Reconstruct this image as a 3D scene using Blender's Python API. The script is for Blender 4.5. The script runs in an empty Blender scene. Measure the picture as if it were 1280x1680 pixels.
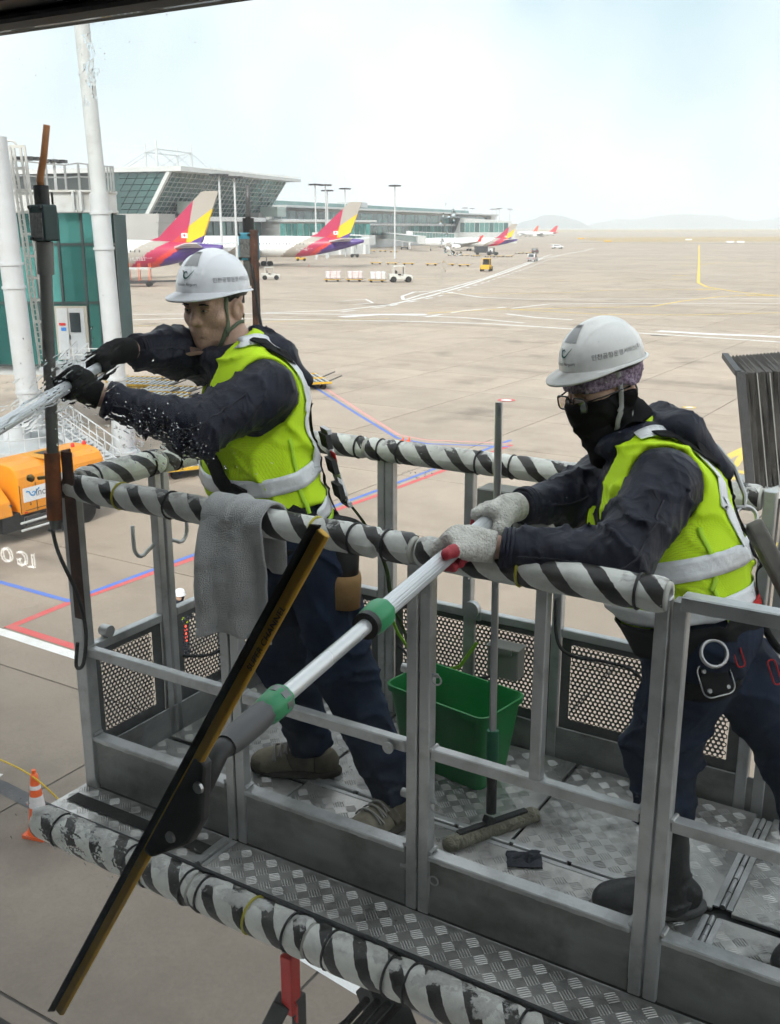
import bpy, bmesh, math, random
import numpy as np
from mathutils import Vector, Matrix, Quaternion
from mathutils import noise as mnoise

# ------------------------------------------------------------------ camera, sky, sun, exposure
SC = bpy.context.scene
COL = SC.collection
CAM_H = 10.5
PITCH = math.radians(15.57)
cam_d = bpy.data.cameras.new('camera'); cam = bpy.data.objects.new('camera', cam_d); COL.objects.link(cam)
cam.location = (0, 0, CAM_H); cam.rotation_euler = (math.pi/2-PITCH, 0, 0)
cam_d.sensor_fit = 'VERTICAL'; cam_d.sensor_height = 36; cam_d.lens = 36.0
cam_d.clip_start = 0.05; cam_d.clip_end = 60000
SC.camera = cam

SUN_EL = math.radians(38); SUN_AZ = math.radians(196)     # azimuth clockwise from +Y (ahead): behind the terminal
world = bpy.data.worlds.new('World'); SC.world = world; world.use_nodes = True
_nt = world.node_tree; _nt.nodes.clear()
def _n(t, **k):
    n = _nt.nodes.new(t)
    for a, v in k.items(): setattr(n, a, v)
    return n
_out = _n('ShaderNodeOutputWorld'); _bg = _n('ShaderNodeBackground'); _bg.inputs[1].default_value = 0.10
_sky = _n('ShaderNodeTexSky', sky_type='NISHITA', sun_disc=False)
_sky.sun_elevation = SUN_EL; _sky.sun_rotation = SUN_AZ; _sky.dust_density = 4.0; _sky.air_density = 1.2; _sky.ozone_density = 1.5
_tc = _n('ShaderNodeTexCoord'); _no = _n('ShaderNodeTexNoise'); _no.inputs['Scale'].default_value = 1.6; _no.inputs['Detail'].default_value = 4
_mr = _n('ShaderNodeMapRange'); _mr.inputs['From Min'].default_value = .3; _mr.inputs['From Max'].default_value = .75
_mr.inputs['To Min'].default_value = .72; _mr.inputs['To Max'].default_value = .96
_ramp = _n('ShaderNodeValToRGB'); _ramp.color_ramp.elements[0].color = (5.6, 6.9, 7.5, 1); _ramp.color_ramp.elements[1].color = (10.0, 9.9, 10.0, 1)
_ramp.color_ramp.elements[0].position = .38; _ramp.color_ramp.elements[1].position = .55
_mx = _n('ShaderNodeMix', data_type='RGBA')
_l = _nt.links.new
_mp = _n('ShaderNodeMapping'); _mp.inputs['Location'].default_value = (12.33, 6.39, 0); _l(_tc.outputs['Generated'], _mp.inputs[0]); _l(_mp.outputs[0], _no.inputs['Vector']); _l(_no.outputs[0], _mr.inputs['Value']); _l(_no.outputs[0], _ramp.inputs[0])
_l(_mr.outputs[0], _mx.inputs[0]); _l(_sky.outputs[0], _mx.inputs[6]); _l(_ramp.outputs[0], _mx.inputs[7])
_l(_mx.outputs[2], _bg.inputs[0]); _l(_bg.outputs[0], _out.inputs[0])

sun_d = bpy.data.lights.new('sun', 'SUN'); sun_d.energy = 2.4; sun_d.angle = math.radians(22); sun_d.color = (1.0, .95, .88)
sun = bpy.data.objects.new('sun', sun_d); COL.objects.link(sun)
_sd = Vector((math.sin(SUN_AZ)*math.cos(SUN_EL), math.cos(SUN_AZ)*math.cos(SUN_EL), math.sin(SUN_EL)))
sun.rotation_euler = _sd.to_track_quat('Z', 'Y').to_euler(); sun.location = _sd*60

SC.view_settings.view_transform = 'Standard'; SC.view_settings.look = 'None'
SC.view_settings.gamma = 1; SC.view_settings.exposure = 0.66; SC.view_settings.use_curve_mapping = False
SC.render.engine = 'CYCLES'
SC.cycles.use_denoising = True
SC.cycles.max_bounces = 7; SC.cycles.diffuse_bounces = 3; SC.cycles.glossy_bounces = 3; SC.cycles.transmission_bounces = 6; SC.cycles.use_adaptive_sampling = True; SC.cycles.adaptive_threshold = .06; SC.cycles.adaptive_min_samples = 20; SC.cycles.transparent_max_bounces = 16; SC.cycles.volume_bounces = 1
SC.cycles.caustics_reflective = False; SC.cycles.caustics_refractive = False
random.seed(7); np.random.seed(7)

# ------------------------------------------------------------------ frames of reference
# world: camera above the origin looking along +Y.  airport frame: facade, platform and apron share one grid
SP, CP = math.sin(PITCH), math.cos(PITCH)
PHI = math.radians(-31.54)
EX = Vector((math.cos(PHI), math.sin(PHI), 0)); EY = Vector((-math.sin(PHI), math.cos(PHI), 0))
def ray(px, py):
    u, v = (px-640)/1680, (py-840)/1680
    return Vector((u, CP-v*SP, -v*CP-SP))
def at_z(px, py, z=0.0):
    r = ray(px, py); t = (z-CAM_H)/r.z
    return Vector((0, 0, CAM_H))+r*t
def at_d(px, py, d):
    r = ray(px, py)
    return Vector((0, 0, CAM_H))+r*(d/r.y)
def at_n(px, py, n):
    r = ray(px, py)
    return Vector((0, 0, CAM_H))+r*(n/r.dot(EY))
def AF(a, n, z): return EX*a+EY*n+Vector((0, 0, z))       # airport frame -> world

# ------------------------------------------------------------------ objects
def tag(o, label=None, cat=None, group=None, kind=None):
    if label: o['label'] = label
    if cat: o['category'] = cat
    if group: o['group'] = group
    if kind: o['kind'] = kind
    return o
def empty(name, loc=(0, 0, 0), rz=0.0, label=None, cat=None, group=None, rot=None):
    o = bpy.data.objects.new(name, None); COL.objects.link(o); o.location = loc
    o.rotation_euler = rot if rot else (0, 0, rz); o.empty_display_size = .2
    return tag(o, label, cat, group)
def link(name, me, mats=None, parent=None, smooth=False, inv=False):
    o = bpy.data.objects.new(name, me); COL.objects.link(o)
    if mats is not None:
        for m in (mats if isinstance(mats, (list, tuple)) else [mats]): me.materials.append(m)
    if smooth:
        me.polygons.foreach_set('use_smooth', [True]*len(me.polygons))
    if parent:
        o.parent = parent
        if inv: o.matrix_parent_inverse = root_matrix(parent).inverted()
    return o
def root_matrix(p):
    m = Matrix.LocRotScale(p.location, p.rotation_euler, p.scale)
    return root_matrix(p.parent) @ p.matrix_parent_inverse @ m if p.parent else m
def copy_tree(o, parent=None):
    c = o.copy(); COL.objects.link(c); c.parent = parent
    for ch in list(o.children): copy_tree(ch, c)
    return c
def bevel(o, w=.003, seg=1):
    m = o.modifiers.new('bevel', 'BEVEL'); m.width = w; m.segments = seg; m.limit_method = 'ANGLE'; m.angle_limit = .6
    return o

class MB:
    """collects simple shapes into one mesh"""
    def __init__(s): s.v = []; s.f = []; s.m = []; s.weld = 0
    def add(s, v, f, mi=0):
        b = len(s.v); s.v += [tuple(p) for p in v]; s.f += [tuple(i+b for i in q) for q in f]; s.m += [mi]*len(f); return s
    def box(s, c, d, rz=0, mi=0, M=None):
        c = Vector(c); x, y, z = d[0]/2, d[1]/2, d[2]/2
        R = M if M is not None else Matrix.Rotation(rz, 3, 'Z')
        v = [c+R@Vector((sx*x, sy*y, sz*z)) for sz in (-1, 1) for sx, sy in ((-1, -1), (1, -1), (1, 1), (-1, 1))]
        return s.add(v, [(3, 2, 1, 0), (4, 5, 6, 7), (0, 1, 5, 4), (1, 2, 6, 5), (2, 3, 7, 6), (3, 0, 4, 7)], mi)
    def beam(s, p, q, w, h=None, up=(0, 0, 1), mi=0):
        """box-section bar from p to q, w across, h along up"""
        p, q = Vector(p), Vector(q); h = w if h is None else h
        d = q-p; L = d.length; d.normalize(); up = Vector(up)
        if abs(d.dot(up)) > .98: up = Vector((0, 1, 0)) if abs(d.y) < .9 else Vector((1, 0, 0))
        a = d.cross(up).normalized(); b = a.cross(d).normalized()
        M = Matrix((d, a, b)).transposed()
        return s.box((p+q)/2, (L, w, h), M=M, mi=mi)
    def tube(s, pts, r, seg=8, mi=0, cap=True, closed=False):
        pts = [Vector(p) for p in pts]; n = len(pts); rs = r if isinstance(r, (list, tuple)) else [r]*n
        b = len(s.v); t0 = None; fr = None
        for i, p in enumerate(pts):
            t = (pts[(i+1) % n]-pts[i-1]) if closed else (pts[min(i+1, n-1)]-pts[max(i-1, 0)])
            t.normalize()
            if fr is None:
                a = Vector((0, 0, 1)) if abs(t.z) < .9 else Vector((1, 0, 0)); fr = t.cross(a).normalized()
            else:
                fr = (fr-t*fr.dot(t)).normalized()
            g = t.cross(fr)
            for k in range(seg):
                an = 2*math.pi*k/seg; s.v.append(tuple(p+(fr*math.cos(an)+g*math.sin(an))*rs[i]))
        m = n if closed else n-1
        for i in range(m):
            j = (i+1) % n
            for k in range(seg):
                k2 = (k+1) % seg
                s.f.append((b+i*seg+k, b+i*seg+k2, b+j*seg+k2, b+j*seg+k)); s.m.append(mi)
        if cap and not closed:
            s.f.append(tuple(b+k for k in range(seg))[::-1]); s.m.append(mi)
            s.f.append(tuple(b+(n-1)*seg+k for k in range(seg))); s.m.append(mi)
        return s
    def lathe(s, prof, seg=16, c=(0, 0, 0), M=None, mi=0, cap=True):
        """prof: (r,z) list"""
        c = Vector(c); M = M or Matrix.Identity(3); b = len(s.v)
        for r, z in prof:
            for k in range(seg):
                an = 2*math.pi*k/seg; s.v.append(tuple(c+M@Vector((r*math.cos(an), r*math.sin(an), z))))
        for i in range(len(prof)-1):
            for k in range(seg):
                k2 = (k+1) % seg; s.f.append((b+i*seg+k, b+i*seg+k2, b+(i+1)*seg+k2, b+(i+1)*seg+k)); s.m.append(mi)
        if cap:
            s.f.append(tuple(b+k for k in range(seg))[::-1]); s.m.append(mi)
            s.f.append(tuple(b+(len(prof)-1)*seg+k for k in range(seg))); s.m.append(mi)
        return s
    def prism(s, poly, p0, eu, ev, th, mi=0):
        """polygon (u,v) in plane eu,ev at p0, extruded by vector th"""
        p0, eu, ev, th = Vector(p0), Vector(eu), Vector(ev), Vector(th); n = len(poly)
        lo = [p0+eu*u+ev*v for u, v in poly]; hi = [p+th for p in lo]
        f = [tuple(range(n))[::-1], tuple(range(n, 2*n))]+[(i, (i+1) % n, n+(i+1) % n, n+i) for i in range(n)]
        return s.add(lo+hi, f, mi)
    def mesh(s, name, fix=True):
        me = bpy.data.meshes.new(name); me.from_pydata(s.v, [], s.f); me.polygons.foreach_set('material_index', s.m)
        if fix:
            bm = bmesh.new(); bm.from_mesh(me)
            if s.weld: bmesh.ops.remove_doubles(bm, verts=bm.verts[:], dist=s.weld)
            bmesh.ops.recalc_face_normals(bm, faces=bm.faces[:]); bm.to_mesh(me); bm.free()
        me.update(); return me
    def build(s, name, mats, parent=None, smooth=False, inv=False, fix=True, auto=None):
        o = link(name, s.mesh(name, fix), mats, parent, smooth or auto is not None, inv)
        if auto is not None: o.data.set_sharp_from_angle(angle=math.radians(auto))
        return o

# ------------------------------------------------------------------ materials (all node based)
MATS = {}
def pm(name, col, rough=.6, metal=0.0, var=.12, scale=12.0, bump=0.0, bscale=None, col2=None, spec=None, coat=0.0, emit=None, dirt=None, dscale=3.0, damt=.5, rvar=.1, aniso=None, coord='Object', trans=0.0, sheen=0.0):
    if spec is None and any(k in name for k in ('jacket', 'trousers', 'webbing', 'glove', 'mask', 'rubber', 'towel', 'fleece', 'hair', 'boot', 'rag')): spec = .12
    if name in MATS: return MATS[name]
    m = bpy.data.materials.new(name); m.use_nodes = True; nt = m.node_tree; N = nt.nodes; L = nt.links.new
    b = N['Principled BSDF']
    tc = N.new('ShaderNodeTexCoord'); mp = N.new('ShaderNodeMapping'); L(tc.outputs[coord], mp.inputs[0])
    if aniso: mp.inputs['Scale'].default_value = aniso
    no = N.new('ShaderNodeTexNoise'); no.inputs['Scale'].default_value = scale; no.inputs['Detail'].default_value = 5
    L(mp.outputs[0], no.inputs['Vector'])
    rp = N.new('ShaderNodeValToRGB'); c = Vector(col[:3])
    c2 = Vector(col2[:3]) if col2 else c*(1+var)
    c1 = c*(1-var)
    rp.color_ramp.elements[0].color = (*c1, 1); rp.color_ramp.elements[1].color = (*c2, 1)
    rp.color_ramp.elements[0].position = .3; rp.color_ramp.elements[1].position = .7
    L(no.outputs[0], rp.inputs[0]); cs = rp.outputs[0]
    if dirt:
        n2 = N.new('ShaderNodeTexNoise'); n2.inputs['Scale'].default_value = dscale; n2.inputs['Detail'].default_value = 8; n2.inputs['Roughness'].default_value = .65
        L(tc.outputs[coord], n2.inputs['Vector'])
        r2 = N.new('ShaderNodeMapRange'); r2.inputs['From Min'].default_value = .48; r2.inputs['From Max'].default_value = .72
        r2.inputs['To Min'].default_value = 0; r2.inputs['To Max'].default_value = damt
        L(n2.outputs[0], r2.inputs['Value'])
        mx = N.new('ShaderNodeMix'); mx.data_type = 'RGBA'; L(r2.outputs[0], mx.inputs[0]); L(cs, mx.inputs[6]); mx.inputs[7].default_value = (*dirt, 1); cs = mx.outputs[2]
    L(cs, b.inputs['Base Color'])
    b.inputs['Metallic'].default_value = metal
    if rvar:
        rr = N.new('ShaderNodeMapRange'); rr.inputs['To Min'].default_value = max(.02, rough-rvar); rr.inputs['To Max'].default_value = min(1, rough+rvar)
        L(no.outputs[0], rr.inputs['Value']); L(rr.outputs[0], b.inputs['Roughness'])
    else: b.inputs['Roughness'].default_value = rough
    if spec is not None: b.inputs['Specular IOR Level'].default_value = spec
    if coat: b.inputs['Coat Weight'].default_value = coat; b.inputs['Coat Roughness'].default_value = .08
    if sheen: b.inputs['Sheen Weight'].default_value = sheen
    if trans: b.inputs['Transmission Weight'].default_value = trans
    if emit: b.inputs['Emission Color'].default_value = (*emit[:3], 1); b.inputs['Emission Strength'].default_value = emit[3]
    if bump:
        n3 = N.new('ShaderNodeTexNoise'); n3.inputs['Scale'].default_value = bscale or scale*4; n3.inputs['Detail'].default_value = 4
        L(mp.outputs[0], n3.inputs['Vector'])
        bp = N.new('ShaderNodeBump'); bp.inputs['Strength'].default_value = bump; bp.inputs['Distance'].default_value = .01
        L(n3.outputs[0], bp.inputs['Height']); L(bp.outputs[0], b.inputs['Normal'])
    MATS[name] = m; return m

ALU = pm('brushed_aluminium', (.56, .57, .57), .38, .5, .16, 6, .15, 90, dirt=(.26, .255, .24), dscale=10, damt=.65)
ALU_D = pm('dull_sheet_aluminium', (.31, .315, .31), .48, .45, .25, 5, .12, 60, dirt=(.13, .125, .115), dscale=8, damt=.75, aniso=(1, 1, 3))
PERF = pm('dark_perforated_sheet', (.15, .155, .155), .5, .4, .2, 5, .1, 60, dirt=(.07, .068, .065), dscale=6, damt=.6)
PLATE = pm('chequer_plate_alloy', (.55, .545, .525), .30, .6, .28, 4, .15, 70, dirt=(.11, .105, .095), dscale=6, damt=.9)
BLACK = pm('black_plastic', (.018, .018, .019), .5, 0, .3, 14, .1)
RUBBER = pm('black_rubber', (.022, .021, .021), .8, 0, .3, 8, .1, dirt=(.10, .095, .085), dscale=5, damt=.4)
STEEL_W = pm('white_painted_steel', (.56, .58, .60), .45, 0, .05, 2, .03, dirt=(.46, .44, .40), dscale=1.3, damt=.35)
GREY_W = pm('pale_grey_paint', (.55, .57, .57), .5, 0, .06, 2, dirt=(.36, .34, .31), dscale=1.2, damt=.4)
DARK = pm('dark_grey_metal', (.06, .062, .065), .5, .3, .2, 6)
RUST = pm('rusty_brown_steel', (.085, .05, .04), .75, .1, .4, 14, .3, dirt=(.27, .11, .06), dscale=16, damt=.75)
WHITE = pm('white_paint', (.78, .79, .80), .4, 0, .04, 4)
YELLOW = pm('yellow_paint', (.72, .43, .03), .5, 0, .12, 5, dirt=(.25, .19, .1), dscale=4, damt=.4)
ORANGE = pm('orange_paint', (.83, .30, .012), .38, 0, .07, 1.2, dirt=(.45, .22, .06), dscale=1.6, damt=.35, coat=.3)
RED = pm('red_paint', (.62, .03, .025), .4, 0, .1, 6)
CONE_O = pm('traffic_cone_orange', (.85, .13, .02), .55, 0, .1, 8, dirt=(.4, .1, .04), dscale=14, damt=.35)
TYRE = pm('tyre_rubber', (.028, .027, .027), .85, 0, .3, 6, dirt=(.12, .11, .10), dscale=3, damt=.4)
RIM = pm('wheel_rim_grey', (.42, .42, .42), .5, .3, .15, 6)
GLASS_D = pm('vehicle_glass', (.03, .04, .045), .08, 0, .2, 2, spec=.8, rvar=0)

def cloth(name, col, rough=.7, spec=.15, wr=.55, wscale=8.0, dist=.02, var=.25, stretch=(1, 1, .6)):
    """woven cloth: soft ridged creases as relief, slight fading"""
    if name in MATS: return MATS[name]
    m = bpy.data.materials.new(name); m.use_nodes = True; nt = m.node_tree; N = nt.nodes; L = nt.links.new; b = N['Principled BSDF']
    tc = N.new('ShaderNodeTexCoord'); mp = N.new('ShaderNodeMapping'); mp.inputs['Scale'].default_value = stretch; L(tc.outputs['Object'], mp.inputs[0])
    def noise(sc, det, di=0.0):
        n = N.new('ShaderNodeTexNoise'); n.inputs['Scale'].default_value = sc; n.inputs['Detail'].default_value = det; n.inputs['Distortion'].default_value = di; L(mp.outputs[0], n.inputs[0]); return n.outputs[0]
    def ma(op, a, c):
        n = N.new('ShaderNodeMath'); n.operation = op
        for i, v in enumerate((a, c)):
            if v is None: continue
            if isinstance(v, (int, float)): n.inputs[i].default_value = v
            else: L(v, n.inputs[i])
        return n.outputs[0]
    n1 = noise(wscale, 2, .8); rid = ma('SUBTRACT', 1.0, ma('MULTIPLY', ma('ABSOLUTE', ma('SUBTRACT', n1, .5), None), 5.0)); rid = ma('MAXIMUM', rid, 0.0); rid = ma('POWER', rid, 1.6)
    n2 = noise(wscale*2.7, 2, .5); rid2 = ma('MAXIMUM', ma('SUBTRACT', 1.0, ma('MULTIPLY', ma('ABSOLUTE', ma('SUBTRACT', n2, .5), None), 6.0)), 0.0)
    hgt = ma('ADD', rid, ma('MULTIPLY', rid2, .35))
    bp = N.new('ShaderNodeBump'); bp.inputs['Strength'].default_value = wr; bp.inputs['Distance'].default_value = dist; L(hgt, bp.inputs['Height']); L(bp.outputs[0], b.inputs['Normal'])
    rp = N.new('ShaderNodeValToRGB'); c = Vector(col); rp.color_ramp.elements[0].color = (*(c*(1-var)), 1); rp.color_ramp.elements[1].color = (*(c*(1+var*1.6)), 1); rp.color_ramp.elements[0].position = .3; rp.color_ramp.elements[1].position = .75
    L(noise(14, 5), rp.inputs[0]); L(rp.outputs[0], b.inputs['Base Color'])
    b.inputs['Roughness'].default_value = rough; b.inputs['Specular IOR Level'].default_value = spec
    MATS[name] = m; return m
# ------------------------------------------------------------------ apron
def concrete(name, slab=7.5):
    m = bpy.data.materials.new(name); m.use_nodes = True; nt = m.node_tree; N = nt.nodes; L = nt.links.new
    b = N['Principled BSDF']; ge = N.new('ShaderNodeNewGeometry')
    mp = N.new('ShaderNodeMapping'); mp.vector_type = 'POINT'; mp.inputs['Rotation'].default_value = (0, 0, -PHI); L(ge.outputs['Position'], mp.inputs[0])
    dv = N.new('ShaderNodeVectorMath'); dv.operation = 'DIVIDE'; dv.inputs[1].default_value = (slab, slab, 1e6); L(mp.outputs[0], dv.inputs[0])
    fl = N.new('ShaderNodeVectorMath'); fl.operation = 'FLOOR'; L(dv.outputs[0], fl.inputs[0])
    wn = N.new('ShaderNodeTexWhiteNoise'); wn.noise_dimensions = '2D'; L(fl.outputs[0], wn.inputs[0])
    def noise(sc, det=6, rough=.6, src=mp.outputs[0], sx=1, sy=1):
        m2 = N.new('ShaderNodeMapping'); m2.inputs['Scale'].default_value = (sx, sy, 1); L(src, m2.inputs[0])
        n = N.new('ShaderNodeTexNoise'); n.inputs['Scale'].default_value = sc; n.inputs['Detail'].default_value = det; n.inputs['Roughness'].default_value = rough
        L(m2.outputs[0], n.inputs['Vector']); return n.outputs[0]
    def rng(s, a, b_, c, d):
        r = N.new('ShaderNodeMapRange'); L(s, r.inputs['Value'])
        for i, v in enumerate((a, b_, c, d)): r.inputs[i+1].default_value = v
        return r.outputs[0]
    def mul(a, b_):
        r = N.new('ShaderNodeMath'); r.operation = 'MULTIPLY'; L(a, r.inputs[0]); L(b_, r.inputs[1]); return r.outputs[0]
    tot = rng(wn.outputs[0], 0, 1, .93, 1.06)
    tot = mul(tot, rng(noise(.035, 4), .3, .7, .9, 1.1))
    tot = mul(tot, rng(noise(.35, 6, .72), .3, .75, .86, 1.12))
    tot = mul(tot, rng(noise(14, 3, .7), .3, .7, .90, 1.09))
    tot = mul(tot, rng(noise(.16, 4, .62), .58, .72, 1.0, .62))              # oil and tyre stains
    tot = mul(tot, rng(noise(.22, 3, .6, sx=.06, sy=1.0), .55, .75, 1.0, .72))  # rubber streaks along the lanes
    tot = mul(tot, rng(noise(.5, 3, .6, sx=1, sy=.05), .60, .78, 1.0, .86))
    sp_ = N.new('ShaderNodeSeparateXYZ'); L(mp.outputs[0], sp_.inputs[0])                       # terminal's shade painted into the concrete, darker towards the facade with an uneven edge
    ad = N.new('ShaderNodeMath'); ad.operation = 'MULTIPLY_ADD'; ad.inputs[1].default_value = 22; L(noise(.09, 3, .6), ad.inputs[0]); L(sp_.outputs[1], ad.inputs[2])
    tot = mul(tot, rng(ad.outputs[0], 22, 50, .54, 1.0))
    mx = N.new('ShaderNodeMix'); mx.data_type = 'RGBA'; mx.blend_type = 'MULTIPLY'; mx.inputs[0].default_value = 1
    cr = N.new('ShaderNodeMix'); cr.data_type = 'RGBA'; L(noise(.06, 2), cr.inputs[0]); cr.inputs[6].default_value = (.445, .355, .275, 1); cr.inputs[7].default_value = (.42, .355, .295, 1)
    L(cr.outputs[2], mx.inputs[6]); L(tot, mx.inputs[7]); L(mx.outputs[2], b.inputs['Base Color'])
    b.inputs['Roughness'].default_value = .82
    bp = N.new('ShaderNodeBump'); bp.inputs['Strength'].default_value = .25; bp.inputs['Distance'].default_value = .004
    L(noise(90, 1), bp.inputs['Height']); L(bp.outputs[0], b.inputs['Normal'])
    return m
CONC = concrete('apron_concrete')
JOINT = pm('joint_sealant', (.07, .064, .058), .85, 0, .15, 1, coord='Object')
S = 7.5
gm = MB(); gm.add([(-5800, -780, -.025), (9600, -780, -.025), (9600, 10080, -.025), (-5800, 10080, -.025)], [(0, 1, 2, 3)])
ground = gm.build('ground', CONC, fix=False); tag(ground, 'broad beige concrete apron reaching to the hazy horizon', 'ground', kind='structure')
bed = MB().add([AF(a, n, -.018) for a, n in ((-300, -60), (600, -60), (600, 700), (-300, 700))], [(0, 1, 2, 3)])
o = bed.build('joint_bed', JOINT, ground, fix=False); o['kind'] = 'stuff'
# slabs: those that show largest are objects of their own
g = .026
slab_me = MB().add([(g, g, 0), (S-g, g, 0), (S-g, S-g, 0), (g, S-g, 0), (g, g, -.018), (S-g, g, -.018), (S-g, S-g, -.018), (g, S-g, -.018)],
                   [(0, 1, 2, 3), (4, 5, 1, 0), (5, 6, 2, 1), (6, 7, 3, 2), (7, 4, 0, 3)]).mesh('slab', False)
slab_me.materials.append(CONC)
cells = []
for i in range(-40, 80):
    for j in range(-3, 92):
        c = AF((i+.5)*S, (j+.5)*S, 0); d = math.hypot(c.x, c.y)
        vis = c.y > 6 and abs(c.x) < .46*c.y+9
        cells.append((0 if vis else 1, d, i, j))
cells.sort()
rest = MB()
for k, (nv, d, i, j) in enumerate(cells):
    if k < 280:
        o = bpy.data.objects.new('slab', slab_me); COL.objects.link(o); o.parent = ground
        o.location = AF(i*S, j*S, 0); o.rotation_euler = (0, 0, PHI)
    else:
        q = [AF(i*S+x, j*S+y, 0) for x, y in ((g, g), (S-g, g), (S-g, S-g), (g, S-g))]
        rest.add(q, [(0, 1, 2, 3)])
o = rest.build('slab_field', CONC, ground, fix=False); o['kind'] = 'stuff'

# painted markings --------------------------------------------------
def paint(name, col, worn=.35):
    m = bpy.data.materials.new(name); m.use_nodes = True; nt = m.node_tree; N = nt.nodes; L = nt.links.new; b = N['Principled BSDF']
    ge = N.new('ShaderNodeNewGeometry'); n = N.new('ShaderNodeTexNoise'); n.inputs['Scale'].default_value = 1.7; n.inputs['Detail'].default_value = 9; n.inputs['Roughness'].default_value = .75
    L(ge.outputs['Position'], n.inputs['Vector']); r = N.new('ShaderNodeMapRange'); L(n.outputs[0], r.inputs['Value'])
    for i, v in enumerate((.45, .72, 0, worn)): r.inputs[i+1].default_value = v
    mx = N.new('ShaderNodeMix'); mx.data_type = 'RGBA'; L(r.outputs[0], mx.inputs[0]); mx.inputs[6].default_value = (*col, 1); mx.inputs[7].default_value = (.34, .31, .28, 1)
    L(mx.outputs[2], b.inputs['Base Color']); b.inputs['Roughness'].default_value = .7
    return m
P_W = paint('white_line_paint', (.74, .74, .73)); P_Y = paint('yellow_line_paint', (.78, .56, .10), .45); P_R = paint('red_line_paint', (.62, .11, .11)); P_B = paint('blue_line_paint', (.10, .19, .58)); P_K = paint('black_line_paint', (.07, .07, .075), .25)
P_PK = paint('faded_red_line_paint', (.66, .33, .30), .4)
ZC = [.004]
def strip(pts, w, mat, name, label, closed=False, px=True, group=None, dash=None):
    """flat painted line through ground points (given as picture positions, resolved on the apron)"""
    P = [at_z(*p) if px else Vector(p) for p in pts]
    if name == 'road_line': w *= 2.2
    if name == 'taxi_line': w *= 1.25
    ZC[0] += .0004; z = ZC[0]
    mb = MB()
    def seg_poly(P, closed=False):
        n = len(P); Lp = []; Rp = []
        for i in range(n):
            a = P[i-1] if (i > 0 or closed) else P[0]; c = P[(i+1) % n] if (i < n-1 or closed) else P[-1]
            t1 = (P[i]-a); t2 = (c-P[i])
            t1 = t1.normalized() if t1.length > 1e-6 else t2.normalized(); t2 = t2.normalized() if t2.length > 1e-6 else t1
            n1 = Vector((-t1.y, t1.x, 0)); n2 = Vector((-t2.y, t2.x, 0)); nn = (n1+n2).normalized(); k = 1/max(.35, nn.dot(n1))
            Lp.append(P[i]+nn*w/2*k); Rp.append(P[i]-nn*w/2*k)
        m = n if closed else n-1
        for i in range(m):
            j = (i+1) % n
            q = [Rp[i], Rp[j], Lp[j], Lp[i]]
            mb.add([(p.x, p.y, z) for p in q], [(0, 1, 2, 3)])
    if dash:
        on, off = dash
        for i in range(len(P)-1):
            d = (P[i+1]-P[i]); L = d.length; d.normalize(); t = 0
            while t < L:
                seg_poly([P[i]+d*t, P[i]+d*min(L, t+on)]); t += on+off
    else: seg_poly(P, closed)
    mb.weld = 1e-4; o = mb.build(name, mat, fix=not dash); tag(o, label, 'marking', group, 'structure')
    if o.data.polygons[0].normal.z < 0: o.data.flip_normals()
    return o
W = .30
# near stand outline beside the platform
strip([(-60, 1022), (0, 1036), (150, 1084)], .34, P_W, 'stand_line', 'white painted line crossing the apron left of the platform')
strip([(150, 1084), (330, 1465), (640, 1665), (760, 1738)], .01, P_W, 'stand_line', 'hairline white paint trace under the platform') if False else None
strip([(290, 1440), (330, 1465), (480, 1555), (620, 1640)], .26, P_W, 'stand_line', 'white painted line below the striped bumper')
strip([(300, 1478), (330, 1492), (480, 1582), (600, 1668)], .01, P_K, 'stand_line', '') if False else None
strip([(540, 1562), (600, 1598), (660, 1640), (720, 1675)], .16, P_K, 'stand_line', 'black painted band beside the white line under the bumper')
strip([(-80, 1260), (0, 1290), (55, 1318), (130, 1352)], .34, P_K, 'stand_line', 'black painted band on the concrete behind the near cone')
strip([(-80, 1262), (0, 1275)], .22, P_W, 'stand_line', 'short white painted end at the left edge near the cone')
strip([(150, 1070), (18, 1028), (116, 988), (330, 912), (520, 848), (640, 805), (840, 730)], .26, P_R, 'stand_line', 'red line turning a sharp corner left of the platform')
strip([(-60, 942), (0, 955), (112, 986), (330, 906), (520, 841), (640, 797), (838, 722)], .20, P_B, 'stand_line', 'blue line running beside the red corner line')
strip([(840, 728), (700, 722), (655, 714), (600, 680), (532, 636), (470, 600)], .22, P_PK, 'stand_line', 'pale red line slanting away behind the worker')
strip([(836, 733), (700, 728), (652, 719), (594, 684), (524, 640), (462, 604)], .20, P_B, 'stand_line', 'blue line slanting away beside the pale red line')
strip([(190, 742), (255, 757), (300, 768), (280, 780), (220, 772)], .3, P_R, 'stand_line', 'red patch of lines at the foot of the bridge column')
strip([(190, 737), (262, 752), (312, 767), (284, 784)], .22, P_B, 'stand_line', 'blue line round the red patch at the bridge column')
# yellow lines at the far right stand
strip([(1130, 838), (1180, 757), (1240, 728), (1330, 690)], .5, P_Y, 'stand_line', 'yellow line beside the canopy of the boarding bridge')
strip([(1140, 830), (1208, 762), (1219, 745)], .3, P_Y, 'stand_line', 'thin yellow line meeting the canopy line')
for k, (x, y) in enumerate(((1184, 768), (1214, 774), (1198, 784), (940, 856), (1240, 884), (1262, 892))):
    strip([(x-14, y-1.5), (x+14, y+2)], .55, P_Y, 'stand_number', 'short yellow painted block on the stand at the right', group='yellow blocks painted on the right stand')
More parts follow.
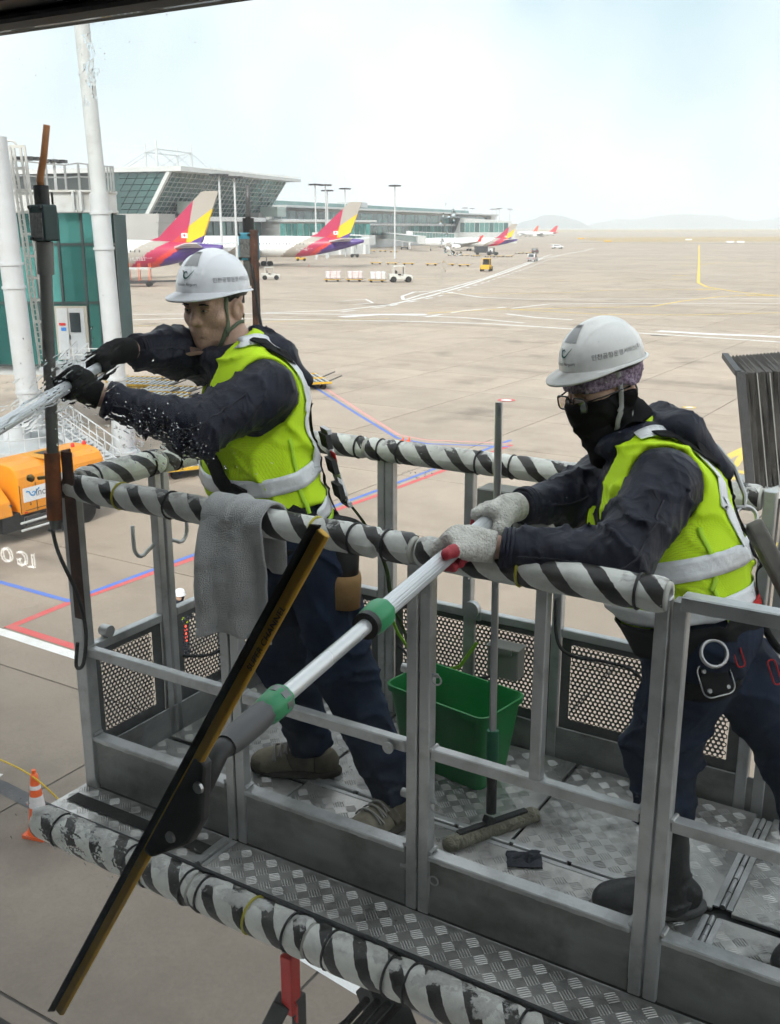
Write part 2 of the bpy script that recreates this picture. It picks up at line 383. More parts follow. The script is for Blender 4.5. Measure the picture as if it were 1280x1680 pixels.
# taxiway and service road lines
strip([(205, 525), (330, 522), (660, 527), (800, 531), (960, 541), (1120, 551), (1290, 562)], .28, P_W, 'road_line', 'near white edge line of the service road')
strip([(205, 516), (430, 514), (660, 517), (760, 521), (860, 530)], .26, P_W, 'road_line', 'white line of the service road beside its near edge')
strip([(560, 520), (620, 516), (700, 516)], .8, P_W, 'road_line', 'broad white patch painted on the service road')
strip([(1080, 543), (1160, 548), (1240, 551), (1300, 554)], .7, P_W, 'road_line', 'broad white bar painted beyond the service road edge')
strip([(420, 514), (560, 509), (640, 500), (700, 487), (760, 470), (830, 447), (890, 424), (960, 411), (975, 407)], .28, P_W, 'road_line', 'left white edge line of the road curving to the far apron')
strip([(560, 512), (640, 502), (720, 486), (800, 462), (870, 438), (920, 418), (985, 408)], .22, P_W, 'road_line', 'dashed white centre line of the curving road', dash=(3.2, 4.5))
strip([(665, 492), (690, 484), (740, 472), (800, 455), (860, 433), (905, 417)], .22, P_W, 'road_line', 'right white edge line of the curving road')
strip([(662, 492), (660, 486), (680, 479), (720, 477), (790, 488), (860, 491), (1290, 490)], .24, P_W, 'road_line', 'white line bending from the curve along the far road edge')
strip([(840, 506), (900, 499), (1000, 498), (1290, 498)], .22, P_W, 'road_line', 'white line of the far road from the bend to the right')
strip([(700, 520), (760, 510), (830, 504)], .3, P_W, 'road_line', 'white turn line inside the road junction', dash=(4, 3))
strip([(560, 494), (600, 491), (612, 497), (580, 500)], .4, P_W, 'road_arrow', 'white painted arrow at the road junction')
strip([(830, 515), (880, 521), (940, 525)], .3, P_W, 'road_line', 'short white curve left of the grey helmet')
strip([(205, 535), (330, 534), (470, 527), (640, 523)], .22, P_Y, 'taxi_line', 'thin yellow line along the near side of the road')
strip([(700, 514), (830, 507), (880, 510), (990, 516), (1130, 517), (1290, 513)], .35, P_Y, 'taxi_line', 'long yellow taxi line crossing behind the helmets')
strip([(840, 508), (960, 505), (1070, 503), (1120, 494), (1180, 487), (1230, 484), (1290, 484)], .35, P_Y, 'taxi_line', 'yellow taxi line bending up to the right')
strip([(720, 482), (830, 482), (930, 480), (1000, 476), (1180, 474)], .3, P_Y, 'taxi_line', 'yellow taxi line across the middle apron')
strip([(680, 457), (830, 458), (980, 462), (1100, 460)], .28, P_Y, 'taxi_line', 'faint yellow line across the far apron')
strip([(1147, 402), (1147, 430), (1146, 464), (1160, 471), (1210, 479), (1290, 487)], .5, P_Y, 'taxi_line', 'yellow taxi centre line running away to the horizon')
strip([(1150, 434), (1180, 431), (1290, 430)], .5, P_Y, 'taxi_line', 'yellow taxi line branching right off the centre line')
strip([(960, 418), (1130, 417.5), (1290, 419.5)], .9, P_W, 'taxi_line', 'long white line across the distant taxiway')
for k, (x, y, hw) in enumerate(((1117, 452, 14), (1115, 458, 15), (1128, 433, 12), (1127, 436, 12), (1134, 421, 10), (1135, 423, 10), (1188, 451, 30), (1180, 411, 16), (1184, 422, 9), (1160, 475, 18), (1248, 485, 22))):
    strip([(x-hw, y), (x+hw, y+.3)], .9, P_Y if k not in (6,) else P_W, 'taxi_bar', 'short pale bar painted beside the taxi centre line', group='bars painted beside the taxi centre line')
strip([(1068, 550.5), (1096, 551.5)], .45, P_K, 'road_patch', 'dark grating patch right of the grey helmet')
# round painted spots
def spot(px, py, r, m1, m2, label):
    c = at_z(px, py); mb = MB(); ZC[0] += .0008
    for rr, mi, z in ((r, 0, ZC[0]), (r*.62, 1, ZC[0]+.001)):
        mb.add([(c.x+rr*math.cos(a*math.pi/12), c.y+rr*math.sin(a*math.pi/12), z) for a in range(24)], [tuple(range(24))], mi)
    tag(mb.build('painted_spot', [m1, m2], fix=False), label, 'marking', kind='structure')
spot(831, 657, .55, P_R, P_W, 'red ringed white spot painted on the apron')
spot(1131, 669, .4, P_Y, P_W, 'small yellow spot painted right of the helmet')
# ------------------------------------------------------------------ the terminal the picture is taken from
def glass_mat(name, tint=(.95, .985, .97), refl=.05, dust=0):
    m = bpy.data.materials.new(name); m.use_nodes = True; nt = m.node_tree; N = nt.nodes; L = nt.links.new; N.clear()
    out = N.new('ShaderNodeOutputMaterial'); tr = N.new('ShaderNodeBsdfTransparent'); gl = N.new('ShaderNodeBsdfGlossy'); mx = N.new('ShaderNodeMixShader')
    lw = N.new('ShaderNodeLayerWeight'); pw = N.new('ShaderNodeMath'); pw.operation = 'POWER'; pw.inputs[1].default_value = 5; L(lw.outputs['Facing'], pw.inputs[0])
    fr = N.new('ShaderNodeMath'); fr.operation = 'MULTIPLY_ADD'; fr.inputs[1].default_value = .9; fr.inputs[2].default_value = refl; L(pw.outputs[0], fr.inputs[0])
    tc = N.new('ShaderNodeTexCoord'); no = N.new('ShaderNodeTexNoise'); no.inputs['Scale'].default_value = 1.5; no.inputs['Detail'].default_value = 3; L(tc.outputs['Object'], no.inputs[0])
    rp = N.new('ShaderNodeMapRange'); rp.inputs[3].default_value = .985; rp.inputs[4].default_value = 1.0; L(no.outputs[0], rp.inputs[0])
    vm = N.new('ShaderNodeVectorMath'); vm.operation = 'SCALE'; vm.inputs[0].default_value = tint; L(rp.outputs[0], vm.inputs['Scale']); L(vm.outputs[0], tr.inputs[0])
    gl.inputs['Roughness'].default_value = .0; gl.inputs['Color'].default_value = (.9, .95, .95, 1)
    L(fr.outputs[0], mx.inputs[0]); L(tr.outputs[0], mx.inputs[1]); L(gl.outputs[0], mx.inputs[2]); last = mx.outputs[0]
    if dust:                                              # dried wash streaks and dust on the glass
        mp = N.new('ShaderNodeMapping'); mp.inputs['Scale'].default_value = (1.0, 1.0, .35); mp.inputs['Rotation'].default_value = (0, .6, 0); L(tc.outputs['Object'], mp.inputs[0])
        n2 = N.new('ShaderNodeTexNoise'); n2.inputs['Scale'].default_value = 5; n2.inputs['Detail'].default_value = 7; n2.inputs['Roughness'].default_value = .7; n2.inputs['Distortion'].default_value = 1.2; L(mp.outputs[0], n2.inputs[0])
        r2 = N.new('ShaderNodeMapRange'); L(n2.outputs[0], r2.inputs[0])
        for i, v in enumerate((.46, .8, 0, dust)): r2.inputs[i+1].default_value = v
        tl = N.new('ShaderNodeBsdfTranslucent'); tl.inputs[0].default_value = (.8, .82, .82, 1); m2 = N.new('ShaderNodeMixShader'); L(r2.outputs[0], m2.inputs[0]); L(last, m2.inputs[1]); L(tl.outputs[0], m2.inputs[2]); last = m2.outputs[0]
    L(last, out.inputs[0])
    return m
PANE = glass_mat('window_glass', (.97, .99, .985), .045, .008)
FRAME = pm('dark_bronze_frame', (.035, .033, .032), .45, .5, .2, 9)
GASKET = pm('grey_gasket', (.16, .155, .15), .6, 0, .15, 12)
IN_D = pm('interior_panel', (.42, .42, .41), .6, 0, .15, 1.5)
IN_F = pm('interior_floor_stone', (.30, .29, .28), .6, 0, .25, 30)
CLAD = pm('facade_cladding', (.70, .71, .71), .5, .2, .08, .8)  # unseen walls and interior made pale to bounce fill onto the platform
GN = .93
term = empty('terminal_building', (0, 0, 0), PHI, 'dark framed glass front of the terminal from which the platform is seen', 'building')
CW = 2.3; A0 = -1.75
zs0, zs1 = CAM_H-1.5, CAM_H+.2355
# wings of the facade left and right of the glazed bay
for a, b in ((-42, A0-3*CW-.1005), (A0+5*CW+.1005, 42)): MB().box(((a+b)/2, -5.6, 5.8), (b-a, 12.8, 11.6)).build('wing_block', CLAD, term)
# panes: lower row (eye level) and upper row
for k in range(-3, 5):
    a = A0+k*CW
    MB().box((a+CW/2, GN, (zs0+zs1)/2), (CW-.06, .006, zs1-zs0-.004)).build('window_pane', PANE, term)
for k in range(-3, 6):
    a = A0+k*CW
    mb = MB(); mb.box((a, GN, CAM_H-.60), (.07, .16, 1.66)); bevel(mb.build('mullion', FRAME, term), .004)
L0, L1 = A0-3*CW-.1, A0+5*CW+.1
WN = 34.0
def longbox(name, n0, n1, z0, z1, mat): 
    return bevel(MB().box(((L0+L1)/2, (n0+n1)/2, (z0+z1)/2), (L1-L0, n1-n0, z1-z0)).build(name, mat, term), .004)
longbox('transom', GN-.075, GN+.075, zs1+.012, zs1+.150, FRAME)
longbox('glazing_bead', GN-.030, GN+.030, zs1, zs1+.0119, GASKET)
longbox('glazing_bead', GN-.095, GN-.0755, zs1+.045, zs1+.09, GASKET)
longbox('sill', GN-.10, GN+.10, zs0-.10, zs0, FRAME)
longbox('spandrel_wall', GN-.12, GN+.02, 0.0, zs0-.101, CLAD)
longbox('brise_soleil', GN+.16, GN+.75, zs1+1.3, zs1+1.34, CLAD) if False else None
longbox('fascia', GN-.12, GN+.06, zs1+.151, zs1+.85, CLAD)
longbox('roof', -12, GN+.16, zs1+.851, zs1+1.05, CLAD)  # unseen roof, set low so sun and sky reach the platform
longbox('ceiling', -12, GN-.13, zs1+.62, zs1+.75, IN_D)
longbox('interior_floor', -12, GN-.13, zs0-.35, zs0-.18, IN_F)
longbox('back_wall', -12.2, -12.003, zs0-.35, zs1+.85, IN_D)

# backlit board inside the terminal: it shows mirrored in the pane
_p = at_n(26, 918, 2.9); _a = _p.dot(EX)
board = empty('advertising_board', AF(_a-.25, 2*GN-2.9, zs0-.18), PHI, 'low backlit advertising board with white letters reflected in the glass', 'sign')
bevel(MB().box((0, -.02, .22), (1.1, .04, .40)).build('board_panel', IN_D, board), .01)
for x in (-.4, .4): MB().box((x, -.02, .01), (.06, .2, .02)).build('board_foot', DARK, board)
def _letters():
    cu = bpy.data.curves.new('letters', 'FONT'); cu.body = 'LG O'; cu.size = .10; cu.align_x = 'CENTER'; ob = bpy.data.objects.new('letters', cu); COL.objects.link(ob)
    dg = bpy.context.evaluated_depsgraph_get(); dg.update(); me = bpy.data.meshes.new_from_object(ob.evaluated_get(dg)); bpy.data.objects.remove(ob); return me
_me = _letters()
for v in _me.vertices: v.co = Vector((-v.co.x+.25+.02, .003, _p.z-(zs0-.18)-.02+v.co.y))
_lo = link('lettering', _me, pm('backlit_letters', (.9, .9, .9), .5, emit=(1, .97, .92, 6.0)), board)

# ------------------------------------------------------------------ the aerial platform
PZ = CAM_H-1.79
plat = empty('aerial_work_platform', AF(-2.439, 2.09, PZ), PHI, 'aluminium aerial work platform with striped padded rails outside the window', 'work platform')
def part(mb, name, mat, parent=plat, bev=.003, **k):
    o = mb.build(name, mat, parent, **k)
    if bev: bevel(o, bev)
    return o
PL = 2.52; PDp = .955; RH = 1.02
# floor plates and the outer ledge
def plate(name, x0, x1, y0, y1, z, th=.012, parent=plat):
    return part(MB().box(((x0+x1)/2, (y0+y1)/2, z-th/2), (x1-x0, y1-y0, th)), name, PLATE, parent, .002)
def chequer(parent, x0, x1, y0, y1, z, p=.047, seed=1):
    mb = MB(); rnd = random.Random(seed); nx, ny = int((x1-x0)/p), int((y1-y0)/p)
    for i in range(nx):
        for j in range(ny):
            cx, cy = x0+(i+.5)*p, y0+(j+.5)*p
            an = math.pi/4 if (i+j) % 2 else -math.pi/4
            ca, sa = math.cos(an), math.sin(an)
            for k in range(-2, 3):
                off = k*.0074; l = .0175-abs(k)*.0012; w = .0021; h = .0017
                ox, oy = cx-sa*off, cy+ca*off
                if not (x0+.004 < ox < x1-.004 and y0+.004 < oy < y1-.004): continue
                q = [(-l, -w, 0), (l, -w, 0), (l, w, 0), (-l, w, 0), (-l*.8, 0, h), (l*.8, 0, h)]
                mb.add([(ox+ca*a-sa*b, oy+sa*a+ca*b, z+c) for a, b, c in q], [(0, 1, 5, 4), (2, 3, 4, 5), (1, 2, 5), (3, 0, 4)])
    o = mb.build('tread_bars', PLATE, parent, fix=False); o['kind'] = 'stuff'; return o
fl = []
for x0, x1, y0, y1 in ((.0, .62, .02, .33), (.62, 1.94, .02, .36), (1.96, 2.5, .02, .36), (0, .62, .345, .93), (.625, 1.34, .385, .93), (1.345, 1.94, .385, .93), (1.985, 2.5, .385, .93)):
    p_ = plate('floor_plate', x0+.003, x1-.003, y0+.003, y1-.003, .02); chequer(p_, x0+.006, x1-.006, y0+.006, y1-.006, .0201, seed=int(x0*100+y0*10))
for x0, x1 in ((-.03, .585), (.61, PL)):
    p_ = plate('ledge_plate', x0, x1, -.168, -.012, -.004); chequer(p_, x0+.005, x1-.005, -.165, -.015, -.0039, seed=int(x0*50)+3)
part(MB().box((PL/2-.01, -.175, -.022), (PL+.05, .012, .05)), 'ledge_edge', DARK)
part(MB().box((PL/2-.01, -.09, -.04), (PL+.02, .15, .03)), 'ledge_beam', DARK)
part(MB().box((PL/2, .47, -.012), (PL, .93, .03)), 'under_frame', DARK)
part(MB().box((PL/2, .47, -.08), (PL*.9, .12, .1)), 'under_beam', DARK)
# black grip tape on the ledge, hatch hinges
part(MB().add([(.0, -.125, .0002), (.575, -.125, .0002), (.575, -.075, .0002), (.0, -.075, .0002)], [(0, 1, 2, 3)]), 'grip_tape', RUBBER, bev=0, fix=False)
def hinge(x0, y0, x1, y1, z=.021):
    mb = MB(); d = Vector((x1-x0, y1-y0, 0)); n = 7
    for k in range(n):
        a = Vector((x0, y0, z))+d*((k+.04)/n); b = Vector((x0, y0, z))+d*((k+.96)/n)
        mb.tube([a, b], .0065 if k % 2 else .0075, 8)
    e = d.normalized(); s_ = Vector((-e.y, e.x, 0))*.018
    mb.beam(Vector((x0, y0, z-.002))+s_, Vector((x1, y1, z-.002))+s_, .016, .005); mb.beam(Vector((x0, y0, z-.002))-s_, Vector((x1, y1, z-.002))-s_, .016, .005)
    part(mb, 'hinge', ALU, bev=0, auto=40)
hinge(.62, .372, 1.9, .372); hinge(1.962, .40, 1.962, .9); hinge(1.95, .03, 1.95, .35); hinge(.598, -.16, .598, -.015, -.003)
# posts: near side double posts, mid rails, toe boards
PW = .034
def post(x, y, z0, z1, w=PW, d=PW, name='post'):
    return part(MB().box((x, y, (z0+z1)/2), (w, d, z1-z0)), name, ALU)
gapx = (0.0, .625, 1.25, 1.875)
post(gapx[0]+.004, 0, -.01, RH-.03, .05, .045)
for gx in gapx[1:]:
    post(gx-.019, 0, 0, RH-.03 if gx < 1.8 else RH, .032, .034); post(gx+.019, 0, 0, RH-.03 if gx < 1.8 else RH, .032, .034)
post(2.50, 0, 0, RH)
xs = [(.032, .588), (.662, 1.213), (1.287, 1.838), (1.912, 2.482)]
for k, (a, b) in enumerate(xs):
    part(MB().box(((a+b)/2, 0, .48), (b-a, .030, .032)), 'mid_rail', ALU)
    part(MB().box(((a+b)/2, 0, .178), (b-a, .046, .016)), 'toe_rail', ALU)
    part(MB().box(((a+b)/2, -.010, .085), (b-a, .005, .168)), 'toe_board', ALU_D)
    mb = MB()
    for q in range(6):
        mb.box((a+(b-a)*(q+.5)/6, -.0145, .168), (.03, .003, .006))
    part(mb, 'weld_bead', ALU, bev=0)
    for q in (a, b):                                   # fillet welds at the joints
        sgn = 1 if q == a else -1
        mb2 = MB()
        for z in (.48, .178): mb2.tube([(q+sgn*.002, -.016, z+.014), (q+sgn*.004, .016, z+.015)], .006, 6)
        part(mb2, 'weld_bead', ALU, bev=0)
post(1.575, 0, .495, RH-.03, .03, .03, 'baluster')
part(MB().box((2.195, 0, RH-.004), (.60, .042, .034)), 'top_rail', ALU)
# bracket and quick-release bolts
mb = MB(); mb.tube([(1.165, -.03, .47), (1.165, .028, .47)], .006, 8)
mb.lathe([(.016, -.003), (.016, .003)], 14, (1.165, -.024, .47), Matrix.Rotation(math.pi/2, 3, 'X')); mb.lathe([(.016, -.003), (.016, .003)], 14, (1.165, .022, .47), Matrix.Rotation(math.pi/2, 3, 'X'))
part(mb, 'latch_bolt', ALU, bev=0, auto=40)
for z in (.70, .34, .12):
    mb = MB(); mb.tube([(1.205, -.004, z), (1.30, -.004, z)], .006, 8); mb.lathe([(.012, 0), (.012, .024)], 10, (1.197, -.004, z), Matrix.Rotation(math.pi/2, 3, 'Y'))
    mb.tube([(1.305+.013*math.cos(t), -.02, z+.013*math.sin(t)-.004) for t in np.linspace(0, 6.283, 13)[:-1]], .0025, 6, closed=True)
    part(mb, 'ring_pin', ALU, bev=0, auto=40)
# left end
for y in (.36, .40): post(.0, y, 0, RH-.03, .034, .030)
post(0, .925, 0, RH-.03)
post(.0, .665, .02, .475, .03, .03, 'baluster')
# back side
for x in (.575, .895, 1.235, 1.575): post(x, PDp, 0 if x in (.575, 1.235) else .47, RH-.03, .034, .034)
post(.54, PDp, 0, RH-.03, .03, .034)
post(1.875, PDp, 0, RH+.03, .036, .036); post(1.93, PDp, 0, RH, .036, .036); post(2.5, PDp, 0, RH); post(2.5, .47, 0, RH)
part(MB().box((2.2, PDp, RH-.004), (.55, .034, .034)), 'top_rail', ALU)
part(MB().box((2.5, .47, RH+.018), (.034, .92, .008)), 'top_rail', ALU)
# perforated panels with real holes
def perforated(p0, eu, ev, W_, H_, name='perforated_panel', mat=PERF, pitch=.0165, rad=.0053, mx=.028, mz=(.14, .03)):
    """sheet of W_ x H_ with a field of round holes, margins plain"""
    p0, eu, ev = Vector(p0), Vector(eu), Vector(ev); mb = MB()
    x0, x1, z0, z1 = mx, W_-mx, mz[0], H_-mz[1]
    dy = pitch*math.sqrt(3)/2; ny = int((z1-z0)/dy); nx = int((x1-x0)/pitch)-1
    R = pitch/math.sqrt(3)
    idx = {}
    V = []
    def vid(x, y):
        k = (round(x*2e4), round(y*2e4))
        if k not in idx: idx[k] = len(V); V.append((x, y))
        return idx[k]
    F = []
    for j in range(ny):
        for i in range(nx):
            cx = x0+(i+.5+(.5 if j % 2 else 0))*pitch; cy = z0+(j+.6)*dy
            ov = [vid(cx+R*math.cos(math.pi/6+a*math.pi/3), cy+R*math.sin(math.pi/6+a*math.pi/3)) for a in range(6)]
            b = len(V)
            for a in range(12): V.append((cx+rad*math.cos(math.pi/6+a*math.pi/6), cy+rad*math.sin(math.pi/6+a*math.pi/6)))
            for a in range(6):
                i0 = b+2*a; i1 = b+2*a+1; i2 = b+(2*a+2) % 12
                F.append((ov[a], ov[(a+1) % 6], i1)); F.append((ov[a], i1, i0)); F.append((ov[(a+1) % 6], i2, i1))
    mb.add([p0+eu*x+ev*y for x, y in V], F)
    # plain margins, overlapping the hexagon edge slightly behind
    hx0, hx1 = x0+pitch*.35, x0+(nx+.62)*pitch; hz0, hz1 = z0+.1*dy, z0+(ny+.25)*dy
    nn = eu.cross(ev).normalized()*.0012
    for a, b, c, d in ((0, W_, 0, hz0), (0, W_, hz1, H_), (0, hx0, hz0, hz1), (hx1, W_, hz0, hz1)):
        if b-a > .001 and d-c > .001: mb.add([p0+nn+eu*x+ev*y for x, y in ((a, c), (b, c), (b, d), (a, d))], [(0, 1, 2, 3)])
    o = mb.build(name, mat, plat, fix=False); o['kind'] = 'stuff'
    return o
def framed_panel(x0, y0, x1, y1, h=.475, in_=Vector((0, 0, 0))):
    a, b = Vector((x0, y0, .02)), Vector((x1, y1, .02)); e = (b-a); L_ = e.length; e.normalize()
    perforated(a+in_, e, Vector((0, 0, 1)), L_, h-.02)
    part(MB().beam(a+Vector((0, 0, h-.02)), b+Vector((0, 0, h-.02)), .03, .03), 'panel_rail', ALU)
    part(MB().beam(a+Vector((0, 0, .012)), b+Vector((0, 0, .012)), .028, .024), 'panel_rail', ALU)
framed_panel(0, .03, 0, .343); framed_panel(0, .418, 0, .905)
framed_panel(.02, PDp, .522, PDp); framed_panel(.594, PDp, 1.216, PDp); framed_panel(1.254, PDp, 1.855, PDp); framed_panel(1.95, PDp, 2.48, PDp)
part(MB().box((.905, PDp-.004, .25), (.045, .02, .42)), 'panel_stiffener', ALU); part(MB().box((1.57, PDp-.004, .25), (.05, .02, .42)), 'panel_stiffener', ALU)
for x0, y0, x1, y1 in ((.0, PDp-.012, PL, PDp-.012), (.014, .02, .014, PDp-.02)):
    part(MB().beam((x0, y0, .055), (x1, y1, .055), .006, .15), 'kick_plate', ALU_D)
# lugs, J hooks on the left end
for y in (.10, .62):
    mb = MB(); mb.lathe([(.020, -.018), (.020, .018)], 14, (0, y, .51), Matrix.Rotation(math.pi/2, 3, 'Y')); mb.box((0, y, .493), (.03, .02, .02)); part(mb, 'lug', ALU, bev=0, auto=40)
for y, sg in ((.34, -1), (.42, 1)):
    pts = [(-.004, y, .74), (-.004, y+sg*.02, .73)]+[(-.004, y+sg*(.055-.035*math.cos(t)), .76-.045*math.sin(t)) for t in np.linspace(.9, 2.9, 6)]+[(-.004, y+sg*.09, .83)]
    part(MB().tube(pts, .007, 8), 'j_hook', ALU, bev=0, smooth=True)

# striped foam padding ------------------------------------------------
def stripe_mat(name, pitch, ph=0.0):
    m = bpy.data.materials.new(name); m.use_nodes = True; nt = m.node_tree; N = nt.nodes; L = nt.links.new; b = N['Principled BSDF']
    uv = N.new('ShaderNodeUVMap'); uv.uv_map = 'UVMap'; sx = N.new('ShaderNodeSeparateXYZ'); L(uv.outputs[0], sx.inputs[0])
    tc = N.new('ShaderNodeTexCoord'); ge = N.new('ShaderNodeNewGeometry')
    def noise(sc, det=6, r=.6):
        n = N.new('ShaderNodeTexNoise'); n.inputs['Scale'].default_value = sc; n.inputs['Detail'].default_value = det; n.inputs['Roughness'].default_value = r; L(tc.outputs['Object'], n.inputs[0]); return n.outputs[0]
    def math_(op, a, b_=None, c=None):
        n = N.new('ShaderNodeMath'); n.operation = op
        for i, v in enumerate((a, b_, c)):
            if v is None: continue
            if isinstance(v, (int, float)): n.inputs[i].default_value = v
            else: L(v, n.inputs[i])
        return n.outputs[0]
    ph_ = math_('ADD', math_('MULTIPLY', sx.outputs[0], 1/pitch), math_('MULTIPLY', sx.outputs[1], 2.0))
    ph_ = math_('ADD', ph_, math_('MULTIPLY', math_('SUBTRACT', noise(30, 5, .7), .5), .14))
    fr = math_('FRACT', math_('ADD', ph_, ph))
    blk = math_('LESS_THAN', fr, .40)
    sep = N.new('ShaderNodeSeparateXYZ'); L(ge.outputs['Normal'], sep.inputs[0])
    up = math_('ADD', math_('MULTIPLY', sep.outputs[2], .55), math_('MULTIPLY', math_('SUBTRACT', noise(11, 8, .7), .5), 1.9))
    worn = N.new('ShaderNodeMapRange'); L(up, worn.inputs[0])
    for i, v in enumerate((.50, .58, 0, 1)): worn.inputs[i+1].default_value = v
    mx = N.new('ShaderNodeMix'); mx.data_type = 'RGBA'; L(blk, mx.inputs[0]); mx.inputs[6].default_value = (.84, .85, .80, 1); mx.inputs[7].default_value = (.022, .021, .020, 1)
    gr = N.new('ShaderNodeValToRGB'); gr.color_ramp.elements[0].color = (.42, .415, .40, 1); gr.color_ramp.elements[1].color = (.74, .74, .71, 1); gr.color_ramp.elements[0].position = .3; gr.color_ramp.elements[1].position = .65
    L(noise(38, 8, .75), gr.inputs[0])
    m2 = N.new('ShaderNodeMix'); m2.data_type = 'RGBA'; L(worn.outputs[0], m2.inputs[0]); L(mx.outputs[2], m2.inputs[6]); L(gr.outputs[0], m2.inputs[7])
    # general grime
    gm_ = N.new('ShaderNodeMapRange'); L(noise(7, 8, .7), gm_.inputs[0])
    for i, v in enumerate((.46, .74, 0, .55)): gm_.inputs[i+1].default_value = v
    m3 = N.new('ShaderNodeMix'); m3.data_type = 'RGBA'; L(gm_.outputs[0], m3.inputs[0]); L(m2.outputs[2], m3.inputs[6]); m3.inputs[7].default_value = (.15, .14, .125, 1)
    L(m3.outputs[2], b.inputs['Base Color'])
    rg = N.new('ShaderNodeMapRange'); L(worn.outputs[0], rg.inputs[0]); rg.inputs[3].default_value = .42; rg.inputs[4].default_value = .95; L(rg.outputs[0], b.inputs['Roughness'])
    bp = N.new('ShaderNodeBump'); bp.inputs['Strength'].default_value = .5; bp.inputs['Distance'].default_value = .006
    hgt = math_('ADD', math_('MULTIPLY', worn.outputs[0], .5), math_('MULTIPLY', noise(60, 6, .7), .6)); L(hgt, bp.inputs['Height']); L(bp.outputs[0], b.inputs['Normal'])
    return m
STR_R = stripe_mat('striped_foam', .118); STR_B = stripe_mat('striped_foam_bumper', .105, .3)
TIE_Y = pm('yellow_tie', (.55, .5, .05), .5); FOAM = pm('foam_core', (.6, .6, .55), .9)
def padded(name, p, q, r, mat, ties=(), seed=0, split=(), parent=plat, sag=0.0):
    p, q = Vector(p), Vector(q); e = q-p; L_ = e.length; e.normalize(); up = Vector((0, 0, 1)); a = e.cross(up).normalized(); up = a.cross(e)
    n = int(L_/.014); seg = 28; V = []; F = []; UV = []
    for i in range(n+1):
        t = i/n*L_; pos = p+e*t-Vector((0, 0, 1))*sag*math.sin(math.pi*i/n)
        pinch = 1-sum(.11*math.exp(-((t-tt)/.010)**2) for tt, _ in ties)
        if i in (0, n): pinch *= .90
        for s_ in split:
            if abs(t-s_) < .011: pinch *= .72
        for k in range(seg+1):
            an = 2*math.pi*(k % seg)/seg; d = a*math.cos(an)+up*math.sin(an)
            nz = mnoise.noise(Vector((t*7+seed*9, math.cos(an)*1.2, math.sin(an)*1.2)))*.07+mnoise.noise(Vector((t*28+seed*5, math.cos(an)*3, math.sin(an)*3)))*.035
            if math.sin(an) > .2: nz += mnoise.noise(Vector((t*45+seed, math.cos(an)*7, 3)))*.05
            V.append(pos+d*r*pinch*(1+nz)); UV.append((t, k/seg))
    for i in range(n):
        for k in range(seg):
            F.append((i*(seg+1)+k, (i+1)*(seg+1)+k, (i+1)*(seg+1)+k+1, i*(seg+1)+k+1))
    me = bpy.data.meshes.new(name); me.from_pydata([tuple(v) for v in V], [], F)
    uvl = me.uv_layers.new(name='UVMap'); uvl.data.foreach_set('uv', [c for l in me.loops for c in UV[l.vertex_index]])
    o = link(name, me, mat, parent, True)
    for end, sg in ((p, -1), (q, 1)):
        mb = MB(); M = Matrix((a, up, e*sg)).transposed(); mb.lathe([(r*.90, -.004), (r*.80, .006), (r*.45, .007), (r*.40, -.01)], 20, end, M)
        mb.build('foam_end', FOAM, o, smooth=True)
    for tt, mt in ties:
        c = p+e*tt-Vector((0, 0, 1))*sag*math.sin(math.pi*tt/L_); mb = MB()
        mb.tube([c+(a*math.cos(t)+up*math.sin(t))*r*.975 for t in np.linspace(0, 2*math.pi, 21)[:-1]], .0035, 6, closed=True)
        mb.build('cable_tie', mt, o, smooth=True)
    return o
R_ = .0405
padded('padded_rail', (-.05, 0, RH), (1.225, 0, RH), R_, STR_R, [(.055, BLACK), (.27, TIE_Y), (.47, BLACK), (.705, BLACK), (.98, TIE_Y), (1.10, BLACK), (1.2, BLACK)], 1, split=(1.175,))
padded('padded_rail', (1.248, 0, RH), (1.86, 0, RH), R_, STR_R, [(.05, BLACK), (.27, TIE_Y), (.55, BLACK)], 2)
padded('padded_rail', (0, .045, RH+.006), (0, .385, RH+.006), R_*1.08, STR_R, [(.05, BLACK), (.29, BLACK)], 3)
padded('padded_rail', (0, .40, RH), (0, .90, RH), R_, STR_R, [(.06, BLACK), (.4, BLACK)], 4)
padded('padded_rail', (.0, PDp, RH), (.47, PDp, RH), R_, STR_R, [(.1, BLACK), (.44, BLACK)], 5)
padded('padded_rail', (.485, PDp, RH), (.99, PDp, RH), R_, STR_R, [(.05, BLACK), (.13, BLACK), (.44, BLACK)], 6)
padded('padded_rail', (1.0, PDp, RH), (1.845, PDp, RH), R_, STR_R, [(.05, BLACK), (.4, BLACK), (.74, BLACK)], 7)
padded('bumper', (.02, -.245, -.005), (.66, -.245, -.015), .052, STR_B, [(.10, BLACK), (.40, BLACK), (.47, BLACK), (.62, BLACK)], 8)
padded('bumper', (.67, -.245, -.015), (1.06, -.245, -.02), .052, STR_B, [(.03, BLACK), (.20, TIE_Y), (.33, BLACK)], 9)
padded('bumper', (1.07, -.245, -.02), (2.5, -.245, -.02), .052, STR_B, [(.06, BLACK), (.24, BLACK), (.3, BLACK), (.6, BLACK), (1.0, BLACK)], 10)
part(MB().tube([(-.04, -.215, -.01), (2.52, -.215, -.015)], .017, 10), 'bumper_bar', ALU, bev=0, smooth=True)
# white lip on the bumper's brackets
for x in (.0, .62, 1.25, 1.9, 2.45): part(MB().box((x, -.20, -.03), (.04, .05, .02)), 'bumper_bracket', ALU_D)

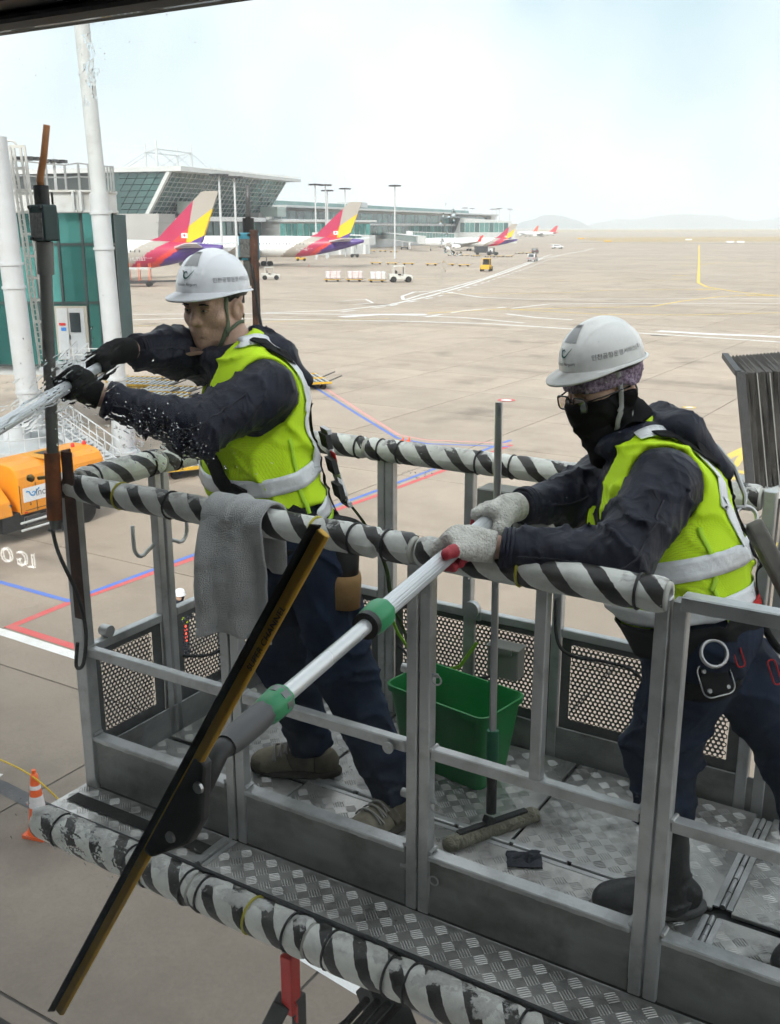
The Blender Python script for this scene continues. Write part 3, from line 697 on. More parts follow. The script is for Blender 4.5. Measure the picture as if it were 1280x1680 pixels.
# whisker sensor on the near left corner, its conduit, rusty angle and cable
SENS_G = pm('dark_green_switch_case', (.035, .06, .058), .5, .3, .2, 20); SENS_B = pm('blue_switch_case', (.08, .30, .40), .45, .1, .15, 20)
GALV = pm('galvanised_conduit', (.17, .17, .16), .55, .5, .25, 10, .1, dirt=(.30, .29, .27), dscale=18, damt=.5)
WOOD = pm('orange_rod', (.40, .17, .06), .6, 0, .15, 10)
LABEL = pm('worn_label', (.50, .50, .48), .6, 0, .5, 160, col2=(.06, .06, .06))
def sensor(base, top_z, box_z, lean, case, rod_mat, rod_lean, rod_h, name):
    b = Vector(base); ln = Vector(lean)
    def P_(z): return Vector((b.x, b.y, 0))+ln*(z-b.z)+Vector((0, 0, z))
    s_ = part(MB().tube([P_(b.z), P_(box_z-.12)], .018, 14).tube([P_(box_z-.14), P_(box_z-.05)], .024, 14), name, GALV, bev=0, auto=40)
    c = P_(box_z)
    mb = MB(); mb.box(c, (.062, .05, .098)); bx = mb.build('switch_box', case, s_); bevel(bx, .005, 2)
    mb = MB(); mb.box(c+Vector((.002, -.0275, -.006)), (.046, .004, .066)); bevel(mb.build('switch_plate', LABEL, s_), .001)
    mb = MB()
    for dx in (-.022, .022):
        for dz in (-.042, .042): mb.lathe([(.005, 0), (.005, .006)], 8, c+Vector((dx, -.025, dz)), Matrix.Rotation(math.pi/2, 3, 'X'))
    mb.build('screw', DARK, s_)
    mb = MB(); mb.tube([c+Vector((0, 0, .045)), c+Vector((.0, 0, .10))], .021, 12); mb.build('rubber_boot', BLACK, s_, auto=40)
    mb = MB(); q = c+Vector((0, 0, .095)); pts = [q, q+Vector((0, 0, rod_h*.15)), q+Vector((rod_lean*.5, 0, rod_h*.5)), q+Vector((rod_lean, 0, rod_h))]
    mb.tube(pts, [.010, .010, .0095, .009], 10); mb.build('whisker_rod', rod_mat, s_, smooth=True)
    return s_
sensor((-.010, -.060, .90), 0, 1.80, (.075, 0, 0), SENS_G, WOOD, .045, .16, 'sensor_mast')
part(MB().tube([(-.010, -.060, .93), (.005, -.060, 1.14)], .0235, 14), 'rusty_sleeve', pm('orange_rust_paint', (.33, .10, .03), .6, .1, .3, 14, dirt=(.06, .03, .02), dscale=22, damt=.8), bev=0, auto=40)
part(MB().prism([(0, 0), (.05, 0), (.05, .006), (.006, .006), (.006, .04), (0, .04)], (.008, -.034, .60), (1, 0, 0), (0, 1, 0), (0, 0, .54)), 'rusty_angle', RUST)
mb = MB(); mb.tube([(-.05, -.075, 1.055), (-.02, -.06, 1.06)], .006, 8); mb.lathe([(.010, 0), (.012, .012), (.006, .02)], 8, (-.07, -.08, 1.05), Matrix.Rotation(.9, 3, 'X')); part(mb, 'wing_bolt', pm('brass', (.30, .22, .09), .45, .8), bev=0, smooth=True)
def hang(pts, r, name, mat, parent=plat, n=24):
    pts = [Vector(p) for p in pts]; out = []
    for i in range(len(pts)-1):
        p0, p1, p2, p3 = pts[max(i-1, 0)], pts[i], pts[i+1], pts[min(i+2, len(pts)-1)]
        for k in range(n//(len(pts)-1)+1):
            t = k/(n//(len(pts)-1)+1)
            out.append(.5*((2*p1)+(p2-p0)*t+(2*p0-5*p1+4*p2-p3)*t*t+(3*p1-p0-3*p2+p3)*t**3))
    out.append(pts[-1]); return part(MB().tube(out, r, 8), name, mat, parent, bev=0, smooth=True)
hang([(-.02, -.065, .90), (.0, -.065, .82), (.06, -.06, .70), (.08, -.055, .58), (.05, -.05, .46), (.01, -.045, .44), (.02, -.04, .52)], .006, 'cable', BLACK)
# rear whisker sensor and its rusty bar
sensor((-.03, .945, 1.70), 0, 1.72, (0, 0, 0), SENS_B, pm('grey_rod', (.14, .14, .14), .5, .4), .004, .12, 'sensor_mast')
part(MB().box((.006, .93, 1.39), (.024, .024, .78)), 'rusty_bar', RUST)
hang([(-.01, .93, 1.68), (.01, .915, 1.62), (.03, .91, 1.5), (.06, .90, 1.38), (.08, .88, 1.2)], .0055, 'cable', BLACK)
# grey junction box, cables along the back, control box under the near worker's arm
BOXG = pm('grey_plastic_box', (.27, .275, .25), .6, 0, .1, 6)
bx = bevel(MB().box((1.07, PDp-.05, .345), (.115, .06, .11)).build('junction_box', BOXG, plat), .004)
MB().box((1.07, PDp-.083, .395), (.075, .012, .02)).build('latch', BOXG, bx)
bevel(MB().box((1.07, PDp-.052, .403), (.125, .07, .008)).build('lid', BOXG, bx), .002)
bx = bevel(MB().box((1.07, PDp-.13, .86), (.13, .09, .24)).box((1.19, PDp-.1, .86), (.10, .07, .24)).build('control_box', BOXG, plat), .004)
MB().box((1.135, PDp-.178, .86), (.006, .004, .22)).build('door_gap', DARK, bx)
hang([(.62, PDp-.03, .30), (.7, PDp-.04, .26), (.83, PDp-.05, .245), (1.0, PDp-.06, .27), (1.06, PDp-.07, .33)], .0055, 'cable', BLACK)
hang([(1.235, PDp-.03, .60), (1.245, PDp-.03, .46), (1.30, PDp-.04, .415), (1.42, PDp-.03, .415), (1.52, PDp-.03, .40), (1.63, PDp-.05, .30)], .006, 'cable', BLACK)
hang([(.02, .43, .30), (.03, .6, .26), (.04, .75, .36), (.04, .9, .42)], .006, 'cable', BLACK)
GREEN_W = pm('lime_webbing', (.28, .55, .06), .7, 0, .1, 60)
mb = MB(); pts = [Vector(p) for p in ((.60, .86, .50), (.66, .86, .38), (.75, .84, .30), (.84, .83, .275), (.92, .85, .31), (.97, .88, .40))]
for i in range(len(pts)-1): mb.beam(pts[i], pts[i+1], .004, .012)
part(mb, 'lanyard_webbing', GREEN_W, bev=0)
mb = MB(); mb.lathe([(.03, -.012), (.03, .012)], 16, (.925, PDp-.03, .50), Matrix.Rotation(math.pi/2, 3, 'X')); mb.box((.925, PDp-.02, .475), (.06, .012, .03)); part(mb, 'lug', ALU, bev=0, auto=40)
# chain and snap hook below the hands
mb = MB()
for k in range(5):
    c = Vector((.895+.008*k, PDp-.05-.004*k, .77-.032*k)); e = Vector((0, 0, 1)); s_ = Vector((1, 0, 0)) if k % 2 else Vector((0, 1, 0))
    mb.tube([c+e*.02*math.sin(t)+s_*.008*math.cos(t) for t in np.linspace(0, 6.283, 11)[:-1]], .003, 6, closed=True)
part(mb, 'chain', pm('zinc', (.45, .45, .45), .35, .9), bev=0, smooth=True)
# the boom below
BRED = RED
mb = MB()
mb.box((.72, .10, -.55), (.045, .05, .22)); part(mb, 'boom_bracket', BRED, bev=.004)
part(MB().beam((.70, .09, -.62), (.56, .05, -.95), .05, .06).box((.735, .12, -.82), (.025, .05, .42)), 'boom_arm', DARK)
part(MB().tube([(.75, .08, -.60), (.765, .07, -.60), (.765, .07, -.66), (.75, .08, -.66)], .004, 6), 'grab_handle', BRED, bev=0)
part(MB().beam((1.03, .12, -.42), (1.25, .0, -.62), .10, .12).beam((1.1, .2, -.3), (1.0, .1, -.75), .07, .09), 'boom_arm', DARK)
mb = MB()
for k in range(4): mb.tube([(1.09+.03*k, -.02+.01*k, -.36), (1.02+.03*k, -.02, -.47), (.95+.035*k, .0, -.56)], .011, 8)
part(mb, 'hose_bundle', RUBBER, bev=0, smooth=True)
part(MB().box((1.14, .05, -.52), (.05, .05, .06)), 'boom_bracket', BRED)
# boom column down to the vehicle on the apron
part(MB().beam((1.6, .55, -.12), (2.6, 1.6, -3.2), .26, .30).beam((2.6, 1.6, -3.2), (3.2, 2.2, -7.2), .36, .40), 'boom_column', DARK)

# ------------------------------------------------------------------ loose things on the platform
def PLW(x, y, z): return AF(x-2.439, y+2.09, PZ+z)
BUCK = pm('green_bucket_plastic', (.012, .26, .055), .38, 0, .1, 6, dirt=(.02, .13, .05), dscale=9, damt=.4)
bk = empty('bucket', PLW(.985, .69, .0225), PHI-.16, 'large green rectangular window cleaning bucket on the platform floor', 'bucket')
def rounded_rect(w, d, r, n=5):
    pts = []
    for cx, cy, a0 in ((w/2-r, d/2-r, 0), (-w/2+r, d/2-r, 90), (-w/2+r, -d/2+r, 180), (w/2-r, -d/2+r, 270)):
        for k in range(n+1):
            a = math.radians(a0+90*k/n); pts.append((cx+r*math.cos(a), cy+r*math.sin(a)))
    return pts
rings = [(.335, .165, .03, 0), (.40, .228, .035, .262), (.418, .246, .038, .264), (.420, .248, .038, .284), (.405, .234, .034, .284), (.392, .22, .033, .262), (.328, .158, .028, .012)]
V = []; F = []; n = 24
for w, d, r, z in rings: V += [(x, y, z) for x, y in rounded_rect(w, d, r)]
for i in range(len(rings)-1):
    for k in range(n): F.append((i*n+k, i*n+(k+1) % n, (i+1)*n+(k+1) % n, (i+1)*n+k))
F.append(tuple(range(n))[::-1]); F.append(tuple(range((len(rings)-1)*n, len(rings)*n)))
MB().add(V, F).build('bucket_body', BUCK, bk, auto=50)
MB().add([(x, y, .075) for x, y in rounded_rect(.335, .165, .028)], [tuple(range(24))]).build('dirty_water', pm('dirty_water', (.03, .08, .04), .05, 0, .2, 4), bk, fix=False)
bevel(MB().box((-.06, -.127, .10), (.07, .003, .05)).build('sticker', pm('faded_sticker', (.25, .17, .09), .6), bk), .001)

FLEECE = pm('dirty_fleece', (.30, .285, .21), .95, 0, .35, 60, .8, 160, dirt=(.10, .095, .07), dscale=30, damt=.8, sheen=.3)
tb = empty('window_washer', PLW(1.275, .40, .03), PHI, 'T-shaped fleece window washer on an upright aluminium pole, standing on the platform', 'window washer')
def fuzz_roll(p, q, r, seed, amp=.10):
    p, q = Vector(p), Vector(q); e = (q-p); L_ = e.length; e.normalize(); a = e.orthogonal().normalized(); b = e.cross(a); V = []; F = []; n = int(L_/.004); sg = 26
    for i in range(n+1):
        t = i/n; end = min(1, min(t, 1-t)*L_/.02); rr = r*math.sqrt(max(.05, 1-(1-end)**2))
        for k in range(sg):
            an = 2*math.pi*k/sg; d = a*math.cos(an)+b*math.sin(an); pp = p+e*t*L_+d*rr
            nz = mnoise.noise(pp*90+Vector((seed, 0, 0)))*amp+mnoise.noise(pp*260)*amp*.8
            V.append(p+e*t*L_+d*rr*(1+nz))
    for i in range(n):
        for k in range(sg): F.append((i*sg+k, i*sg+(k+1) % sg, (i+1)*sg+(k+1) % sg, (i+1)*sg+k))
    F.append(tuple(range(sg))[::-1]); F.append(tuple(range(n*sg, n*sg+sg)))
    return MB().add(V, F)
o = fuzz_roll((-.082, -.156, .0), (.082, .156, .0), .026, 2).build('fleece_sleeve', FLEECE, tb, smooth=True)
MB().beam((-.06, -.11, .028), (.06, .11, .028), .02, .008).beam((.0, .0, .03), (-.01, -.03, .05), .02, .02).build('holder', BLACK, tb)
tb_top = plat_top = Vector((-.105, .18, 1.27))
tb_b = Vector((-.02, .03, .035))
def along(p, q, t): return Vector(p).lerp(Vector(q), t)
MB().tube([tb_b, along(tb_b, tb_top, .135)], .016, 12).build('grip', BLACK, tb, auto=40)
MB().tube([along(tb_b, tb_top, .135), along(tb_b, tb_top, .21)], .0185, 12).build('pole_clamp', pm('dark_green_plastic', (.02, .16, .08), .4), tb, auto=40)
MB().tube([along(tb_b, tb_top, .155), tb_top], .0115, 14).build('pole', pm('aluminium_pole', (.52, .53, .54), .32, .9, .08, 5, aniso=(1, 1, .05)), tb, auto=40)

pp = MB(); rnd = random.Random(4); gv = {}
for i in range(9):
    for j in range(9):
        x, y = (i/8-.5)*.10, (j/8-.5)*.075
        z = .004+.012*abs(mnoise.noise(Vector((x*40, y*40, 1))))+(.02 if (i-5)**2+(j-5)**2 < 5 else 0)*abs(mnoise.noise(Vector((x*70, y*70, 5))))*2
        pp.v.append((x+rnd.uniform(-.003, .003), y+rnd.uniform(-.003, .003), z))
pp.f = [(i*9+j, (i+1)*9+j, (i+1)*9+j+1, i*9+j+1) for i in range(8) for j in range(8)]; pp.m = [0]*64
o = pp.build('crumpled_rag', pm('dark_rag', (.055, .058, .07), .85, 0, .3, 30), fix=False); o.location = PLW(1.417, .319, .0205); o.rotation_euler = (0, 0, PHI+.5); tag(o, 'small crumpled dark rag lying on the chequer plate floor', 'rag')
for m_ in (o.modifiers.new('solid', 'SOLIDIFY'),): m_.thickness = .003

# towel over the near rail ------------------------------------------
TOWEL = pm('grey_terry_towel', (.76, .765, .76), .98, 0, .10, 25, 1.0, 330, dirt=(.36, .36, .36), dscale=9, damt=.6, sheen=.4)
nU, nV = 60, 110; V = []
rr = R_+.010; Lf, Lb = .335, .16; arc = math.pi*rr
for j in range(nV+1):
    s_ = j/nV*(Lf+arc+Lb)
    for i in range(nU+1):
        u = i/nU; x = (u-.5)*.205
        fold = .030*math.sin(u*5.2+.5)+.018*math.sin(u*11+1.3)+.004*math.sin(u*23)
        if s_ < Lf:
            h = Lf-s_; k = min(1, h/.12); y = -rr-.006-fold*k*.9-.010*k; z = -h
            x2 = x*(1-.10*h/Lf)+.03*(h/Lf)*(u)-.010*h/Lf
            z += .10*h*(u-.45)*-.55 - (.055*max(0, (.85-u))*max(0, h/Lf-.55))
            y += mnoise.noise(Vector((x*16, z*12, 2)))*.008*k
            if h > Lf*.86: z += .03*abs(math.sin(u*3.1+.4))*((h/Lf-.86)/.14)
        elif s_ < Lf+arc:
            a = (s_-Lf)/rr; y = -rr*math.cos(a)-.006*math.cos(a); z = rr*math.sin(a); x2 = x
            rb = 1+.12*mnoise.noise(Vector((x*22, a, 4)))+.18*math.exp(-((u-.42)/.05)**2); y *= rb; z *= rb
        else:
            h = s_-Lf-arc; y = rr+.01+fold*.5; z = -h; x2 = x
        p = Vector((x2, y, z)); p += Vector((0, 1, 0))*mnoise.noise(Vector((x*45, z*45, 9)))*.003
        V.append(tuple(p))
F = [(j*(nU+1)+i, j*(nU+1)+i+1, (j+1)*(nU+1)+i+1, (j+1)*(nU+1)+i) for j in range(nV) for i in range(nU)]
o = MB().add(V, F).build('towel', TOWEL, smooth=True, fix=False); o.location = PLW(.69, 0, RH+.002); o.rotation_euler = (0, 0, PHI)
sm = o.modifiers.new('solid', 'SOLIDIFY'); sm.thickness = .007; sm.offset = 1
tag(o, 'damp grey terry towel hung over the padded rail', 'towel')
smear = []
for k, (x, z, w, h) in enumerate(((-.01, -.125, .016, .03), (.006, -.150, .014, .028), (.024, -.215, .007, .022), (-.03, -.11, .009, .012))): smear.append((x, z, w, h))
# ------------------------------------------------------------------ implicit surfaces for bodies and clothing
def A3(v): return np.array([v[0], v[1], v[2]], dtype=np.float32)
def smin(a, b, k):
    h = np.clip(.5+.5*(b-a)/k, 0, 1); return b*(1-h)+a*h-k*h*(1-h)
def smax(a, b, k): return -smin(-a, -b, k)
def cone(P, a, b, r1, r2):
    a, b = A3(a), A3(b); ba = b-a; t = np.clip(((P-a)@ba)/(ba@ba), 0, 1)
    return np.linalg.norm(P-a-t[:, None]*ba, axis=1)-(r1+(r2-r1)*t)
def ball(P, c, r): return np.linalg.norm(P-A3(c), axis=1)-r
def ell(P, c, R, rad):
    """R: 3 axis vectors"""
    M = np.array([A3(x) for x in R]); q = (P-A3(c))@M.T; rad = np.array(rad)
    k0 = np.linalg.norm(q/rad, axis=1); k1 = np.linalg.norm(q/(rad*rad), axis=1); return k0*(k0-1)/np.maximum(k1, 1e-6)
def econe(P, a, b, lat, r1, r2, cap=.08):
    """elliptic limb from a to b; r=(half width along lat, half depth)"""
    a, b = A3(a), A3(b); ba = b-a; L2 = ba@ba; ax = ba/np.sqrt(L2); lat = A3(lat); lat = lat-ax*(lat@ax); lat /= np.linalg.norm(lat); dp = np.cross(ax, lat)
    t = np.clip(((P-a)@ba)/L2, 0, 1); q = P-a-t[:, None]*ba
    rw = r1[0]+(r2[0]-r1[0])*t; rd = r1[1]+(r2[1]-r1[1])*t
    x, y, z = q@lat/rw, q@dp/rd, q@ax/cap
    k0 = np.sqrt(x*x+y*y+z*z); k1 = np.sqrt((x/rw)**2+(y/rd)**2+(z/cap)**2); return k0*(k0-1)/np.maximum(k1, 1e-6)
def rbox(P, c, R, h, r):
    M = np.array([A3(x) for x in R]); q = np.abs((P-A3(c))@M.T)-np.array(h)+r
    return np.linalg.norm(np.maximum(q, 0), axis=1)+np.minimum(q.max(axis=1), 0)-r
def folds(P, o, ax, freq, amp, seed=0.0):
    ax = A3(ax); ax = ax/np.linalg.norm(ax); s = np.cross(ax, [.3, .5, .81]); s /= np.linalg.norm(s); w = np.cross(ax, s); q = P-A3(o)
    x, y, z = q@ax, q@s, q@w
    ph = freq*x+1.9*np.sin(.42*freq*y+seed*1.7)+1.6*np.sin(.37*freq*z+seed*2.9+.6*np.sin(.8*freq*x))
    f = 1-np.abs(np.sin(ph*.5)); m = .55+.45*np.sin(.23*freq*x+.31*freq*z+seed*4.1)
    return amp*1.25*(f*f*f*m-.15)
def nets(f, lo, hi, h, name, mats, parent, smooth=True, slack=.014, face_mat=None):
    """surface nets over a box, evaluated only near the surface"""
    lo = np.array(lo, float); hi = np.array(hi, float); B = 8
    n = np.ceil((hi-lo)/h).astype(int)+2; n = ((n+B-1)//B)*B+1
    nb = (n-1)//B
    ci = np.stack(np.meshgrid(*[np.arange(k) for k in nb], indexing='ij'), -1).reshape(-1, 3)
    cc = lo+(ci*B+B/2)*h
    dc = f(cc.astype(np.float32)); near = np.abs(dc) < (B*h*.5*1.7321)*1.05+slack
    val = np.zeros(n, np.float32)
    sg = np.where(dc.reshape(nb) < 0, -1.0, 1.0)
    val[:-1, :-1, :-1] = np.repeat(np.repeat(np.repeat(sg, B, 0), B, 1), B, 2)
    val[-1] = 1; val[:, -1] = 1; val[:, :, -1] = 1
    loc = np.stack(np.meshgrid(*[np.arange(B+1)]*3, indexing='ij'), -1).reshape(-1, 3)
    ids = ci[near]
    for st in range(0, len(ids), 400):
        g_ = (ids[st:st+400, None, :]*B+loc[None]).reshape(-1, 3)
        val[g_[:, 0], g_[:, 1], g_[:, 2]] = f((lo+g_*h).astype(np.float32))
    ins = val < 0
    c8 = [ins[dx:n[0]-1+dx, dy:n[1]-1+dy, dz:n[2]-1+dz] for dx in (0, 1) for dy in (0, 1) for dz in (0, 1)]
    cnt = sum(c.astype(np.int8) for c in c8); act = (cnt > 0) & (cnt < 8)
    cells_ = np.argwhere(act); vid = -np.ones(act.shape, np.int32); vid[act] = np.arange(len(cells_))
    acc = np.zeros((len(cells_), 3)); num = np.zeros(len(cells_))
    cor = np.array([(dx, dy, dz) for dx in (0, 1) for dy in (0, 1) for dz in (0, 1)])
    cv = [val[cells_[:, 0]+c[0], cells_[:, 1]+c[1], cells_[:, 2]+c[2]].astype(float) for c in cor]
    for a in range(8):
        for b in range(a+1, 8):
            if np.abs(cor[a]-cor[b]).sum() != 1: continue
            m = (cv[a] < 0) != (cv[b] < 0); t = np.zeros(len(m)); t[m] = cv[a][m]/(cv[a][m]-cv[b][m])
            acc += np.where(m[:, None], cor[a]+t[:, None]*(cor[b]-cor[a]), 0); num += m
    V = lo+(cells_+acc/num[:, None])*h
    F = []
    for ax in range(3):
        u, w = (ax+1) % 3, (ax+2) % 3
        s0 = [slice(None)]*3; s1 = [slice(None)]*3; s0[ax] = slice(0, -1); s1[ax] = slice(1, None)
        ch = ins[tuple(s0)] != ins[tuple(s1)]; e = np.argwhere(ch)
        e = e[(e[:, u] > 0) & (e[:, w] > 0) & (e[:, u] < n[u]-1) & (e[:, w] < n[w]-1)]
        if not len(e): continue
        def vv(du, dw):
            q = e.copy(); q[:, u] += du; q[:, w] += dw; return vid[q[:, 0], q[:, 1], q[:, 2]]
        quad = np.stack([vv(-1, -1), vv(0, -1), vv(0, 0), vv(-1, 0)], 1)
        inside_first = ins[e[:, 0], e[:, 1], e[:, 2]]
        quad[~inside_first] = quad[~inside_first][:, ::-1]
        F.append(quad)
    F = np.concatenate(F); F = F[(F >= 0).all(1)]
    me = bpy.data.meshes.new(name); me.from_pydata(V.tolist(), [], F.tolist()); me.update()
    if face_mat is not None:
        cen = V[F].mean(1); me.polygons.foreach_set('material_index', face_mat(cen).astype(np.int32))
    o = link(name, me, mats, parent, smooth, inv=True)
    return o
def grad(f, P, e=.002):
    g_ = np.stack([f(P+np.eye(3)[i]*e)-f(P-np.eye(3)[i]*e) for i in range(3)], 1); return g_/np.maximum(np.linalg.norm(g_, axis=1), 1e-9)[:, None]
def within(P, c, r, fn, far=.5):
    m = ((P-A3(c))**2).sum(1) < r*r; d = np.full(len(P), far, np.float32)
    if m.any(): d[m] = fn(P[m])
    return d
def project(f, P, off):
    P = np.array(P, float)
    for _ in range(8):
        d = f(P)-off; P = P-grad(f, P)*np.clip(d, -.05, .05)[:, None]
    return P
def spline(pts, n):
    pts = [Vector(p) for p in pts]; out = []; m = len(pts)-1
    for i in range(m):
        p0, p1, p2, p3 = pts[max(i-1, 0)], pts[i], pts[i+1], pts[min(i+2, m)]
        k = max(1, n//m)
        for j in range(k):
            t = j/k; out.append(.5*((2*p1)+(p2-p0)*t+(2*p0-5*p1+4*p2-p3)*t*t+(3*p1-p0-3*p2+p3)*t**3))
    out.append(pts[-1]); return out
def ribbon(f, pts, width, off, name, mat, parent, thick=.002, n=60, across=5, closed=False):
    C = spline(pts, n) if not closed else [Vector(p) for p in pts]
    C = project(f, [tuple(c) for c in C], off); N_ = grad(f, C)
    T = np.roll(C, -1, 0)-np.roll(C, 1, 0)
    if not closed: T[0] = C[1]-C[0]; T[-1] = C[-1]-C[-2]
    T /= np.maximum(np.linalg.norm(T, axis=1), 1e-9)[:, None]; Bv = np.cross(T, N_); Bv /= np.linalg.norm(Bv, axis=1)[:, None]
    m = len(C); rows = []
    for k in range(across):
        q = C+Bv*((k/(across-1)-.5)*width); rows.append(project(f, q, off))
    rows = np.stack(rows, 1).reshape(-1, 3)
    F = []
    for i in range(m if closed else m-1):
        j = (i+1) % m
        for k in range(across-1): F.append((i*across+k, i*across+k+1, j*across+k+1, j*across+k))
    me = bpy.data.meshes.new(name); me.from_pydata(rows.tolist(), [], F); me.update()
    o = link(name, me, mat, parent, True, inv=True)
    s_ = o.modifiers.new('solid', 'SOLIDIFY'); s_.thickness = thick; s_.offset = 1
    return o
def loop_pts(f, c, e1, e2, n=72, r0=.4):
    """points round an axis: march outward-in to the surface f=0"""
    out = []; c = A3(c); e1 = A3(e1); e2 = A3(e2)
    an = np.linspace(0, 2*np.pi, n, endpoint=False); D = np.cos(an)[:, None]*e1+np.sin(an)[:, None]*e2
    t = np.full(n, r0)
    for _ in range(40):
        d = f(c+D*t[:, None]); t = np.clip(t-d*.8, .02, 1)
    return [Vector(p) for p in (c+D*t[:, None])]
# ------------------------------------------------------------------ people
SKIN = pm('skin', (.68, .44, .33), .52, 0, .14, 34, .25, 160, dirt=(.45, .22, .15), dscale=18, damt=.5)
NAVY = cloth('navy_nylon_jacket', (.017, .019, .033), .5, .25, .40, 6.5, .014)
TROUS = cloth('navy_work_trousers', (.020, .030, .056), .8, .12, .30, 5, .014)
HAIR = pm('black_hair', (.012, .011, .011), .6, 0, .4, 80, .5, 300)
STRAP = pm('black_webbing', (.014, .014, .015), .75, 0, .3, 40, .4, 500)
SILVER = pm('silver_reflective_tape', (.86, .88, .90), .30, .1, .10, 16, .25, 60)
HELM = pm('white_helmet_shell', (.86, .88, .92), .28, 0, .04, 6, .02, coat=.4, dirt=(.45, .44, .42), dscale=9, damt=.25)
HELM2 = pm('off_white_helmet_shell', (.82, .82, .80), .33, 0, .05, 6, .03, coat=.3, dirt=(.36, .34, .30), dscale=12, damt=.45)
BUCKLE = pm('buckle_steel', (.5, .5, .5), .3, .95, .1, 10)
REDS = pm('red_webbing', (.50, .03, .03), .7, 0, .2, 40)
TAN = pm('tan_leather', (.33, .19, .07), .7, 0, .2, 14, .2)
SEAM = pm('seam_stitching', (.035, .037, .05), .8, 0, .2, 50)
def mesh_fabric(name, col):
    m = bpy.data.materials.new(name); m.use_nodes = True; nt = m.node_tree; N = nt.nodes; L = nt.links.new; b = N['Principled BSDF']
    tc = N.new('ShaderNodeTexCoord'); vo = N.new('ShaderNodeTexVoronoi'); vo.inputs['Scale'].default_value = 250; vo.inputs['Randomness'].default_value = .15; L(tc.outputs['Object'], vo.inputs[0])
    no = N.new('ShaderNodeTexNoise'); no.inputs['Scale'].default_value = 7; no.inputs['Detail'].default_value = 5; L(tc.outputs['Object'], no.inputs[0])
    r = N.new('ShaderNodeMapRange'); L(vo.outputs['Distance'], r.inputs[0])
    for i, v in enumerate((0, .55, .55, 1.1)): r.inputs[i+1].default_value = v
    r2 = N.new('ShaderNodeMapRange'); L(no.outputs[0], r2.inputs[0])
    for i, v in enumerate((.3, .7, .88, 1.08)): r2.inputs[i+1].default_value = v
    mu = N.new('ShaderNodeMath'); mu.operation = 'MULTIPLY'; L(r.outputs[0], mu.inputs[0]); L(r2.outputs[0], mu.inputs[1])
    vm = N.new('ShaderNodeVectorMath'); vm.operation = 'SCALE'; vm.inputs[0].default_value = col; L(mu.outputs[0], vm.inputs['Scale']); L(vm.outputs[0], b.inputs['Base Color'])
    b.inputs['Roughness'].default_value = .8
    bp = N.new('ShaderNodeBump'); bp.inputs['Strength'].default_value = .35; bp.inputs['Distance'].default_value = .002; L(vo.outputs['Distance'], bp.inputs['Height']); L(bp.outputs[0], b.inputs['Normal'])
    return m
HIVIS = mesh_fabric('lime_mesh_fabric', (.66, .97, .010)); HIVIS_B = pm('lime_binding', (.50, .84, .03), .7, 0, .05, 20)

def grip(c, a, R, w, v, side=1, thumb='wrap', gl=1.0):
    """a hand closed on a bar. c: point on the bar axis, a: axis towards the index finger, w: wrist, v: where the back of the hand faces"""
    c, a, w, v = Vector(c), Vector(a).normalized(), Vector(w), Vector(v)
    u0 = (w-c)-a*(w-c).dot(a); u0 = u0.normalized()
    v = v-a*v.dot(a); v = (v-u0*v.dot(u0)*.85); v = (v-a*v.dot(a)).normalized(); f_ = a.cross(v); f_ = f_ if f_.dot(u0) < 0 else -f_      # f_: away from the wrist
    def pos(th, off, r): 
        th = math.radians(th); return c+a*off+(v*math.cos(th)+f_*math.sin(th))*(R+r)
    prims = []; tips = []
    for off, rf, ln in ((.034, .0102, .97), (.0115, .0106, 1.05), (-.011, .0102, 1.0), (-.032, .0088, .9)):
        rf *= gl; k = [pos(10, off, rf+.008), pos(92*ln, off*1.02, rf*1.15), pos(158*ln, off*1.02, rf), pos(222*ln, off*1.0, rf)]
        kn = k[0]+f_*.004
        base = w.lerp(kn, .25)+a*off*.35
        prims += [(base, kn, rf*1.45, rf*1.22, .008), (kn, k[1], rf*1.22, rf*1.08, .006), (k[1], k[2], rf*1.06, rf, .005), (k[2], k[3], rf, rf*.9, .004)]
        tips += [(k[2], k[3], rf), (k[1].lerp(k[2], .75), k[2], rf)]
    # heel of the hand
    prims += [(w, w.lerp(pos(0, 0, .02), .55), .030*gl, .028*gl, .02), (w.lerp(c, .3)+a*.02, pos(-35, .02, .016), .02*gl, .019*gl, .02), (w.lerp(c, .3)-a*.015, pos(-35, -.022, .015), .018*gl, .016*gl, .02)]
    rt = .0122*gl
    b0 = w.lerp(pos(-40, .02, .014), .55)+a*.018
    if thumb == 'wrap': t = [b0, pos(-62, .045, rt+.006), pos(-112, .050, rt), pos(-165, .046, rt)]
    else: t = [b0, pos(-40, .052, rt+.008), pos(-30, .076, rt+.002), pos(-25, .094, rt-.002)]
    prims += [(t[0], t[1], rt*1.5, rt*1.2, .014), (t[1], t[2], rt*1.15, rt, .005), (t[2], t[3], rt, rt*.85, .004)]
    tips += [(t[2], t[3], rt)]
    return prims, tips
def prim_sdf(prims, extra=0.0):
    def f(P):
        d = None
        for a, b, r1, r2, k in prims:
            e = cone(P, a, b, r1+extra, r2+extra); d = e if d is None else smin(d, e, k)
        return d
    return f

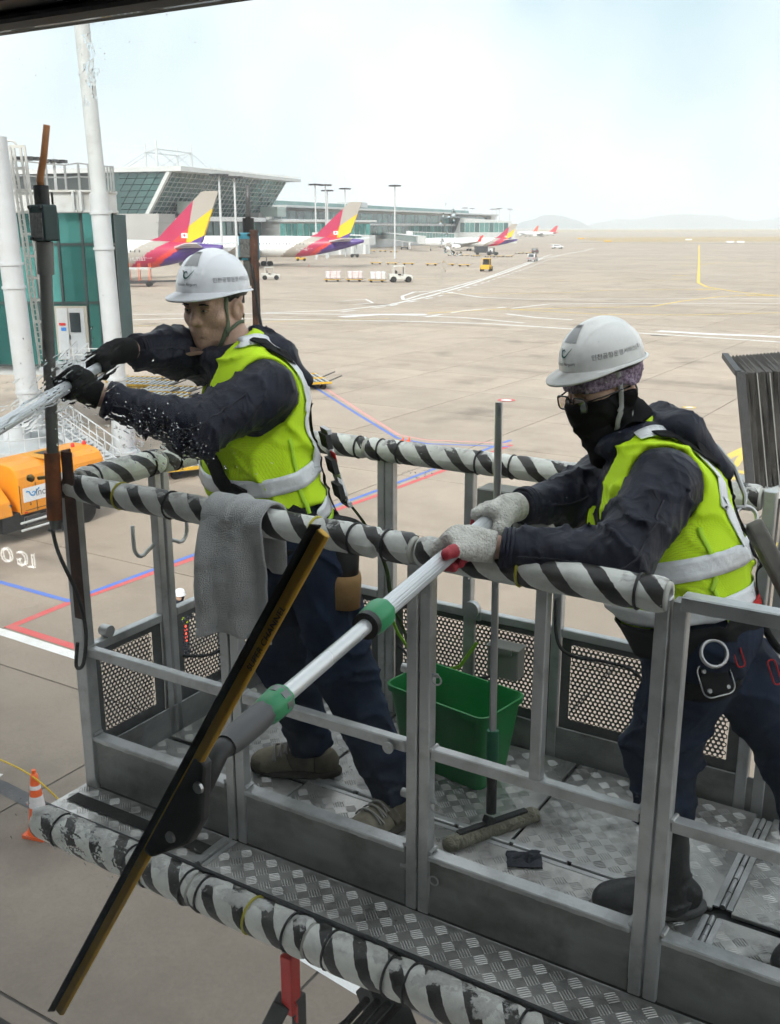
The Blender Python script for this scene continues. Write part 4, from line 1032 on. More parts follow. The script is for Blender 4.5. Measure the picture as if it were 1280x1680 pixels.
def head_frame(fw, tilt=0.0):
    fw = Vector(fw).normalized(); up = Vector((0, 0, 1)); r = fw.cross(up).normalized(); u = r.cross(fw).normalized()
    if tilt:
        q = Quaternion(fw, tilt); r = q @ r; u = q @ u
    return r, fw, u
def head_sdf(c, Fr, neck):
    r, f_, u = Fr; c = Vector(c)
    def H(x, y, z): return c+r*x+f_*y+u*z
    def f(P):
        d = ell(P, H(0, -.016, .045), Fr, (.077, .098, .092))
        d = smin(d, ell(P, H(0, .026, -.030), Fr, (.066, .070, .094)), .03)
        d = smin(d, ell(P, H(0, .034, -.088), Fr, (.058, .050, .034)), .03)
        d = smin(d, ball(P, H(0, .072, -.108), .019), .03)
        for s in (-1, 1):
            d = smin(d, ball(P, H(s*.048, .052, -.028), .027), .022)
            d = smin(d, ball(P, H(s*.060, .008, -.075), .023), .03)
            d = smin(d, ell(P, H(s*.081, -.012, -.012), (r*.92+f_*s*.38, f_*.92-r*s*.38, u), (.009, .021, .032)), .010)
        d = smin(d, cone(P, H(-.040, .080, .020), H(.040, .080, .020), .0125, .0125), .018)
        for s in (-1, 1): d = smax(d, -ball(P, H(s*.033, .101, -.001), .0155), .012)
        for s in (-1, 1): d = smin(d, ball(P, H(s*.032, .074, -.001), .0165), .004)
        d = smin(d, cone(P, H(0, .086, .008), H(0, .108, -.034), .0085, .0125), .012)
        for s in (-1, 1): d = smin(d, ball(P, H(s*.0135, .097, -.038), .0095), .006)
        d = smin(d, ell(P, H(0, .086, -.066), Fr, (.027, .010, .013)), .014)
        d = smin(d, cone(P, H(-.020, .090, -.0665), H(.020, .090, -.0665), .0055, .0055), .005)
        d = smin(d, cone(P, H(-.016, .090, -.0785), H(.016, .090, -.0785), .006, .006), .005)
        d = smax(d, -cone(P, H(-.024, .103, -.0725), H(.024, .103, -.0725), .0035, .0035), .004)
        for s in (-1, 1):
            d = smax(d, -ell(P, H(s*.090, -.006, -.008), Fr, (.006, .012, .018)), .006)
        d = smin(d, cone(P, H(0, -.030, -.06), neck, .056, .062), .03)
        return d
    return f, H
def text_mesh(txt, size, ext=.0):
    cu = bpy.data.curves.new('lettering', 'FONT'); cu.body = txt; cu.size = size; cu.align_x = 'CENTER'; cu.align_y = 'CENTER'; cu.extrude = ext; cu.resolution_u = 3
    o = bpy.data.objects.new('lettering_tmp', cu); COL.objects.link(o)
    dg = bpy.context.evaluated_depsgraph_get(); dg.update(); me = bpy.data.meshes.new_from_object(o.evaluated_get(dg)); bpy.data.objects.remove(o); bpy.data.curves.remove(cu)
    return me
INK = pm('black_print', (.02, .02, .025), .5, 0, .1, 20); TEAL = pm('dark_green_print', (.01, .10, .085), .5, 0, .1, 20); GOLD = pm('gold_print', (.45, .28, .03), .5); BLUEP = pm('blue_print', (.03, .12, .35), .5)
def helmet(parent, c, Fr, mat, s=1.0):
    """hard hat in the head's frame: c = centre of the rim"""
    r, f_, u = Fr; c = Vector(c); nA, nP = 72, 22; RX, RY, RZ = .112*s, .136*s, .128*s
    def dome(th, ph, off=0.0):
        """th: 0 front, towards the wearer's right positive... ph: 0 top .. 90 rim"""
        st, ct = math.sin(ph), math.cos(ph); x, y = math.sin(th)*st, math.cos(th)*st
        ct = ct**.9
        k = 1.0
        cr = abs(x)
        ridge = .045*math.exp(-((cr-.0)/.19)**4)*math.cos(min(ph, 1.45))**.5                     # wide centre crown
        ridge += .034*math.exp(-((cr-.46)/.035)**2)*max(0, math.cos(ph*1.05))*(1 if y > -.8 else .6)
        k += ridge
        return c+r*(x*RX*k+math.copysign(off, x)*0)+f_*(y*RY*k)+u*(ct*RZ*k)
    V = []; F = []
    for i in range(nP+1):
        ph = math.radians(90*i/nP)
        for k in range(nA): V.append(dome(2*math.pi*k/nA, ph))
    for ex, dz in ((.004, -.002), (1.0, -1.0), (1.0, -1.35), (.2, -.6)):
        for k in range(nA):
            th = 2*math.pi*k/nA; fr = max(0, math.cos(th)); pk = .010+.036*fr**2.2; drop = .004+.016*fr**1.5
            p = c+r*(math.sin(th)*RX)+f_*(math.cos(th)*RY); d = (r*math.sin(th)+f_*math.cos(th)).normalized()
            V.append(p+d*pk*ex+u*(drop*dz if abs(dz) > .01 else dz))
    R_n = nP+5
    for i in range(R_n-1):
        for k in range(nA): F.append((i*nA+k, i*nA+(k+1) % nA, (i+1)*nA+(k+1) % nA, (i+1)*nA+k))
    me = bpy.data.meshes.new('helmet'); me.from_pydata([tuple(v) for v in V], [], F); me.update()
    bm = bmesh.new(); bm.from_mesh(me); bmesh.ops.remove_doubles(bm, verts=bm.verts[:], dist=.0004); bmesh.ops.recalc_face_normals(bm, faces=bm.faces[:]); bm.to_mesh(me); bm.free()
    hel = link('helmet', me, mat, parent, True, inv=True)
    sd = hel.modifiers.new('solid', 'SOLIDIFY'); sd.thickness = .003; sd.offset = -1
    # front vent panel
    def on(thd, phd, off=.0015):
        th, ph = math.radians(thd), math.radians(phd); p = dome(th, ph); e = .01; n = (dome(th+e, ph)-p).cross(dome(th, ph+e)-p); n = n.normalized(); n = n if n.dot(p-c) > 0 else -n; return p+n*off
    def sub(name, m, quads):
        mb = MB()
        for q in quads: mb.add(q, [tuple(range(len(q)))])
        mb.weld = 2e-5; o = mb.build(name, m, hel, inv=True); return o
    VENT = pm('grey_vent_panel', (.36, .365, .37), .5, 0, .1, 10)
    rows = []
    for i in range(9):
        ph = 24+i*3.7; hw = 15.0*(1+.03*i); rows.append([on(-hw+2*hw*k/8, ph, .0012) for k in range(9)])
    sub('vent_panel', VENT, [[rows[i][k], rows[i][k+1], rows[i+1][k+1], rows[i+1][k]] for i in range(8) for k in range(8)])
    sub('vent_slots', BLACK, [[on(x, 25.5, .002), on(x+1.7, 25.5, .002), on(x+1.7, 30.5, .002), on(x, 30.5, .002)] for x in (-11, -7.6, -4.2, -.8, 2.6, 6, 9.4)])
    def wrap(me, th0, ph0, name, m, off=.0022):
        # letters laid on the shell: u along the rim (seen from outside), v up
        for v in me.vertices:
            x, y = v.co.x, v.co.y; v.co = on(th0+math.degrees(x/(.122*s)), ph0-math.degrees(y/(.13*s)), off)
        o = link(name, me, m, hel, inv=True); return o
    fl = -1                                                        # outside view: wearer's left is to the viewer's right
    def lay(txt, size, th0, ph0, name, m):
        me = text_mesh(txt, size)
        for v in me.vertices: v.co.x *= -1
        me.flip_normals(); wrap(me, th0, ph0, name, m)
    lay('Incheon Airport', .0135*s, 0, 81, 'lettering', INK)
    lay('인천공항운영서비스(주)', .0170*s, -84, 76, 'lettering', INK)
    # emblem: a bird-like swoosh
    def swoosh(pts, ws, name, m, off):
        q = []; n = 22; P_ = spline([Vector((x, y, 0)) for x, y in pts], n); L_, R2 = [], []
        for i, p in enumerate(P_):
            t = P_[min(i+1, len(P_)-1)]-P_[max(i-1, 0)]; t.normalize(); nn = Vector((-t.y, t.x, 0)); k = i/(len(P_)-1)
            wv = ws[0]+(ws[1]-ws[0])*min(1, k*2) if k < .5 else ws[1]+(ws[2]-ws[1])*(k*2-1)
            L_.append(p+nn*wv/2); R2.append(p-nn*wv/2)
        def S_(p): return on(-math.degrees(1.2*p.x*s/(.122*s)), 68-math.degrees(1.2*p.y*s/(.13*s)), off)
        return sub(name, m, [[S_(L_[i]), S_(L_[i+1]), S_(R2[i+1]), S_(R2[i])] for i in range(len(P_)-1)])
    swoosh([(.004, .004), (.000, .008), (-.006, .006), (-.008, -.001), (-.003, -.008), (.006, -.008), (.014, .0), (.024, .013)], (.002, .0055, .001), 'emblem', TEAL, .0024)
    swoosh([(-.022, .012), (-.014, .009), (-.008, .002)], (.001, .005, .003), 'emblem', BLUEP, .0023)
    swoosh([(-.024, .014), (-.017, .011), (-.010, .005)], (.001, .003, .001), 'emblem', GOLD, .0027)
    # suspension band inside and rear knob
    mb = MB(); mb.tube([c+r*math.sin(t)*.094*s+f_*(math.cos(t)*.112*s-.004)-u*.012 for t in np.linspace(0, 6.283, 33)[:-1]], .008, 6, closed=True); mb.build('headband', BLACK, hel, inv=True, smooth=True)
    mb = MB(); mb.box(c-f_*.118*s-u*.035, (.05, .02, .03), M=Matrix((r, f_, u)).transposed()).box(c-f_*.117*s-u*.013, (.03, .012, .03), M=Matrix((r, f_, u)).transposed()); mb.build('adjuster_knob', BLACK, hel, inv=True)
    return hel

def shoe(parent, ankle, toe_dir, mat, sole_mat, floor_z, L_=.285, W_=.098, hi=.10, name='shoe', lift=0.0, lace=None, trim=None):
    an = Vector(ankle); d = Vector(toe_dir); d.z = 0; d.normalize(); s = Vector((-d.y, d.x, 0)); up = Vector((0, 0, 1)); 
    tilt = Quaternion(s, lift); base = Vector((an.x, an.y, floor_z)); 
    toe = base+d*(L_*.68)
    def X(x, y, z):
        p = base+d*x+s*y+up*z
        if lift: p = toe+tilt @ (p-toe)
        return p
    D, S_, U = (tilt @ d, s, tilt @ up) if lift else (d, s, up)
    def f(P):
        q = ell(P, X(.10, 0, .038), (D, S_, U), (.090, W_*.52, .045))
        q = smin(q, ell(P, X(.145, 0, .032), (D, S_, U), (.055, W_*.47, .034)), .03)
        q = smin(q, ell(P, X(-.03, 0, .046), (D, S_, U), (.062, W_*.42, .052)), .04)
        q = smin(q, cone(P, X(0, 0, .06), X(-.005, 0, hi), .045, .043), .04)
        q = smin(q, cone(P, X(.03, 0, .085), X(.10, 0, .055), .028, .024), .03)
        q = q-folds(P, X(0, 0, 0), D, 90, .0025, 1)
        pl = (P-A3(X(0, 0, .012)))@A3(U); q = smax(q, -pl, .004); return q
    def g_(P):
        q = (P-A3(X(0, 0, 0))); x, y, z = q@A3(D), q@A3(S_), q@A3(U)
        k = W_*.60*np.sqrt(np.clip(1-((x-.052)/(L_*.56))**2, 0.0, 1))*(1-.10*np.exp(-((x-.03)/.04)**2))
        d_ = np.maximum(np.abs(y)-k, np.abs(x-.052)-L_*.56); return smax(d_, np.abs(z-.012)-.013, .006)
    c = base+d*.05; lo = (c.x-.26, c.y-.26, floor_z-.01); hi_ = (c.x+.26, c.y+.26, floor_z+.22)
    o = nets(f, lo, hi_, .006, name, mat, parent)
    nets(g_, lo, hi_, .006, 'sole', sole_mat, o, slack=.06)
    def panel(nm_, test, m_):
        def h(P):
            q = P-A3(base if not lift else X(0, 0, 0)); return np.maximum(f(P)-.003, test(q@A3(D), q@A3(S_), q@A3(U)))
        nets(h, lo, hi_, .006, nm_, m_, o)
    tm = trim
    if tm: panel('toe_cap', lambda x, y, z: np.maximum(.125+.9*y*y/.05-x, z-.052), tm); panel('heel_counter', lambda x, y, z: np.maximum(x+.018, z-.085+.0*x), tm)
    if tm: panel('side_panel', lambda x, y, z: np.maximum(np.abs(x-.05-.5*(z-.05))-.016, .018-z), tm)
    if lace:
        for k in range(5):
            x = .035+.019*k; z = .125-.014*k
            ribbon(f, [X(x, -.03, z-.02), X(x+.004, 0, z), X(x+.010, .03, z-.02)], .006, .004, 'lace', lace, o, .003, n=12, across=3)
            ribbon(f, [X(x+.012, -.03, z-.025), X(x+.006, 0, z), X(x, .03, z-.02)], .006, .005, 'lace', lace, o, .003, n=12, across=3)
    return o

def person(nm, label, J, o):
    """J: joints in world space, o: options. Returns the root"""
    floor_z = PZ+.0225
    root = empty('person', ((J['ankL'].x+J['ankR'].x)/2, (J['ankL'].y+J['ankR'].y)/2, floor_z), 0, label, 'person')
    pel, che, nek = J['pel'], J['che'], J['nek']; sL, sR = J['shL'], J['shR']
    lat = (sL-sR).normalized(); hlat = (J['hipL']-J['hipR']).normalized(); fw = o['torso_fw']; upx = (nek-pel).normalized(); mid = J.get('mid', pel.lerp(che, .5)); bk = o.get('bulk', 1.0)
    fw = (Vector(fw)-upx*Vector(fw).dot(upx)).normalized()
    def torso(P, e=0.0):
        d = econe(P, pel, mid, hlat, (.155+e, .122*bk+e), (.162+e, .136*bk+e), .10+e)
        d = smin(d, econe(P, mid, che, lat, (.162+e, .136*bk+e), (.178+e, .138*bk+e), .08+e), .06)
        d = smin(d, cone(P, sL.lerp(sR, .12), sR.lerp(sL, .12), .072+e, .072+e), .09)
        d = smin(d, cone(P, che, nek, .12+e, .075+e), .08)
        return d
    arms = []
    for s in 'LR':
        sh, el, wr = J['sh'+s], J['el'+s], J['wr'+s]; arms.append((sh, el, wr))
    def sleeves(P, e=0.0):
        d = None
        for sh, el, wr in arms:
            ed = (wr-el).normalized(); end = wr-ed*.025
            a = smin(cone(P, sh, el, .088+e, .080+e), cone(P, el, end, .078+e, .047+e), .035)
            a = smin(a, cone(P, end-ed*.035, end, .050+e, .045+e), .008)
            w1 = np.exp(-(np.linalg.norm(P-A3(el), axis=1)/.10)**2)
            a = a-folds(P, el, (el-sh).normalized()+ed, 85, .010, 1.0)*(.7+1.0*w1)-folds(P, el, ed, 130, .009, 2.0)*.8-folds(P, sh, (el-sh)+Vector((.1, .1, .1)), 66, .014, 3.0)
            pl = (P-A3(end))@A3(ed); a = smax(a, pl-.004, .004)
            d = a if d is None else smin(d, a, .03)
        return d
    # body: one continuous figure under the clothes
    hr, hf, hu = Fr = head_frame(o['head_fw'], o.get('tilt', 0)); hc = J['head']
    hsdf, H = head_sdf(hc, Fr, nek.lerp(che, .12))
    gripL = grip(*o['gripL']); gripR = grip(*o['gripR'])
    limbs = []
    for s in 'LR':
        limbs += [(J['sh'+s], J['el'+s], .05, .042, .03), (J['el'+s], J['wr'+s], .041, .0275, .03), (J['hip'+s], J['kn'+s], .075, .055, .05), (J['kn'+s], J['ank'+s], .052, .036, .03), (J['ank'+s], J['ank'+s]+Vector(o['toe'+s])*.13+Vector((0, 0, -.05)), .036, .03, .02)]
    def body(P):
        d = torso(P, -.022)
        for a, b, r1, r2, k in limbs: d = smin(d, cone(P, a, b, r1, r2), k)
        d = smin(d, within(P, hc, .40, hsdf), .02)
        for pr in (gripL[0], gripR[0]):
            def gfn(Q, pr=pr):
                e = None
                for a, b, r1, r2, k in pr: c_ = cone(Q, a, b, r1*.85, r2*.85); e = c_ if e is None else np.minimum(e, c_)
                return e
            d = smin(d, within(P, pr[0][0], .24, gfn), .01)
        return d
    allp = [J[k] for k in J if k != 'pole']
    lo = [min(p[i] for p in allp)-.2 for i in range(3)]; hi = [max(p[i] for p in allp)+.2 for i in range(3)]
    lo[2] = floor_z
    b = nets(body, lo, hi, .011, 'body', SKIN, root)
    # the head again at a finer grain, in the same mesh
    hd = nets(hsdf, (hc.x-.16, hc.y-.16, hc.z-.15), (hc.x+.16, hc.y+.16, hc.z+.16), .0032, 'head_tmp', SKIN, None)
    bm = bmesh.new(); bm.from_mesh(b.data)
    cut = [v for v in bm.verts if (v.co-hc).dot(hu) > -.135 and (v.co-hc).length < .21]
    bmesh.ops.delete(bm, geom=cut, context='VERTS')
    hb_ = bmesh.new(); hb_.from_mesh(hd.data); bmesh.ops.delete(hb_, geom=[v for v in hb_.verts if (v.co-hc).dot(hu) < -.125], context='VERTS'); hb_.to_mesh(hd.data); hb_.free()
    bm.from_mesh(hd.data)
    try: bmesh.ops.bridge_loops(bm, edges=[e for e in bm.edges if e.is_boundary and (e.verts[0].co-hc).length < .26])
    except Exception: pass
    for fc in bm.faces: fc.smooth = True
    bm.to_mesh(b.data); bm.free(); bpy.data.objects.remove(hd)
    # eyes, brows
    if not o.get('masked'):
        EYE = pm('eye_white', (.55, .52, .48), .25, 0, .05, 5); IRIS = pm('dark_iris', (.012, .009, .007), .15, 0, .1, 5)
        LIDM = pm('eyelid_skin', (.44, .26, .18), .5, 0, .1, 20)
        for s in (-1, 1):
            e = H(s*.032, .0795, -.001); mb = MB(); mb.lathe([(.0128*math.sin(t), -.0128*math.cos(t)) for t in np.linspace(.05, 3.09, 12)], 16, e, Matrix((hr, hu, hf)).transposed()); ob = mb.build('eye', EYE, b, inv=True, smooth=True)
            gz = (hf+hr*o.get('gaze', 0)-hu*.12).normalized(); mb = MB(); mb.lathe([(.0058, .0112), (.0045, .0124), (.0002, .0131)], 14, e, Matrix((gz.orthogonal().normalized(), gz.cross(gz.orthogonal().normalized()), gz)).transposed(), cap=False); mb.build('iris', IRIS, ob, inv=True, smooth=True)
            mb = MB()
            for sg, z0, rad_ in ((1, .0062, .0036), (-1, -.0060, .0030)):
                mb.tube([e+hr*x*.0158+hf*(.0125*math.sqrt(max(0, 1-(x*.95)**2))-.001)+hu*(z0*(1-.85*x*x)) for x in np.linspace(-1, 1, 11)], [rad_*(1-.5*abs(x)) for x in np.linspace(-1, 1, 11)], 8)
            mb.build('eyelid', LIDM, b, inv=True, smooth=True)
            mb = MB(); mb.tube([e+hr*(s*.002+x*.0175)+hf*(.019-.008*x*x-.004*(s*x > 0))+hu*(.020-.004*x*x+.003*s*x*0) for x in np.linspace(-1, 1, 9)], [.0030*(1-.45*abs(x)) for x in np.linspace(-1, 1, 9)], 8); mb.build('eyebrow', HAIR, b, inv=True, smooth=True)
        mb = MB(); mb.tube([H(x, .0940-.35*abs(x)**1.5, -.0725) for x in np.linspace(-.021, .021, 9)], [.0007, .0013, .0015, .0016, .0016, .0016, .0015, .0013, .0007], 6); mb.build('mouth_line', pm('mouth_dark', (.10, .04, .03), .6), b, inv=True, smooth=True)
        for s in (-1, 1):
            pass
        mb = MB(); 
        for zz, rr_, wd in ((-.0678, .0036, .018), (-.0778, .0042, .015)): mb.tube([H(x, .0915-.3*abs(x)**1.5, zz) for x in np.linspace(-wd, wd, 9)], [rr_*(1-.6*abs(k)) for k in np.linspace(-1, 1, 9)], 8)
        mb.build('lips', pm('lip_skin', (.42, .20, .16), .45, 0, .1, 20), b, inv=True, smooth=True)
        def hair(P):
            d = ell(P, H(0, -.018, .045), Fr, (.0805, .101, .095)); q = (P-A3(hc)); y = q@A3(hf); z = q@A3(hu)
            return np.maximum(np.maximum(d-.001*np.sin(P[:, 0]*900)*np.sin(P[:, 2]*900), y-.035), -(z-.012+(y+.02)*.9*(y < .02)*.6))
        nets(hair, (hc.x-.15, hc.y-.15, hc.z-.1), (hc.x+.15, hc.y+.15, hc.z+.17), .005, 'hair', HAIR, b)
    # jacket
    def jacket(P):
        tr = torso(P, .004)
        tr = tr-folds(P, che, (upx.x*.5, upx.y*.5, upx.z), 44, .014, 5)-folds(P, pel, (.4, .2, .9), 70, .006, 7)
        d = smin(tr, within(P, (arms[0][0]+arms[0][1]+arms[0][2]+arms[1][0]+arms[1][1]+arms[1][2])/6, .62, sleeves), .035)
        nb = nek-fw*.035+upx*.02
        for c0, c1, r1, r2 in o['hood'](nek, fw, lat, upx): d = smin(d, cone(P, c0, c1, r1, r2), .03)
        d = d-folds(P, nek, lat*.6+fw*.8, 90, .022, 9)*np.exp(-(np.linalg.norm(P-A3(nek-fw*.06), axis=1)/.14)**2)
        # collar opening
        d = smax(d, -cone(P, nek+upx*.05+fw*.02, nek+upx*.17+fw*.05, .052, .068), .012)
        pl = (P-A3(pel-upx*.06))@A3(upx); d = smax(d, -pl, .01); return d
    jl = list(lo); jl[2] = pel.z-.12; jk = nets(jacket, jl, hi, .009, 'jacket', NAVY, root)
    for sh, el, wr in arms:                               # elastic cuffs and sleeve seams
        ed = (wr-el).normalized(); end = wr-ed*.025; a1 = ed.orthogonal().normalized(); a2 = ed.cross(a1); mb = MB()
        for k in range(3): mb.tube([end-ed*(.004+.009*k)+(a1*math.cos(t)+a2*math.sin(t))*(.046+.001*k) for t in np.linspace(0, 2*math.pi, 25)[:-1]], .0052, 6, closed=True)
        mb.build('cuff', NAVY, jk, inv=True, smooth=True)['kind'] = 'stuff'
        sd_ = (a1 if a1.dot(Vector((0, -1, .3))) > 0 else -a1)
        ribbon(sleeves, [sh.lerp(el, .25)+Vector((0, -.09, .03)), el+Vector((0, -.09, .02)), el.lerp(wr, .5)+Vector((0, -.07, .01)), end-ed*.03+Vector((0, -.05, 0))], .0045, .0012, 'sleeve_seam', SEAM, jk, .0015, n=50, across=3)
        ou = (sh-(sL+sR)/2).normalized(); 
    # vest
    zt = o['vest']
    def vest(P, e=0.0):
        d = torso(P, .026+e)-folds(P, che, (upx.x*.3+.5, upx.y*.3, upx.z), 40, .013, 3)-folds(P, pel, (upx.x+.9, upx.y-.4, upx.z*.5), 55, .006, 8)
        for sh, el, wr in arms:
            ou = (sh-(sL+sR)/2).normalized()
            d = smax(d, -cone(P, sh+ou*.035+upx*.01, sh.lerp(el, .5)+ou*.045-upx*.03, .100, .112), .010)
        d = smax(d, -cone(P, nek+fw*.02+upx*.0, nek+fw*.10+upx*.14, .078, .13), .01)
        d = smax(d, -cone(P, nek+fw*.13-upx*.01, che+fw*.21-upx*.04, .105, .055), .01)
        h_ = (P-A3(pel))@A3(upx); d = smax(d, zt[0]-h_, .008)
        return d
    vs = nets(vest, jl, hi, .008, 'safety_vest', HIVIS, root)
    def vest_t(P): return torso(P, .026)-folds(P, che, (upx.x*.3+.5, upx.y*.3, upx.z), 40, .013, 3)-folds(P, pel, (upx.x+.9, upx.y-.4, upx.z*.5), 55, .006, 8)
    for hgt, wd in zt[1]:
        c0 = pel+upx*hgt; pts = loop_pts(vest_t, c0, fw, lat, 90)
        ribbon(vest_t, pts, wd, .0045, 'reflective_band', SILVER, vs, closed=True)
    for s, sh in ((1, sL), (-1, sR)):
        x = lat*(s*zt[2]); top = (sL+sR)/2+x+upx*.09
        xb = lat*(s*.135); pts = [pel+upx*zt[1][0][0]+xb-fw*.10, che-fw*.11+xb-upx*.03, top-fw*.08, top+fw*.005]
        ribbon(vest_t, pts, .050, .0055, 'reflective_band', SILVER, vs, n=80)
    sd_ = lat*1.0; pts = [pel+upx*(zt[0]+.01)+lat*.17-fw*.015, pel.lerp(che, .5)+lat*.18-fw*.01, che+lat*.16-fw*.02-upx*.05]
    ribbon(vest_t, pts, .014, .0035, 'side_seam', HIVIS_B, vs, .0015, n=40, across=3)
    ribbon(vest_t, loop_pts(vest_t, pel+upx*(zt[0]+.012), fw, lat, 80), .014, .003, 'hem_binding', HIVIS_B, vs, .002, closed=True, across=3)
    # trousers
    leg = [(J['hip'+s], J['kn'+s], J['ank'+s]) for s in 'LR']
    def trousers(P):
        d = econe(P, pel+upx*.05, pel-upx*.05, hlat, (.156, .128*bk), (.168, .14*bk), .09)
        for hp, kn, ak in leg:
            l = smin(cone(P, hp, kn, .112, .094), cone(P, kn, ak, .092, .074), .05)
            w1 = np.exp(-(np.linalg.norm(P-A3(kn), axis=1)/.13)**2); w2 = np.exp(-(np.linalg.norm(P-A3(ak), axis=1)/.14)**2)
            l = l-folds(P, kn, (kn-hp).normalized()+Vector((.2, .1, 0)), 62, .018, 2)*(.5+.9*w1)-folds(P, ak, (ak-kn).normalized(), 85, .020, 4)*w2-folds(P, hp, (.5, .3, .8), 50, .014, 6)
            ed = (ak-kn).normalized(); pl = (P-A3(ak+ed*(.005-o.get('tuck', 0))))@A3(ed); l = smax(l, pl, .008)
            d = smin(d, l, .05)
        h_ = (P-A3(pel+upx*.09))@A3(upx); d = smax(d, h_, .01)
        return d
    l2 = list(lo); nets(trousers, l2, (hi[0], hi[1], pel.z+.22), .0095, 'trousers', TROUS, root)
    # gloves
    gm_, tipm = o['glove']
    for gp, wr, el, nm_ in ((gripL, J['wrL'], J['elL'], 'glove'), (gripR, J['wrR'], J['elR'], 'glove')):
        pr, tips = gp; ed = (wr-el).normalized()
        allq = [q for p in pr for q in p[:2]]
        l_ = [min(q[i] for q in allq)-.06 for i in range(3)]; h_ = [max(q[i] for q in allq)+.06 for i in range(3)]
        base = prim_sdf(pr)
        def gf(P, base=base, wr=wr, ed=ed):
            d = base(P); d = smin(d, cone(P, wr-ed*.010, wr+ed*.03, .036, .034), .012)
            d = d-folds(P, wr, ed, 170, .0022, 3)
            pl = (P-A3(wr-ed*.012))@A3(-ed); return smax(d, pl, .004)
        fmx = None
        if tipm:
            def fmx(C, tips=tips): 
                d = np.min([cone(C, a, b_, r, r) for a, b_, r in tips], axis=0); return (d < .0035)
        nets(gf, l_, h_, .0042, nm_, [gm_]+([tipm] if tipm else []), root, face_mat=fmx)
    return root, dict(torso=torso, vest=vest_t, jacket=jacket, H=H, Fr=Fr, hc=hc, fw=fw, lat=lat, up=upx, hlat=hlat, body=b, jk=jk, vs=vs, J=J)
def ring(c, a, b, r, rt, mb, n=20):
    c, a, b = Vector(c), Vector(a), Vector(b)
    return mb.tube([c+(a*math.cos(t)+b*math.sin(t))*r for t in np.linspace(0, 2*math.pi, n+1)[:-1]], rt, 8, closed=True)

V3 = lambda *a: Vector(a)
# ---- the worker at the left -----------------------------------------
poleA0 = at_d(172, 598, 3.02); poleA1 = at_d(118, 630, 2.74); dA = (poleA1-poleA0).normalized()
J1 = dict(pel=at_d(478, 880, 3.06), mid=at_d(424, 770, 3.10), che=at_d(410, 672, 3.14), nek=at_d(405, 590, 3.20), head=at_d(352, 500, 3.24),
          shL=at_d(440, 640, 2.99), shR=at_d(355, 590, 3.36), elL=at_d(322, 704, 2.82), wrL=at_d(158, 648, 2.76), elR=at_d(285, 578, 3.22), wrR=at_d(210, 574, 3.06),
          hipL=at_d(518, 915, 2.97), hipR=at_d(475, 905, 3.16), knL=at_d(562, 1095, 2.90), knR=at_d(470, 1070, 3.10), ankL=PLW(1.00, .30, .10), ankR=PLW(.60, .40, .11))
def collar(nek, fw, lat, up, h0=.035, r=.078, rt=.03):
    q = [nek+fw*.025+(fw*math.cos(t)+lat*math.sin(t))*r+up*(h0-.012*math.cos(t)) for t in np.linspace(0, 2*math.pi, 11)]; return [(q[i], q[i+1], rt, rt) for i in range(10)]
hood1 = lambda nek, fw, lat, up: collar(nek, fw, lat, up)+[(nek-fw*.075+lat*.075+up*.02, nek-fw*.075-lat*.075+up*.02, .050, .050), (nek-fw*.095+lat*.055-up*.01, nek-fw*.145+lat*.035-up*.085, .050, .024), (nek-fw*.095-lat*.05-up*.01, nek-fw*.145-lat*.02-up*.085, .050, .024), (nek-fw*.150+lat*.05-up*.085, nek-fw*.150-lat*.05-up*.085, .020, .020), (nek-fw*.04+lat*.085+up*.045, nek-fw*.09+lat*.05+up*.05, .018, .022)]
G_BLK = pm('black_glove_knit', (.016, .016, .017), .8, 0, .3, 30, .5, 420)
o1 = dict(torso_fw=V3(-.93, -.30, 0), head_fw=V3(-.50, -.85, -.12), bulk=1.0, hood=hood1, vest=(.075, ((.245, .054), (.125, .05)), .10), glove=(G_BLK, None), gaze=.1,
          gripL=(poleA1, dA, .0165, J1['wrL'], V3(.1, -.6, .8), 1, 'wrap', 1.08), gripR=(poleA0+dA*.02, dA, .0165, J1['wrR'], V3(.1, -.55, .85), -1, 'wrap', 1.08), toeL=V3(-.55, -.55, 0), toeR=V3(-.95, .1, 0))
p1, I1 = person('a', 'worker in white helmet, navy jacket and lime vest leaning left with a pole', J1, o1)
hr, hf, hu = I1['Fr']; H1 = I1['H']
h1 = helmet(p1, H1(0, -.004, .047), (hr, (hf+hu*.10).normalized(), (hu-hf*.10).normalized()), HELM, .93)
# chin strap
CH = pm('olive_chin_strap', (.13, .17, .10), .7, 0, .2, 60)
hs_, _ = head_sdf(I1['hc'], I1['Fr'], J1['nek'])
for s in (-1, 1):
    ribbon(hs_, [H1(s*.085, .03, .05), H1(s*.085, .034, 0), H1(s*.07, .038, -.06), H1(s*.045, .05, -.11), H1(0, .05, -.13)], .013, .003, 'chin_strap', CH, h1, n=40, across=3)
    ribbon(hs_, [H1(s*.09, -.045, -.03), H1(s*.075, -.01, -.06), H1(s*.066, .035, -.078)], .011, .003, 'chin_strap', CH, h1, n=30, across=3)
MB().box(H1(-.072, .04, -.075), (.012, .018, .022), M=Matrix((hr, hf, hu)).transposed()).build('strap_buckle', pm('olive_plastic', (.10, .12, .08), .5), h1, inv=True)
# shoes
TANS = pm('sand_boot_leather', (.30, .27, .20), .8, 0, .15, 14, .3, dirt=(.16, .14, .11), dscale=16, damt=.6); SOLE = pm('boot_sole', (.09, .08, .065), .85, 0, .2, 14)
TRIM = pm('brown_suede', (.17, .145, .105), .9, 0, .2, 20, .3)
LACE = pm('grey_lace', (.33, .32, .29), .8)
shoe(p1, J1['ankL'], o1['toeL'], TANS, SOLE, PZ+.0225, .27, lace=LACE, trim=TRIM); shoe(p1, J1['ankR'], o1['toeR'], TANS, SOLE, PZ+.0225, .28, lace=LACE, trim=TRIM)
